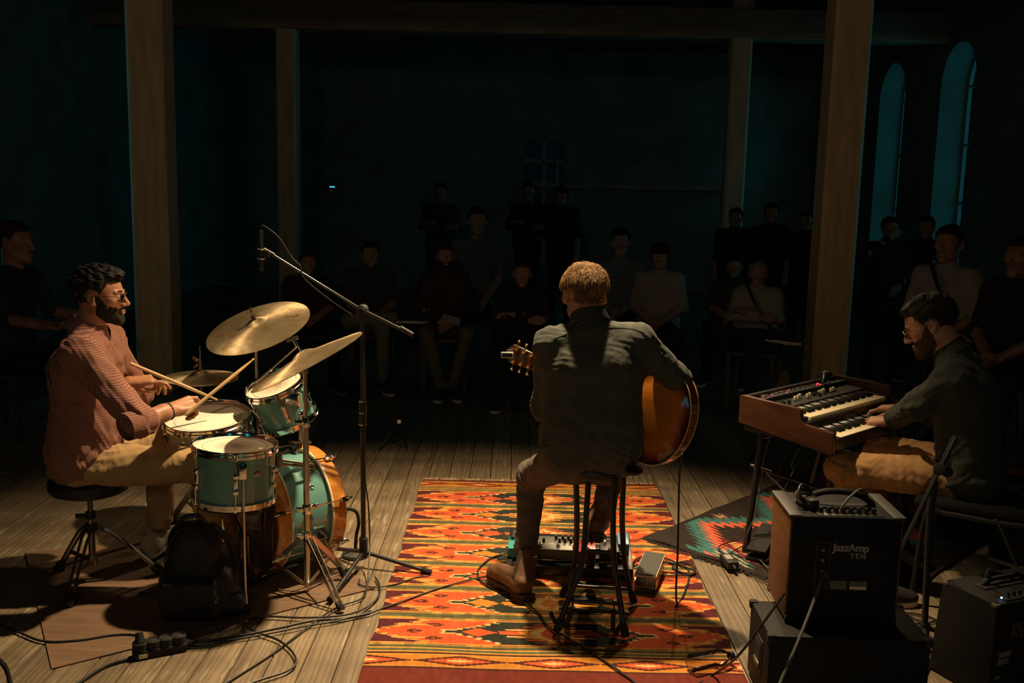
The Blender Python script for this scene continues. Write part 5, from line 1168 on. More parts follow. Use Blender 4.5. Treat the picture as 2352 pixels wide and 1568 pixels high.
p = pedal('effect_pedal', 'wide grey pedal with three switches and many black knobs', x_(1276), .205, .125, .05, M('grey brushed panel', (.13, .125, .105), .38, .4), .10); switches(p, [(-.068, -.035), (0.01, -.035), (.082, -.035)], .05)
knobs(p, [(-.055, .005), (.015, .008), (.04, .008), (.066, .008), (.088, .008), (-.0, .035), (.03, .035), (.055, .035), (.08, .035)], .05, m_black, .007, .02)
text('print_lettering', 'VO', .016, m_white, np.eye(3), (-.02, -.01, .0505), p, .0003)
p = pedal('effect_pedal', 'dark red pedal behind the stool legs', x_(1350), .075, .115, .042, M('dark red paint', (.22, .02, .015), .3), .10); switches(p, [(0, -.035)], .042); knobs(p, [(-.02, .03), (.0, .03), (.02, .03)], .042, m_black)
p = pedal('effect_pedal', 'black pedal beside the dark red one', x_(1402), .085, .115, .040, m_black, .10); switches(p, [(0, -.035)], .040); knobs(p, [(-.02, .03), (.02, .03)], .04, m_white)
p = pedal('effect_pedal', 'blue topped pedal at the right end of the pedalboard', x_(1436), .05, .115, .050, M('blue paint', (.10, .26, .40), .3), .17); switches(p, [(0, -.035)], .05)
# patch cable standing up between the pedals
a0 = fl(1354, 1290, .1); tag(MB(a0).tube(spline([at(1352, 1278, 4.20), at(1352, 1290, 4.17), at(1358, 1296, 4.165), at(1366, 1290, 4.17), at(1366, 1278, 4.20)], 6), .0028, 8).build('patch_cable', m_cableg, label='short grey patch cable looped between the pedals', cat='cable')).location = a0
# volume / expression pedal
ea, eb = fl(1462, 1352, RZ), fl(1497, 1358, RZ); ed = nz(fl(1525, 1296, RZ)-fl(1497, 1358, RZ)); ex = V(ed[1], -ed[0], 0); EC = (fl(1459, 1350, RZ)+fl(1503, 1358, RZ))/2
ER = np.stack([ex, ed, V(0, 0, 1)], 1); t = thing('volume_pedal', 'black rocker volume pedal with pale edged tread on the kilim', 'volume pedal', mat=m4(ER, EC))
MB().box((0, .115, .006), (.092, .23, .012)).build('base_plate', m_steel, t, bevel=.002)
for s in (-1, 1): MB().prism([(.0, .0), (.225, 0), (.225, .048), (.12, .055), (.0, .03)], -.0025, .0025, R=np.array([[0, 0, 1.], [1, 0, 0], [0, 1, 0]]), c=(s*.043, 0, .006)).build('side_wall', m_dsteel, t)
tr = MB().box((0, .115, .068), (.096, .245, .012), rotx(.06)).build('treadle', m_inlay, t, bevel=.003); MB().box((0, .115, .0755), (.088, .237, .005), rotx(.06)).build('tread_rubber', M('grey grip tread', (.07, .07, .066), .8, bump=.6, bscale=500), tr)
MB().cyl((0, .03, .012), (0, .05, .06), .004, n=8).cyl((-.03, .03, .025), (.03, .03, .025), .003, n=8).build('linkage', m_chrome, t)
# cables around the guitarist ------------------------------------------
def cable(label, pts, r=.0034, mat=None, plug=False):
    P = spline(pts, 10); o_ = np.asarray(P[0]); t = MB(o_).tube(P, r, 8).build('cable', mat or m_cable, label=label, cat='cable'); t.location = o_; return t
def gpath(pp, z): return [fl(x, y, z) for x, y in pp]
cable('guitar cable hanging from the guitar down to the kilim and looping back', [at(1566, 1042, 3.85), at(1561, 1080, 3.86), at(1559, 1150, 3.87), at(1557, 1260, 3.90), at(1553, 1350, 3.92), fl(1556, 1384, .012), fl(1570, 1366, .012), fl(1583, 1325, .012), fl(1575, 1302, .012), fl(1540, 1292, .012), fl(1500, 1288, .014), fl(1455, 1300, .02)], .0042)
cable('black cable coiled on the kilim beside the volume pedal', gpath([(1452, 1300), (1460, 1285), (1490, 1275), (1530, 1282), (1570, 1300), (1596, 1310), (1590, 1318), (1560, 1312), (1545, 1300), (1570, 1290), (1596, 1305), (1585, 1320), (1520, 1322)], .016), .0042)
cable('thin cable leaving the pedalboard and running left across the kilim to the floor', gpath([(1172, 1268), (1130, 1280), (1102, 1302), (1098, 1320), (1110, 1338), (1160, 1365), (1230, 1400), (1262, 1440), (1330, 1480), (1400, 1525), (1450, 1560), (1470, 1580)], .013), .004)
cable('thin cable crossing the kilim edge beside the mic stand', gpath([(1140, 1318), (1090, 1328), (1010, 1350), (940, 1375), (880, 1396), (840, 1410), (760, 1423)], .013), .0036)
# plastic bottle -------------------------------------------------------
m_pet = bpy.data.materials.new('clear plastic'); m_pet.use_nodes = True; N = m_pet.node_tree.nodes; L = m_pet.node_tree.links; tb_ = N.new('ShaderNodeBsdfTransparent'); tb_.inputs[0].default_value = (.80, .76, .72, 1); gb_ = N.new('ShaderNodeBsdfGlossy'); gb_.inputs['Roughness'].default_value = .08; mx = N.new('ShaderNodeMixShader'); lw = N.new('ShaderNodeLayerWeight'); lw.inputs[0].default_value = .35
L.new(lw.outputs['Fresnel'], mx.inputs[0]); L.new(tb_.outputs[0], mx.inputs[1]); L.new(gb_.outputs[0], mx.inputs[2]); L.new(mx.outputs[0], N['Material Output'].inputs[0])
ba_, bb_ = fl(1583, 1525, .04), fl(1697, 1503, .04); bdv = nz(bb_-ba_); t = thing('water_bottle', 'clear empty plastic bottle lying on the corner of the kilim', 'bottle', mat=m4(frame(bdv), V(ba_[0], ba_[1], RZ+.035)))
pr = [(.0001, 0), (.028, .002), (.033, .008)]
for i in range(7): pr += [(.033, .012+i*.016), (.0305, .020+i*.016)]
pr += [(.033, .125), (.030, .14), (.016, .165), (.0125, .172)]
MB().lathe(pr, 24, closed=False).build('bottle_body', m_pet, t); MB().lathe([(.0126, .170), (.0155, .170), (.0155, .186), (.0001, .186)], 20, closed=False).build('bottle_cap', m_black, t)
# ------------------------------------------------------------------ organ
KZ = .78; kA = fl(1703, 907, KZ); kB = fl(1848, 933, KZ); kC = fl(2048, 882, KZ)
ku = nz(kC-kB); ku[2] = 0; ku = nz(ku); kv = V(ku[1], -ku[0], 0)                     # u along the manuals, v towards the player
KL = float((kC-kA)@ku); KO = V(kA[0], kA[1], 0); KR = np.stack([ku, kv, V(0, 0, 1)], 1)
org = thing('stage_organ', 'two-manual stage organ in a reddish brown wooden case', 'keyboard', mat=m4(KR, KO))
m_case = M('reddish brown walnut', (.062, .021, .0095), .38, var=.3, vscale=7, stretch=(1, 1, 5), bump=.12, bscale=60, coat=.25)
side = [(0, .655), (0, KZ), (.02, KZ+.004), (.300, KZ-.008), (.312, KZ-.016), (.318, KZ-.055), (.335, KZ-.074), (.40, KZ-.080), (.468, KZ-.086), (.475, KZ-.092), (.475, .60), (.46, .595)]
for u0, nm in ((0, 'end_panel'), (KL, 'end_panel')):
    e_ = MB().prism(side, -.014, .014, R=np.array([[0, 0, 1.], [1, 0, 0], [0, 1, 0]]), c=(u0, 0, 0)).build(nm, m_case, org, bevel=.004)
inn = (.016, KL-.016); cu = KL/2; wi = KL-.03
MB().box((cu, .01, .715), (wi, .02, .125)).build('back_panel', m_black, org); MB().box((cu, .24, .625), (wi, .45, .02)).build('bottom_panel', m_black, org)
MB().prism([(.0, .755), (.085, .768), (.085, .735), (0, .735)], 0, wi, R=np.array([[0, 0, 1.], [1, 0, 0], [0, 1, 0]]), c=(.015, 0, 0)).build('control_panel', m_blackm, org)
MB().box((cu, .135, .735), (wi, .1, .02), rotx(-.05)).build('drawbar_panel', m_blackm, org)
MB().box((cu, .322, .682), (wi, .018, .05)).build('front_fascia', m_black, org); MB().box((cu, .468, .640), (wi, .014, .05)).build('key_slip', m_black, org)
text('print_lettering', 'CRUMAR', .026, M('silver lettering', (.35, .33, .27), .4, .5), np.array([[1, 0, 0], [0, 0, 1.], [0, 1, 0]]), (cu-.02, .3325, .684), org, .0006, .0006)
m_ivory = M('ivory key', (.80, .68, .44), .32); m_ebony = M('ebony key', (.010, .010, .010), .25)
nw = 36; kw = (wi-.10)/nw; WM = [None, None]; black_after = (0, 1, 3, 4, 5)
for r_, (v0, v1, z) in enumerate(((.185, .322, .728), (.338, .470, .668))):
    mn = MB().box((cu, (v0+v1)/2, z-.026), (wi, v1-v0-.004, .012)).build('manual', m_black, org)
    for i in range(nw):
        x = .065+kw*(i+.5)
        if WM[0] is None: WM[0] = MB().box((0, .066, 0), (kw-.0012, .128, .016)).box((0, .129, -.004), (kw-.0012, .004, .02)).build('white_key', m_ivory, mn, bevel=.0012, seg=1); k_ = WM[0]
        else: k_ = dup(WM[0], mn)
        k_.location = (x, v0+.004, z-.010); k_.parent = mn
        if i % 7 in black_after and i < nw-1:
            if WM[1] is None: WM[1] = MB().prism([(0, 0), (.085, 0), (.078, .011), (0, .012)], -kw*.27, kw*.27, R=np.array([[0, 0, 1.], [1, 0, 0], [0, 1, 0]])).build('black_key', m_ebony, mn, bevel=.001, seg=1); k_ = WM[1]
            else: k_ = dup(WM[1], mn)
            k_.location = (x+kw/2, v0+.004, z-.002); k_.parent = mn
    for s in (0, 1): MB().box((.032+s*(wi-.034), (v0+v1)/2, z-.008), (.034, v1-v0-.01, .02)).build('cheek_block', m_blackm, mn, bevel=.002)
# drawbars, knobs, buttons and lamps
db = None; kn_ = None; ld = None; bt_ = None
m_led = M('red lamp', (.6, .02, .02), .3, emit=(1, .03, .06), es=3.5)
for i in range(0, 9, 2):
    for c0 in (.24, .46):
        ext = (.02, .035, .015, .03, .005, .012, .025, .008, .018)[i]
        if db is None: db = MB().box((0, .0, .006), (.012, .012, .018)).build('drawbar', m_ivory, org, bevel=.002); q = db
        else: q = dup(db, org)
        q.location = (c0+.017*i, .115+ext, .752)
for i in range(8):
    if kn_ is None: kn_ = MB().tube([(0, 0, 0), (0, 0, .014), (0, 0, .018)], [.009, .008, .006], 14).build('knob', m_black, org); q = kn_
    else: q = dup(kn_, org)
    q.location = (.075+.022*i if i < 5 else .42+.016*(i-5), .15-.02*(i % 2), .744)
for i in range(26):
    if bt_ is None: bt_ = MB().box((0, 0, 0), (.014, .010, .006)).build('button', M('grey button', (.10, .095, .085), .5), org, bevel=.001); q = bt_
    else: q = dup(bt_, org)
    q.location = (.13+.024*i, .045+.018*(i % 2), .766)
for i, u in enumerate((.10, .16, .27, .33, .56, .575, .59, .58)):
    if ld is None: ld = MB().ell((0, 0, 0), (.003, .003, .003), 8, 6).build('indicator_lamp', m_led, org); q = ld
    else: q = dup(ld, org)
    q.location = (u, .05+.012*(i % 3), .772)
MB().box((.055, .045, .7625), (.045, .03, .002), rotx(.15)).build('paper_sticker', M('pink sticker', (.75, .42, .30), .6), org)
for a, b in ((.12, .18), (.22, .36), (.40, .53), (.56, .63)): MB().box(((a+b)/2, .028, .7645), (b-a, .003, .001), rotx(.15)).build('panel_print', m_inlay, org)
# keyboard stand
sb = fl(1722, 1262, .0); t = thing('keyboard_stand', 'black tubular stand with splayed legs under the organ', 'keyboard stand', KO+V(.2, 0, 0)); o = KO+V(.2, 0, 0)
K3 = lambda u, v, z: KR@V(u, v, z)+KO
f1 = fl(1712, 1268, .012)
for u0 in (0, 1):
    du = (KL-.2)*u0
    for (v0, v1) in ((.06, -.06), (.40, .50)):
        top_ = K3(.1+du, v0, .612); ft = K3(.1+du, v1, .014)
        if u0 == 0 and v0 < .1: ft = V(f1[0], f1[1], .014)
        if u0 == 0 and v0 > .1: top_ = K3(.12, .40, .612); ft = K3(.12, .42, .014)
        l = MB(o).cyl(top_, ft, .015, n=14).build('leg', m_black, t); MB(o).cyl(ft+(top_-ft)*.05, ft-V(0, 0, .004), .018, n=14).build('rubber_foot', m_rubber, l)
    MB(o).cyl(K3(.1+du, .06, .612), K3(.1+du, .42, .612), .013, n=12).build('top_bar', m_black, t); MB(o).cyl(K3(.1+du, .01, .43), K3(.1+du, .42, .40), .009, n=12).build('cross_bar', m_black, t)
MB(o).cyl(K3(.1, .05, .55), K3(KL-.1, .05, .55), .012, n=12).build('long_bar', m_black, t)
# small black gadget on the organ's far corner
c = at(1962, 872, kC[1]+.03); c = K3(KL-.22, .07, .79); t = thing('small_black_gadget', 'small black gadget with a coiled cord on the far end of the organ', 'gadget', c)
MB(c).tube(spline([c+KR@V(-.09, .04, 0), c+KR@V(-.04, .02, .012), c+KR@V(.0, .0, .02), c+KR@V(.045, -.01, .018)], 6), [.006]*6+[.011]*6+[.018]*7, 12).build('body', m_black, t); MB(c).ell(c+KR@V(.04, -.01, .022), (.03, .022, .018), 14, 10).build('head', m_blackm, t); MB(c).tube(spline([c+KR@V(.05, 0, .01), c+KR@V(.09, -.03, .0), c+KR@V(.03, -.05, .004), c+KR@V(-.06, -.04, .0)], 8), .0028, 6).build('cord', m_cable, t)
# ---- organ player -----------------------------------------------------
face = nz(V(-.86, .51, 0)); J = {}
hip = fl(2150, 1125, .46); hip = V(1.975, 4.13, .545)
rt = nz(np.cross(face, V(0, 0, 1)))            # his right-hand side
J['pel'] = hip; J['chest'] = hip+V(0, 0, .345)+face*.055; J['nb'] = hip+V(0, 0, .50)+face*.115
J['head'] = at(2139, 745, J['nb'][1]+.05)
J['shL'] = J['chest']+V(0, 0, .075)-rt*.165+face*.03; J['shR'] = J['chest']+V(0, 0, .075)+rt*.165+face*.03
J['wrL'] = at(2046, 966, 4.42); J['wrR'] = at(2068, 938, 4.56); J['elL'] = at(2100, 935, 4.12); J['elR'] = J['chest']+rt*.25-V(0, 0, .17)+face*.10
J['hipL'] = hip-rt*.085-V(0, 0, .02); J['hipR'] = hip+rt*.085-V(0, 0, .02)
J['knL'] = at(1935, 1075, 4.28); J['anL'] = at(1945, 1240, 4.40); J['knR'] = hip+rt*.20-kv*.44-V(0, 0, .04); J['anR'] = V(J['knR'][0], J['knR'][1]+.02, .12)
o = V(hip[0], hip[1], 0); mskin3 = skinmat('organist skin', (.50, .25, .145)); Rh = headframe(nz(face*.9+V(-.12, 0, -.52)), (0, 0, 1))
hd, hr, bd_m = make_head(J['head'], Rh, J['nb'], .003, dict(top=.018, side=.006, z0=-.01, z1=.07, front=.007, amp=.0025, freq=120, locks=1800, len=.022, lz=.03, lw=.002, mess=.3, lift=.2), dict(t=.0035), 1.03)
fK = nz(-kv*.8-ku*.25+V(0, 0, -.12))
hL = make_hand(J['elL'], J['wrL'], fK, V(0, 0, 1)-ku*.15, ku, [(20, 35, 25, 4), (28, 38, 25, 1), (32, 40, 25, -2), (36, 38, 25, -5)], [(.02, .02, -.01), (.045, .048, -.018), (.070, .056, -.026), (.09, .056, -.034)])
hR = make_hand(J['elR'], J['wrR'], nz(-kv*.85-ku*.2+V(0, 0, -.1)), V(0, 0, 1), -ku, [(18, 32, 22, 4), (24, 36, 22, 1), (28, 36, 22, -2), (32, 36, 22, -5)], [(.02, .02, -.01), (.045, .048, -.018), (.070, .056, -.026), (.09, .056, -.034)])
P3 = mesh_obj('person', [body_core(J, .012).mesh()]+hd+[hL, hR], mskin3, None, o, label='bearded organ player in dark shirt bending over the keys', cat='person'); P3.location = o
mesh_obj('hair', hr, hairmat('dark brown hair', (.012, .009, .007), (.03, .022, .015)), P3, o); mesh_obj('beard', [bd_m], hairmat('brown beard', (.06, .028, .014)), P3, o); face_bits(P3, o, J['head'], Rh, 1.03, M('thin metal frame', (.4, .35, .28), .25, 1))
msh3 = cloth('dark olive grey shirt', (.046, .050, .042), bump=.45); mesh_obj('shirt', [make_shirt(J, .006, .006, .008, sleeve=.84, hem=-.005, seed=31).mesh()], msh3, P3, o); collar(P3, o, J, msh3, .055, .022)
for d in 'LR':
    w_ = J['el'+d]+(J['wr'+d]-J['el'+d])*.86; dd = nz(J['wr'+d]-J['el'+d]); MB(o).tube([w_-dd*.055, w_-dd*.05, w_+dd*.004, w_+dd*.006], [.040, .046, .044, .038], 22, cap=False).build('cuff', msh3, P3)
mtr3 = cloth('tan corduroy', (.36, .20, .085)); mesh_obj('trousers', [make_trousers(J, .007, .006, .013, seed=33, cuff=.03).mesh()], mtr3, P3, o)
m_canv = M('black canvas shoe', (.02, .018, .017), .8); m_wsole = M('cream rubber sole', (.62, .54, .42), .6)
a = J['anL']; make_shoe(P3, o, V(a[0]+.02, a[1]-.05, .022), V(a[0]-.06, a[1]+.2, .022), a, 'shoe', m_canv, m_wsole, lace=m_lace); a = J['anR']; make_shoe(P3, o, V(a[0]+.03, a[1]-.05, .022), V(a[0]-.1, a[1]+.2, .022), a, 'shoe', m_canv, m_wsole, lace=m_lace)
# his chair: black upholstered conference chair on a bent steel tube frame
cc_ = V(hip[0], hip[1], 0)+kv*.04; CR = np.stack([rt, face, V(0, 0, 1)], 1); t = thing('conference_chair', 'black upholstered chair with tubular frame under the organ player', 'chair', mat=m4(CR, cc_))
m_uph = M('black upholstery fabric', (.006, .0065, .007), .9, bump=.3, bscale=300, spec=.2)
s = SDF((-.28, -.28, .38), (.28, .28, .50), .009); s.rbox((0, 0, .435), (.235, .225, .028), .026); v, q = s.mesh(); mesh_obj('seat', [(v, q)], m_uph, t)
s = SDF((-.28, -.42, .52), (.28, -.18, .98), .010); s.rbox((0, -.275, .735), (.22, .026, .175), .025, rotx(-.16)); X, Y, Z = s.grid(); mesh_obj('backrest', [s.mesh()], m_uph, t)
for sx in (-1, 1):
    MB().tube(spline([(sx*.235, .20, .012), (sx*.235, .17, .40), (sx*.235, .10, .415), (sx*.235, -.16, .415), (sx*.235, -.22, .46), (sx*.22, -.30, .80)], 6), .0105, 10).build('front_leg_tube', m_black, t)
    MB().tube(spline([(sx*.235, -.30, .012), (sx*.235, -.12, .38), (sx*.235, -.08, .415)], 6), .0105, 10).build('rear_leg_tube', m_black, t)
MB().cyl((-.235, .1, .405), (.235, .1, .405), .009, n=10).build('cross_tube', m_black, t)
# lone sneaker sticking out behind the amplifier
ha = fl(1956, 1388, .0); sn = thing('sneaker', 'black canvas sneaker with thick cream sole on the floor behind the amplifier', 'shoe', ha); y = nz(fl(2112, 1388)-ha)
make_shoe(sn, ha*0+ha, ha+V(0, 0, .002), ha+y*.285+V(0, 0, .002), ha+V(0, 0, .1), 'shoe', m_canv, m_wsole, lace=m_lace)
# ------------------------------------------------------------------ boom microphone stand over the drums
m_boom = M('black gloss tube', (.03, .029, .027), .22); mb = fl(835, 1303); t = thing('microphone_stand', 'black boom microphone stand reaching over the drum kit', 'microphone stand', mb); o = mb
jt = at(832, 712, mb[1]); mid_ = at(833, 968, mb[1]); b1 = at(606, 572, mb[1]-.03); b2 = at(946, 768, mb[1]+.02)
MB(o).cyl(mb+V(0, 0, .05), mid_, .0115, n=14).build('lower_tube', m_black, t); MB(o).cyl(mid_, jt, .0085, n=14).build('upper_tube', m_black, t)
MB(o).cyl(mid_-V(0, 0, .01), mid_+V(0, 0, .09), .0165, n=16).build('height_clutch', m_blackm, t, bevel=.002)
for dz in (-.012, .04, .092): MB(o).torus(mid_+V(0, 0, dz), .0168, .0018, None, 20, 6).build('clutch_ring', m_chrome, t)
bd_ = nz(b1-b2); MB(o).cyl(b1, jt+bd_*.02+V(0, -.015, .004), .006, n=12).build('boom_arm', m_boom, t); MB(o).cyl(jt-bd_*.0+V(0, -.015, .004), b2, .0075, n=12).build('boom_tail', m_boom, t)
MB(o).cyl(b2+bd_*.06, b2-bd_*.004, .0105, n=12).build('counter_cap', m_black, t); MB(o).cyl(b1, b1-bd_*.05, .0085, n=12).build('arm_tip', m_black, t)
MB(o).cyl(jt+V(0, -.035, 0), jt+V(0, .03, 0), .024, n=18).build('boom_clutch', m_blackm, t, bevel=.003); MB(o).cyl(jt+V(0, -.05, -.004), jt+V(0, -.035, -.004), .02, n=18).build('clutch_knob', m_rubber, t, bevel=.002)
MB(o).cyl(mb+V(0, 0, .05), mb+V(0, 0, .14), .019, n=16).build('leg_hub', m_blackm, t, bevel=.003)
for f in (fl(990, 1321), fl(757, 1384, BZ), V(-.90, 4.47, 0)):
    f = f+V(0, 0, .013); a = mb+V(0, 0, .075); l = MB(o).cyl(a, f, .009, n=12).build('leg', m_black, t); MB(o).cyl(f+(a-f)*.14, f, .0135, n=14).build('rubber_foot', m_rubber, l)
mc = at(600, 522, mb[1]-.04); ml = at(599, 622, mb[1]-.04); md = nz(ml-mc); t = thing('microphone', 'slim black condenser microphone hanging at the end of the boom', 'microphone', mc); o = mc
MB(o).cyl(mc+md*.11, ml, .0105, n=16).build('capsule_body', m_blackm, t); MB(o).cyl(mc+md*.012, mc+md*.075, .0085, n=14).build('connector', m_dsteel, t); MB(o).cyl(mc+md*.075, mc+md*.112, .0075, n=14).build('shank', m_blackm, t)
for k in (.092, .132): MB(o).torus(mc+md*k, .016, .003, frame(md), 20, 6).build('shock_ring', m_dsteel, t)
MB(o).box(mc+md*.112+V(.02, 0, .0), (.03, .012, .03)).build('clip', m_blackm, t, bevel=.003)
cable('thin microphone cable arching from the microphone to the boom', [mc+md*.012, mc+V(0, 0, .0), mc+V(.012, 0, .006), at(640, 545, mb[1]-.04), at(668, 588, mb[1]-.035), at(690, 612, mb[1]-.03), at(700, 640, mb[1]-.03), at(760, 690, mb[1]-.02), at(828, 735, mb[1]-.02)], .0026)
cable('microphone cable hanging along the boom stand pole down to the floor', [at(836, 745, mb[1]-.014), at(839, 900, mb[1]-.014), at(838, 1080, mb[1]-.015), at(846, 1160, mb[1]-.02), at(849, 1240, mb[1]-.03), fl(845, 1330, .03), fl(832, 1372, .012), fl(780, 1392, .012), fl(735, 1418, .014), fl(680, 1460, .008), fl(620, 1505, .006), fl(530, 1562, .006), fl(500, 1580, .006)], .0034)
cable('stage cable looping over the hardboard and the floor boards', gpath([(862, 1325), (872, 1345), (868, 1370), (840, 1395), (790, 1412), (700, 1418), (610, 1415), (572, 1422), (566, 1438), (600, 1455), (640, 1470), (670, 1495), (680, 1520), (660, 1540), (600, 1560), (560, 1575)], .013), .0042)
cable('thick black cable running from the power strip to the kilim', gpath([(430, 1472), (480, 1470), (560, 1458), (640, 1442), (720, 1425), (790, 1420), (850, 1408)], .012), .0055)
cable('second black cable lying next to the thick one', gpath([(430, 1478), (500, 1473), (600, 1458), (700, 1438), (780, 1424), (852, 1402)], .012), .0036)
cable('cable entering from the left edge into the power strip', gpath([(-20, 1428), (40, 1450), (100, 1472), (180, 1470), (260, 1458), (310, 1458), (335, 1472)], .010)+[fl(338, 1490, .03)], .0045)
cable('cable curving out of the lower left corner', gpath([(-10, 1505), (15, 1530), (28, 1575)], .008), .0045)
cable('cable from the left end of the power strip towards the camera', gpath([(296, 1512), (240, 1530), (170, 1575)], .008), .006)
cable('cable running from the base of the boom stand onto the kilim', gpath([(826, 1330), (826, 1342), (860, 1348), (905, 1342), (955, 1326), (985, 1322)], .012), .003)
# small table stand with gooseneck in front of the bass drum
gs = fl(816, 1277); t = thing('short_microphone_stand', 'low round-base stand with a black gooseneck in front of the bass drum', 'microphone stand', gs); o = gs
MB(o).lathe([(.0001, .0), (.058, .0), (.062, .006), (.06, .016), (.02, .026), (.0001, .028)], 30, (gs[0], gs[1], 0), closed=False).build('round_base', M('dark grey cast iron', (.05, .05, .048), .5), t)
MB(o).tube(spline([gs+V(0, 0, .02), gs+V(.005, 0, .10), at(824, 1200, gs[1]), at(818, 1175, gs[1]-.01), at(796, 1168, gs[1]-.03), at(786, 1180, gs[1]-.04)], 8), .008, 12).build('gooseneck', m_rubber, t)
# mini tripod with an action camera on the floor beyond the drums
tc_ = fl(905, 1012); tc_ = V(-.75, 6.42, 0); t = thing('mini_tripod', 'tiny black tripod with a small camera standing on the dark floor', 'tripod', tc_); o = tc_; hubt = at(906, 975, tc_[1])
for f in (fl(872, 1033), fl(935, 1030), tc_+V(.02, .12, 0)): MB(o).cyl(hubt, f+V(0, 0, .006), .009, .007, 10).build('leg', m_black, t)
MB(o).cyl(hubt-V(0, 0, .01), hubt+V(0, 0, .06), .014, n=12).build('centre_post', m_black, t); MB(o).box(hubt+V(.035, -.01, .03), (.05, .035, .045)).build('camera_body', m_blackm, t, bevel=.005); MB(o).cyl(hubt+V(.035, -.028, .03), hubt+V(.035, -.04, .03), .014, n=14).build('lens', m_chrome, t); MB(o).box(hubt+V(-.01, 0, .075), (.03, .02, .02)).build('clamp_head', m_blackm, t, bevel=.003)
# ------------------------------------------------------------------ backpack
bp0 = fl(458, 1412, BZ); t = thing('backpack', 'black backpack standing upright in front of the drum throne', 'backpack', bp0); o = bp0
m_nyl = M('black ripstop nylon', (.008, .008, .009), .62, bump=.4, bscale=70, bdist=.003); m_web = M('black webbing', (.02, .02, .02), .75, bump=.3, bscale=400)
s = SDF(bp0+V(-.22, -.13, -.01), bp0+V(.22, .17, .50), .006)
s.rbox(bp0+V(-.004, .02, .10), (.150, .085, .10), .06, k=.05); s.rbox(bp0+V(-.025, .03, .21), (.100, .070, .12), .06, rotz(.05), k=.05); s.cap(bp0+V(-.055, .035, .315), bp0+V(-.01, .035, .325), .056, .05, k=.05)
s.rbox(bp0+V(-.012, -.075, .095), (.112, .030, .085), .028, rotx(.08), k=.018); s.ell(bp0+V(.135, 0, .06), (.05, .06, .055), k=.03)
folds(s, .0045, 36, 8); folds(s, .002, 80, 9); X, Y, Z = s.grid(); s.f = np.maximum(s.f, (BZ+.001-Z).astype(np.float32)).astype(np.float32)
mesh_obj('bag_body', [s.mesh()], m_nyl, t, o)
MB(o).tube(spline([bp0+V(-.075, .03, .365), bp0+V(-.045, .01, .40), bp0+V(.0, .02, .40), bp0+V(.015, .04, .37)], 6), .009, 10).build('carry_handle', m_web, t)
zp = [bp0+V(x, y, z) for x, y, z in ((-.125, -.055, .10), (-.122, -.05, .17), (-.115, -.042, .24), (-.095, -.035, .31), (-.05, -.02, .362), (.0, -.02, .362))]
MB(o).tube(spline(zp, 6), .0035, 6).build('zip', m_blackm, t); MB(o).box(bp0+V(-.116, -.05, .225), (.005, .004, .02)).build('zip_pull', m_dsteel, t); MB(o).box(bp0+V(-.105, -.10, .155), (.007, .004, .028), roty(.35)).build('zip_pull', m_steel, t)
MB(o).tube(spline([bp0+V(-.10, -.108, .165), bp0+V(0, -.118, .172), bp0+V(.09, -.105, .165)], 6), .003, 6).build('zip', m_blackm, t)
MB(o).tube([bp0+V(-.13, -.02, .10), bp0+V(-.20, -.01, .085), bp0+V(-.235, .0, .08)], .010, 6).build('strap_tail', m_web, t)
for sx in (-1, 1): MB(o).tube(spline([bp0+V(sx*.05-.02, .09, .34), bp0+V(sx*.09, .13, .25), bp0+V(sx*.12, .12, .12), bp0+V(sx*.13, .08, .05)], 6), .014, 8).build('shoulder_strap', m_web, t)
b = MB(o)
for i in range(6): b.box(bp0+V(.085+.009*(i % 3), -.098, .13-.016*(i//2)), (.006, .003, .012), roty(.3*(i % 2)))
b.build('embroidered_logo', M('grey thread', (.16, .16, .155), .7), t, kind='stuff')
# ------------------------------------------------------------------ power strip
pa_, pb_ = fl(305, 1512, .0), fl(428, 1488, .0); pv = nz(pb_-pa_); pr_ = V(-pv[1], pv[0], 0); t = thing('power_strip', 'black rubber power strip with round sockets lying at the board edge', 'power strip', mat=m4(np.stack([pv, pr_, V(0, 0, 1)], 1), (pa_+pb_)/2)); Lp = float(np.linalg.norm(pb_-pa_))
MB().box((0, 0, .016), (Lp, .06, .032)).build('housing', m_rubber, t, bevel=.010); sk = None
for i in range(4):
    if sk is None: sk = MB().lathe([(.0001, .012), (.016, .012), (.019, .010), (.023, .016), (.027, .012), (.028, -.012), (.0001, -.012)], 24, closed=False).build('socket', m_rubber, t)
    else: sk = dup(sk, t)
    sk.location = ((i-1.5)*Lp/4.2, .0, .044)
MB().tube([(Lp/2-.01, 0, .02), (Lp/2+.03, 0, .016)], [.018, .009], 12).build('strain_relief', m_rubber, t); MB().tube([(-Lp*.36, 0, .056), (-Lp*.36, .01, .09)], [.018, .013], 14).build('plug', m_rubber, t); MB().box((-Lp*.33, -.0305, .014), (.03, .002, .014)).build('rating_sticker', m_inlay, t)
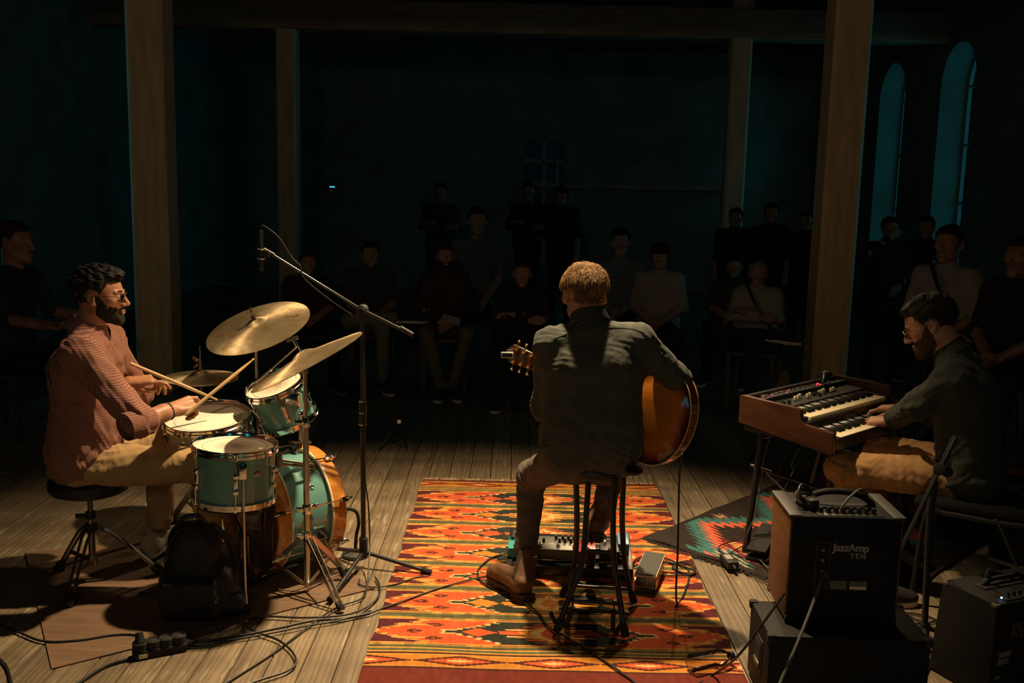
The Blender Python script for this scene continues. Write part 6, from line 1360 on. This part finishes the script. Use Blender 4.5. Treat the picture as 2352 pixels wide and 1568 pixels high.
# ------------------------------------------------------------------ amplifiers on the right
CZ = .27
ax0, ay0 = fl(1768, 1460, CZ)[:2]; cabw = fl(2126, 1456, CZ)[0]-ax0; ca = fl(1722, 1378, CZ); cang = math.atan2(ca[0]-ax0, ca[1]-ay0)
CR_ = rotz(-.02); cc0 = V(ax0, ay0, 0); cab = thing('speaker_cabinet', 'low wide black speaker cabinet carrying the logo amplifier', 'speaker cabinet', mat=m4(CR_, cc0)); CD = .285
MB().box((cabw/2, CD/2, CZ/2+.006), (cabw, CD, CZ-.012)).build('cabinet_body', m_tolex, cab, bevel=.006)
def corner(t, p, s=.03):
    return MB().box(p, (s, s, s)).build('corner_cap', m_rubber, t, bevel=.008)
for x in (.008, cabw-.008):
    for y in (.008, CD-.008):
        corner(cab, (x, y, CZ-.010))
hd_ = MB().box((-.0005, CD*.45, .150), (.006, .10, .12)).build('side_handle', m_blackm, cab, bevel=.004); MB().box((-.004, CD*.45, .150), (.004, .07, .085)).build('handle_pocket', m_rubber, hd_); MB().box((-.006, CD*.45, .122), (.010, .07, .012)).build('handle_grip', m_dsteel, hd_, bevel=.002)
AZ = CZ+.005; AH = .372
q0 = fl(1805, 1428, AZ); q1 = fl(2048, 1436, AZ); aw = .362; AD = .27; AR = rotz(-.03); ac = V(q0[0], q0[1], AZ); amp = thing('guitar_amplifier', 'small black combo amplifier lettered JazzAmp TEN on top of the cabinet', 'amplifier', mat=m4(AR, ac))
m_walnut = M('oiled brown side panel', (.12, .055, .022), .42, var=.25, vscale=9, stretch=(1, 1, 4))
MB().box((aw/2, AD/2, AH/2), (aw-.004, AD, AH)).build('amp_body', m_tolex, amp, bevel=.005)
for x in (.001, aw-.001): MB().box((x, AD/2, AH/2), (.012, AD-.012, AH-.02)).build('side_panel', m_walnut, amp, bevel=.003)
for x in (.010, aw-.010): MB().box((x, AD/2, AH-.001), (.042, AD+.002, .010)).build('top_trim', M('worn edge vinyl', (.05, .05, .045), .45, bump=.4, bscale=300), amp, bevel=.004)
for x in (.008, aw-.008):
    for y in (.008, AD-.008): corner(amp, (x, y, .012), .026)
pn_ = MB().box((aw/2+.015, .035, AH-.004), (.22, .055, .014)).build('control_panel', m_dsteel, amp, bevel=.002); kn2 = None
for i in range(8):
    if kn2 is None: kn2 = MB().tube([(0, 0, 0), (0, 0, .012), (0, 0, .018)], [.009, .008, .0065], 14).build('knob', m_black, pn_); q = kn2
    else: q = dup(kn2, pn_)
    q.location = (aw/2-.08+.025*i, .04, AH+.003)
hp = [(aw/2-.10, .13, AH), (aw/2-.09, .13, AH+.03), (aw/2-.03, .12, AH+.052), (aw/2+.06, .12, AH+.045), (aw/2+.115, .13, AH+.012), (aw/2+.118, .13, AH)]
h_ = MB().tube(spline(hp, 6), .011, 10).build('carry_handle', m_tolex, amp)
MB().box((aw/2+.01, .115, AH+.003), (.2, .05, .006)).build('handle_recess', m_rubber, amp)
TX = np.array([[1, 0, 0], [0, 0, -1.], [0, 1, 0]]); m_sil = M('silver print', (.30, .29, .25), .5)
text('print_lettering', 'JazzAmp', .036, m_sil, TX, (.198, -.0012, AH-.105), amp, .0004, .0014, 0, 'CENTER', .95); text('print_lettering', 'TEN', .024, m_sil, TX, (.222, -.0012, AH-.133), amp, .0004, .0010, 0, 'CENTER', 1.3)
mp_ = M('dim grey print', (.12, .12, .11), .5)
pl_ = MB()
for (x0, x1, z0, z1) in ((.085, .130, AH-.245, AH-.09),):
    pl_.box(((x0+x1)/2, -.001, z0), (x1-x0, .001, .0012)).box(((x0+x1)/2, -.001, z1), (x1-x0, .001, .0012)).box((x0, -.001, (z0+z1)/2), (.0012, .001, z1-z0)).box((x1, -.001, (z0+z1)/2), (.0012, .001, z1-z0)).box(((x0+x1)/2, -.001, z1-.025), (x1-x0, .001, .0012))
pl_.build('jack_plate', mp_, amp)
for z in (.115, .15, .185): MB().lathe([(.0001, .002), (.006, .002), (.006, 0)], 14, R=TX, c=(.107, 0, AH-z), closed=False).build('jack_socket', m_dsteel, amp)
for (x, w_, c_) in ((.165, .055, mp_), (.230, .058, mp_)): MB().box((x, -.001, AH-.235), (w_, .001, .030)).build('rating_label', c_, amp)
MB().box((.230, -.0018, AH-.243), (.054, .001, .010)).build('serial_sticker', m_inlay, amp)
A3 = lambda x, y, z: AR@V(x, y, z)+ac
bc = A3(.065, .09, AH+.01); t = thing('power_adapter', 'tangle of black cable and plug on the top left of the lettered amplifier', 'cable', bc); MB(bc).box(bc+V(.012, -.01, .012), (.035, .05, .03), rotz(.3)).build('plug_body', m_blackm, t, bevel=.004)
for k in range(4): MB(bc).torus(bc+V(0, .01, .012+.008*k), .034+.003*math.sin(k*2), .0042, rotx(.5+.12*k)@roty(.2*k), 26, 8).build('coil', m_cable, t)
cable('light grey lead hanging out of the amplifier back towards the camera', [A3(.118, -.001, AH-.19), A3(.118, -.02, AH-.195), at(1888, 1330, ac[1]-.05), at(1862, 1400, ac[1]-.12), at(1830, 1480, ac[1]-.2), at(1795, 1560, ac[1]-.26), at(1780, 1600, ac[1]-.3)], .0055, m_cableg)
cable('short lead arching over the amplifier handle into its control panel', [A3(.30, .16, AH+.012), A3(.26, .12, AH+.062), A3(.21, .07, AH+.055), A3(.175, .045, AH+.028), A3(.165, .040, AH+.010)], .0042, m_cableg)
cable('black lead slanting across the cabinet side towards the floor', [at(1802, 1362, 3.02), at(1760, 1420, 3.0), at(1715, 1482, 3.0), at(1680, 1520, 3.05), fl(1640, 1548, .02), fl(1590, 1580, .01)], .0042)
# amplifier at the lower right
z3 = .35; g0, g1, g2 = fl(2165, 1332, z3), fl(2290, 1390, z3), fl(2340, 1297, z3); v3 = nz(g1-g0); u3 = V(-v3[1], v3[0], 0); R3 = np.stack([u3, -v3, V(0, 0, 1)], 1)  # x right, y back
d3 = float(np.linalg.norm(g1-g0)); w3_ = .40; a3 = thing('keyboard_amplifier', 'black vinyl amplifier with a blue lamp at the lower right edge', 'amplifier', mat=m4(R3, V(g1[0], g1[1], 0)))
MB().prism([(0, .004), (d3+.03, .004), (d3, z3), (0.0, z3)], 0, w3_, R=np.array([[0, 0, 1.], [1, 0, 0], [0, 1, 0]])).build('amp_body', m_tolex, a3, bevel=.008)
for x in (.01, w3_-.01):
    for y in (.012, d3-.012): MB().box((x, y, z3-.008), (.024, .024, .016)).build('corner_cap', M('worn metal corner', (.12, .10, .08), .5, .3), a3, bevel=.006)
MB().box((w3_/2, d3*.58, z3+.001), (.26, .05, .008)).build('handle_recess', m_rubber, a3, bevel=.002); MB().tube(spline([(.09, d3*.6, z3+.004), (.12, d3*.6, z3+.02), (.26, d3*.6, z3+.02), (.30, d3*.6, z3+.004)], 5), .009, 8).build('carry_handle', m_rubber, a3)
p3 = MB().box((w3_/2+.02, .035, z3+.001), (.33, .05, .008)).build('control_panel', m_dsteel, a3); k3 = None
for i in range(9):
    if k3 is None: k3 = MB().tube([(0, 0, 0), (0, 0, .012), (0, 0, .016)], [.008, .007, .006], 12).build('knob', m_black, p3); q = k3
    else: q = dup(k3, p3)
    q.location = (.09+.028*i, .036, z3+.004)
MB().ell((.055, .03, z3+.007), (.0035, .0035, .003), 10, 6).build('indicator_lamp', M('blue lamp', (.1, .3, 1), .3, emit=(.12, .42, 1.), es=14), p3)
MB().tube([(.115, d3*.62, z3+.004), (.118, d3*.62, z3+.04), (.12, d3*.62, z3+.06)], [.012, .010, .006], 12).build('lead_plug', m_blackm, a3)
lg = M('dim logo print', (.15, .15, .145), .4); b = MB()
for pts in ([(.045, .0), (.045, .055), (.075, .055), (.075, .032), (.055, .032), (.075, .0)], [(.052, .005), (.052, .048), (.068, .048), (.068, .039), (.055, .039)], [(.085, .0), (.085, .055), (.112, .055)], [(.092, .0), (.092, .030), (.112, .030)]):
    for p_, q_ in zip(pts[:-1], pts[1:]): b.bar((p_[0]+.04, -.001, p_[1]+.215), (q_[0]+.04, -.001, q_[1]+.215), .0022, .001, (0, 1, 0))
b.build('logo_mark', lg, a3, kind='stuff')
for (x, z, w_, h_2) in ((.06, .165, .055, .018), (.055, .14, .05, .02), (.035, .085, .022, .012)): MB().box((x, -.001, z), (w_, .001, h_2)).build('rating_label', lg, a3)
# folded boom stand at the right
rb0 = fl(2120, 1492); rb0 = V(rb0[0], rb0[1], 0); t = thing('microphone_stand', 'dark folded boom stand standing before the organ player\'s chair', 'microphone stand', rb0); o = rb0; pt = at(2145, 1125, rb0[1])
MB(o).cyl(rb0+V(0, 0, .03), at(2136, 1180, rb0[1]), .0125, n=14).build('lower_tube', m_black, t); MB(o).cyl(at(2136, 1180, rb0[1]), at(2146, 1105, rb0[1]), .015, n=14).build('height_clutch', m_blackm, t); MB(o).cyl(at(2146, 1105, rb0[1]), at(2150, 1080, rb0[1]), .010, n=14).build('upper_tube', m_black, t)
bA, bB = at(2194, 1003, rb0[1]-.02), at(2050, 1300, rb0[1]-.03)
MB(o).cyl(bA, bB, .0085, n=12).build('boom_arm', m_dsteel, t); MB(o).cyl(bA, bA+(bB-bA)*.16, .0105, n=12).build('arm_grip', m_dsteel, t)
MB(o).cyl(at(2158, 1077, rb0[1]-.04), at(2158, 1077, rb0[1]+.03), .022, n=18).build('boom_clutch', m_blackm, t, bevel=.003); MB(o).cyl(at(2176, 1083, rb0[1]-.03), at(2176, 1083, rb0[1]+.01), .020, n=18).build('clutch_knob', m_rubber, t, bevel=.002)
for k in range(3):
    a = 2.2+k*2.1; f = rb0+V(.26*math.cos(a), .26*math.sin(a), .012); l = MB(o).cyl(rb0+V(0, 0, .09), f, .009, n=10).build('leg', m_black, t)
MB(o).cyl(rb0+V(0, 0, .03), rb0+V(0, 0, .11), .018, n=14).build('leg_hub', m_blackm, t)
cable('loose black cable coiled on the floor between the two right amplifiers', gpath([(2052, 1412), (2090, 1408), (2130, 1415), (2150, 1425), (2110, 1432), (2075, 1430), (2100, 1440), (2150, 1445)], .008), .004)
cable('cable lying under the folded stand', gpath([(2060, 1425), (2110, 1450), (2160, 1470), (2140, 1440), (2090, 1415)], .008), .0036)
# power brick and pedal under the organ
RB = .020
pk = fl(1688, 1296, RB); pdir = nz(fl(1688, 1305, RB)-fl(1662, 1278, RB)); t = thing('power_brick', 'black power adapter brick with a pale label on the dark rug', 'power adapter', mat=m4(np.stack([pdir, V(-pdir[1], pdir[0], 0), V(0, 0, 1)], 1), fl(1674, 1296, RB)))
MB().box((0, 0, .016), (.115, .052, .032)).build('brick_case', m_blackm, t, bevel=.004); MB().box((-.012, 0, .0325), (.055, .032, .001)).build('paper_label', M('grey label', (.35, .33, .29), .6), t); MB().tube([(.055, 0, .014), (.075, 0, .013), (.085, 0, .012)], [.009, .007, .004], 10).build('plug', m_blackm, t)
ep = fl(1750, 1262, RB); t = thing('expression_pedal', 'black expression pedal in the shade below the organ', 'volume pedal', mat=m4(rotz(-.5), fl(1752, 1268, RB)))
MB().box((0, .0, .008), (.10, .26, .016)).build('base_plate', m_black, t, bevel=.003); MB().box((0, .0, .07), (.09, .27, .014), rotx(.18)).build('treadle', m_rubber, t, bevel=.003); MB().box((0, .02, .038), (.06, .06, .05)).build('hinge_block', m_black, t)
cable('thin cable from the power brick along the rug fringe to the amplifier', gpath([(1706, 1302), (1718, 1318), (1745, 1330), (1770, 1340), (1800, 1352)], .012), .003)
cable('looped black cable lying on the dark rug by the power brick', gpath([(1662, 1272), (1650, 1258), (1665, 1248), (1700, 1240), (1712, 1250), (1690, 1262), (1670, 1275)], .026), .0028)
cable('grey cable hanging from the organ along the stand leg', [K3(.12, .10, .62), at(1755, 1050, 4.50), at(1748, 1110, 4.5), at(1735, 1180, 4.5), at(1716, 1230, 4.48), fl(1722, 1262, .03), fl(1750, 1290, .03), fl(1765, 1305, .03)], .003, m_cableg)
cable('thin cable hanging loosely under the organ', [K3(.2, .18, .62), at(1792, 1080, 4.5), at(1784, 1110, 4.45), at(1800, 1140, 4.3), at(1815, 1155, 4.2)], .0026)
cable('pale cable dangling below the middle of the organ', [K3(.3, .2, .62), at(1820, 1060, 4.6), at(1822, 1080, 4.6), at(1805, 1115, 4.58), fl(1788, 1145, .05)], .0026, m_cableg)
cable('black cable from the stand cross bar to the amplifier top', [at(1758, 1085, 4.45), at(1785, 1110, 4.1), at(1805, 1130, 3.7), A3(.05, .15, AH+.03)], .0035)
# equipment case at the far right edge
ec = V(2.62, 4.15, 0); t = thing('equipment_case', 'dark equipment case with worn metal edges at the right edge', 'case', mat=m4(rotz(.55), ec))
MB().box((0, 0, .29), (.5, .8, .42)).build('case_body', m_tolex, t, bevel=.006)
for y in (-.4, .4):
    for z in (.08, .50): MB().box((0, y, z), (.50, .02, .02)).build('edge_trim', m_dsteel, t, bevel=.003)
for x in (-.25, .25):
    for z in (.08, .50): MB().box((x, 0, z), (.02, .8, .02)).build('edge_trim', m_dsteel, t, bevel=.003)
for x in (-.2, .2):
    for y in (-.32, .32): MB().lathe([(.0001, -.012), (.038, -.012), (.038, .012), (.0001, .012)], 16, R=roty(math.pi/2), c=(x, y, .04), closed=False).build('castor', m_rubber, t)
# ------------------------------------------------------------------ the audience in the dark
m_chairw = M('dark stained chair wood', (.07, .045, .028), .5)
AUD_SKIN = [skinmat('audience skin %d' % i, c) for i, c in enumerate(((.30, .165, .098), (.34, .195, .12), (.25, .135, .075)))]
_sh = {}
def amat(c):
    k = tuple(c)
    if k not in _sh: _sh[k] = M('audience cloth %d' % len(_sh), tuple(v*.72 for v in c), .9, var=.12, vscale=10, bump=.2, bscale=30, bdist=.005, spec=.15)
    return _sh[k]
_shoe_cache = []
def simple_chair(c, fdir, label, sz):
    R = np.stack([nz(np.cross(fdir, V(0, 0, 1))), fdir, V(0, 0, 1)], 1); t = thing('wooden_chair', label, 'chair', mat=m4(R, V(c[0], c[1], 0)), group='chairs of the audience')
    MB().box((0, 0, sz-.018), (.40, .38, .03)).build('seat', m_chairw, t, bevel=.006)
    for x in (-.17, .17): MB().box((x, .16, sz/2-.017), (.03, .03, sz-.034)).build('front_leg', m_chairw, t); MB().bar((x, -.17, .002), (x, -.20, sz+.40), .03, .03).build('rear_leg', m_chairw, t)
    MB().box((0, -.195, sz+.33), (.32, .016, .13), rotx(-.07)).build('backrest', m_chairw, t, bevel=.004); return t
def spectator(label, px, py, Y, shirt, legs, hairc, seated=True, arms='lap', lean=.05, chair=True, cross=False, skin=0, strap=False, seat=.45, turn=0., long_hair=False, beard=False):
    hd_ = at(px, py, Y); f = nz(V(.1-hd_[0], 3.9-Y, 0)); f = rotz(turn)@f; rt = nz(np.cross(f, V(0, 0, 1))); J = {'head': hd_}
    if seated:
        pz = seat+.075; sc = float(np.clip((hd_[2]-pz)/.68, .80, 1.08)); J['pel'] = V(hd_[0], hd_[1], pz)-f*lean
    else:
        sc = float(np.clip(hd_[2]/1.60, .8, 1.1)); J['pel'] = V(hd_[0], hd_[1], .93*sc)-f*.02
    J['nb'] = hd_-V(0, 0, .145*sc)-f*.02; up = nz(J['nb']-J['pel']); J['chest'] = J['pel']+up*(np.linalg.norm(J['nb']-J['pel'])-.155*sc)
    for d, s in (('L', -1), ('R', 1)):
        J['sh'+d] = J['nb']-V(0, 0, .065*sc)+rt*s*.168*sc; J['hip'+d] = J['pel']+rt*s*.085*sc-V(0, 0, .015)
        if seated:
            J['kn'+d] = J['hip'+d]+f*.43*sc+rt*s*(.10 if not cross else -.02)*sc+V(0, 0, .015 if seat < .5 else -.02); J['an'+d] = V(J['kn'+d][0], J['kn'+d][1], .10)+f*.03-rt*s*(.12 if arms == 'paper' else 0)
            if seat > .5: J['an'+d][2] = seat-.36
        else: J['kn'+d] = V(J['hip'+d][0], J['hip'+d][1], .50*sc)+f*.02; J['an'+d] = V(J['hip'+d][0], J['hip'+d][1], .09)+rt*s*.03
        if arms == 'crossed': J['el'+d] = J['chest']+rt*s*.23*sc+f*.06-V(0, 0, .13*sc); J['wr'+d] = J['chest']-rt*s*.08*sc+f*.19*sc-V(0, 0, (.10+.03*s)*sc)
        elif arms == 'down': J['el'+d] = J['sh'+d]-V(0, 0, .28*sc)+rt*s*.04; J['wr'+d] = J['el'+d]-V(0, 0, .24*sc)+f*.05
        elif arms == 'reach': J['el'+d] = J['sh'+d]-V(0, 0, .22*sc)+f*.10+rt*s*.05; J['wr'+d] = J['el'+d]+f*.24*sc-V(0, 0, .03)
        elif arms == 'raise' and d == 'R': J['el'+d] = J['sh'+d]-V(0, 0, .10*sc)+f*.18+rt*.16; J['wr'+d] = hd_+f*.14+rt*.05-V(0, 0, .07)
        else: J['el'+d] = J['sh'+d]-V(0, 0, .25*sc)+rt*s*.06+f*.04; J['wr'+d] = J['pel']+f*.24*sc+rt*s*.05*sc+V(0, 0, .09*sc)
    if cross and seated:                                  # right ankle on the left knee
        J['knR'] = J['hipR']+f*.36*sc+rt*.16*sc+V(0, 0, .08); J['anR'] = J['knL']+V(0, 0, .10)-rt*.10*sc+f*.02
    o = V(J['pel'][0], J['pel'][1], 0); Rh = headframe(f+V(0, 0, -.03))
    hp = dict(top=.016, side=.008, amp=.003, freq=120) if not long_hair else dict(top=.02, side=.022, amp=.004, freq=90, line=-.05)
    skin_, hair_, bd_ = make_head(hd_, Rh, J['nb'], .0055, hp, dict(t=.006) if beard else None, sc)
    parts = [body_core(J, .016).mesh()]+skin_
    for d, s in (('L', -1), ('R', 1)):
        fw = nz(J['wr'+d]-J['el'+d]); bk = nz(np.cross(fw, rt*s)+V(.01, 0, .3)+f*.2)
        parts.append(make_hand(J['el'+d], J['wr'+d], fw, bk, -rt*s+V(0, 0, .2), [(25, 35, 20)]*4, [(.02, .02, -.01), (.05, .04, -.015), (.08, .045, -.02)], .006, sc))
    p = mesh_obj('person', parts, AUD_SKIN[skin], None, o, label=label, cat='person', group='audience'); p.location = o
    mesh_obj('hair', hair_, amat(hairc), p, o)
    if bd_ is not None: mesh_obj('beard', [bd_], amat(hairc), p, o)
    mesh_obj('shirt', [make_shirt(J, .012, -.004, .006, sleeve=.15 if arms in ('reach', 'lap', 'down') else .9, hem=-.03, seed=int(px)).mesh()], amat(shirt), p, o)
    mesh_obj('trousers', [make_trousers(J, .013, -.002, .006, seed=int(px)+1, cuff=.04).mesh()], amat(legs), p, o)
    for d, s in (('L', -1), ('R', 1)):
        a = J['an'+d]; hl = a-V(0, 0, .095)-f*.06; tw = f+rt*s*.15
        if cross and d == 'R': hl = a-rt*.02-f*.03-V(0, 0, .05); tw = nz(-rt*.9+f*.3)
        hl[2] = max(hl[2], .004)
        y = nz(tw); z = V(0, 0, 1.); x = np.cross(y, z); R = np.stack([x, y, z], 1)
        if not _shoe_cache:
            s_ = make_shoe(p, np.zeros(3), V(0, 0, 0), V(0, 1, 0), V(0, 0, .1), 'shoe', m_canv, m_wsole, .007); _shoe_cache.append(s_); q = s_
        else:
            q = dup(_shoe_cache[0], p)
            for ch in _shoe_cache[0].children: dup(ch, q)
        q.matrix_local = m4(R, hl-o)
    if strap:
        a0 = J['shR']+V(0, 0, .06)-f*.0; pts = [J['shR']*.6+J['nb']*.4+V(0, 0, .035)-f*.06, J['shR']*.6+J['nb']*.4+V(0, 0, .055)+f*.03, J['chest']+f*.135+V(0, 0, .03), J['chest']*.6+J['pel']*.4+f*.14-rt*.10, J['pel']-rt*.16+f*.06+V(0, 0, .08)]
        MB(o).tube(spline(pts, 6), .012, 8).build('bag_strap', m_black, p)
    if seated and chair and seat < .5: simple_chair(J['pel'], f, 'chair under the '+label, seat)
    return p, J
DK, GY, PALE = (.03, .03, .032), (.12, .13, .13), (.42, .41, .36)
HB, HD, HGY = (.05, .03, .018), (.015, .012, .01), (.25, .24, .22)
spectator('spectator at the left edge leaning forward with bare forearms', 34, 556, 6.4, (.05, .055, .06), DK, HB, arms='reach', lean=.08, turn=.5)
spectator('spectator with bare arms seated behind the tilted ride cymbal', 707, 603, 8.3, (.06, .05, .05), DK, HB, skin=1)
spectator('spectator in pale trousers seated right of the boom stand pole', 850, 583, 8.4, (.07, .075, .075), (.24, .23, .19), HD, arms='lap', cross=True)
pD, JD = spectator('bearded front-row man in light jeans holding a leaflet', 1022, 588, 8.2, (.06, .04, .035), (.17, .165, .12), HB, arms='paper', lean=.10, beard=True)
pc = (JD['wrL']+JD['wrR'])/2+V(.05, -.06, .02); t = tag(MB(pc).box(pc, (.15, .10, .004), roty(.25)@rotx(.5)).build('leaflet', M('printed paper', (.45, .40, .33), .7, var=.3, vscale=25), label='folded paper leaflet in the hands of the bearded front-row man', cat='leaflet')); t.location = pc
spectator('spectator in a pale shirt one row behind the bearded man', 1097, 508, 9.5, (.15, .165, .15), DK, HD)
spectator('small spectator with folded arms left of the guitarist', 1200, 628, 7.9, (.045, .045, .05), DK, HB, arms='crossed', seat=.38, skin=1)
spectator('spectator in a grey striped T-shirt just right of the guitarist', 1425, 556, 9.2, (.17, .19, .20), DK, HD)
spectator('spectator in a white top behind the guitarist\'s right shoulder', 1517, 588, 8.5, (.34, .32, .26), DK, HB, long_hair=True)
spectator('spectator in dark clothes left of the one with folded arms', 1688, 612, 9.0, (.06, .06, .06), DK, HD)
spectator('spectator with folded arms, pale shirt and bag strap beside the post', 1742, 628, 7.9, (.36, .34, .27), DK, HGY, arms='crossed', cross=True, strap=True)
spectator('standing spectator before the far right post', 1690, 500, 11.0, DK, DK, HD, False, 'down')
spectator('standing spectator silhouetted between far and front right posts', 1772, 490, 11.2, DK, DK, HD, False, 'down')
spectator('standing spectator half hidden by the front right post', 1852, 508, 11.2, DK, DK, HB, False, 'down')
spectator('standing spectator left of the small back window', 1214, 440, 12.8, DK, DK, HD, False, 'crossed')
spectator('standing spectator under the right half of the small back window', 1290, 448, 12.6, DK, DK, HD, False, 'down', long_hair=True)
spectator('standing spectator in the dark centre left of the hall', 1012, 442, 12.8, (.05, .05, .05), DK, HB, False, 'crossed')
spectator('spectator drinking in front of the far arched window', 2044, 525, 9.2, DK, DK, HD, False, 'raise', turn=.6)
spectator('dark spectator standing between the two arched windows', 2128, 522, 9.6, DK, DK, HD, False, 'down')
spectator('spectator in a pale shirt with a diagonal strap behind the organ player', 2180, 560, 6.4, (.30, .29, .25), DK, HD, True, 'lap', strap=True, seat=.66, skin=2)
spectator('spectator cut off by the right edge of the picture', 2344, 590, 5.9, DK, DK, HB, True, 'lap', seat=.62, skin=2)
for px, Y, sz, lb in ((2180, 6.45, .66, 'bar stool under the spectator with the diagonal strap'), (2344, 5.95, .62, 'bar stool under the spectator at the right edge')):
    h = at(px, 560, Y); t = thing('bar_stool', lb, 'stool', (h[0], h[1], 0)); MB().lathe([(.0001, sz), (.16, sz), (.165, sz-.015), (.15, sz-.03), (.0001, sz-.03)], 24, closed=False).build('seat', m_chairw, t)
    for k in range(4): MB().cyl((.10*math.cos(k*pi/2+.4), .10*math.sin(k*pi/2+.4), sz-.03), (.18*math.cos(k*pi/2+.4), .18*math.sin(k*pi/2+.4), 0), .014, n=10).build('leg', m_chairw, t)
    MB().torus((0, 0, .25), .145, .008, None, 28, 8).build('footring', m_dsteel, t)
# tan bag on the floor by the post
bg = V(2.10, 7.2, 0); bg = V(at(1800, 880, 7.5)[0], 7.5, 0); t = thing('cloth_bag', 'slouched tan cloth bag on the floor beside the front right post', 'bag', bg)
s = SDF(bg+V(-.25, -.2, 0), bg+V(.25, .2, .5), .01); s.rbox(bg+V(0, 0, .09), (.17, .11, .10), .06, k=.05); s.cap(bg+V(-.02, 0, .16), bg+V(.0, 0, .33), .10, .03, k=.05); folds(s, .008, 40, 3); X, Y, Z = s.grid(); s.f = np.maximum(s.f, (.002-Z).astype(np.float32)).astype(np.float32)
mesh_obj('bag_body', [s.mesh()], M('tan canvas', (.20, .13, .05), .85, bump=.3), t, bg); MB(bg).tube(spline([bg+V(-.04, 0, .33), bg+V(-.03, 0, .42), bg+V(.04, 0, .42), bg+V(.03, 0, .33)], 6), .008, 8).build('bag_handle', M('brown strap', (.10, .06, .03), .7), t)
# little lit display on the back wall
lp = at(763, 429, WB-.06); t = thing('wall_display', 'tiny glowing blue-white display on the dark back wall', 'display', (lp[0], lp[1], lp[2])); MB().box((0, .03, -.02), (.14, .06, .16)).build('display_case', m_black, t, bevel=.004); MB().box((0, -.002, .0), (.085, .006, .02)).build('lit_strip', M('cyan display', (.1, .5, .7), .4, emit=(.10, .50, .75), es=1.3), t); MB().box((-.03, -.002, -.06), (.012, .006, .010)).build('status_lamp', M('dim white lamp', (.3, .3, .3), .4, emit=(.3, .32, .3), es=.5), t)
# foliage outside the arched windows
lf = M('dark foliage', (.012, .03, .02), .8)
for k, (y0, lb) in enumerate(((12.5, 'dark shrub outside the nearer arched window'), (15.0, 'dark shrub outside the far arched window'))):
    t = thing('shrub', lb, 'shrub', (6.6, y0, 0)); b = MB(); r = np.random.default_rng(k)
    for i in range(420):
        a = r.normal(size=3); a /= np.linalg.norm(a); c = V(0, 0, 1.3)+a*V(.5, .6, 1.15)*r.random()**.4; n = nz(r.normal(size=3)); Rl = frame(n); L_ = r.uniform(.08, .16)
        b.add(np.array([(0, -L_, 0), (L_*.4, 0, .01), (0, L_, 0), (-L_*.4, 0, .01)])@Rl.T+c, [[0, 1, 2, 3]])
    b.build('foliage', lf, t, smooth=0, kind='stuff'); MB().tube([(0, 0, 0), (.03, .02, .6), (0, 0, 1.4)], [.05, .04, .02], 8).build('stem', lf, t)
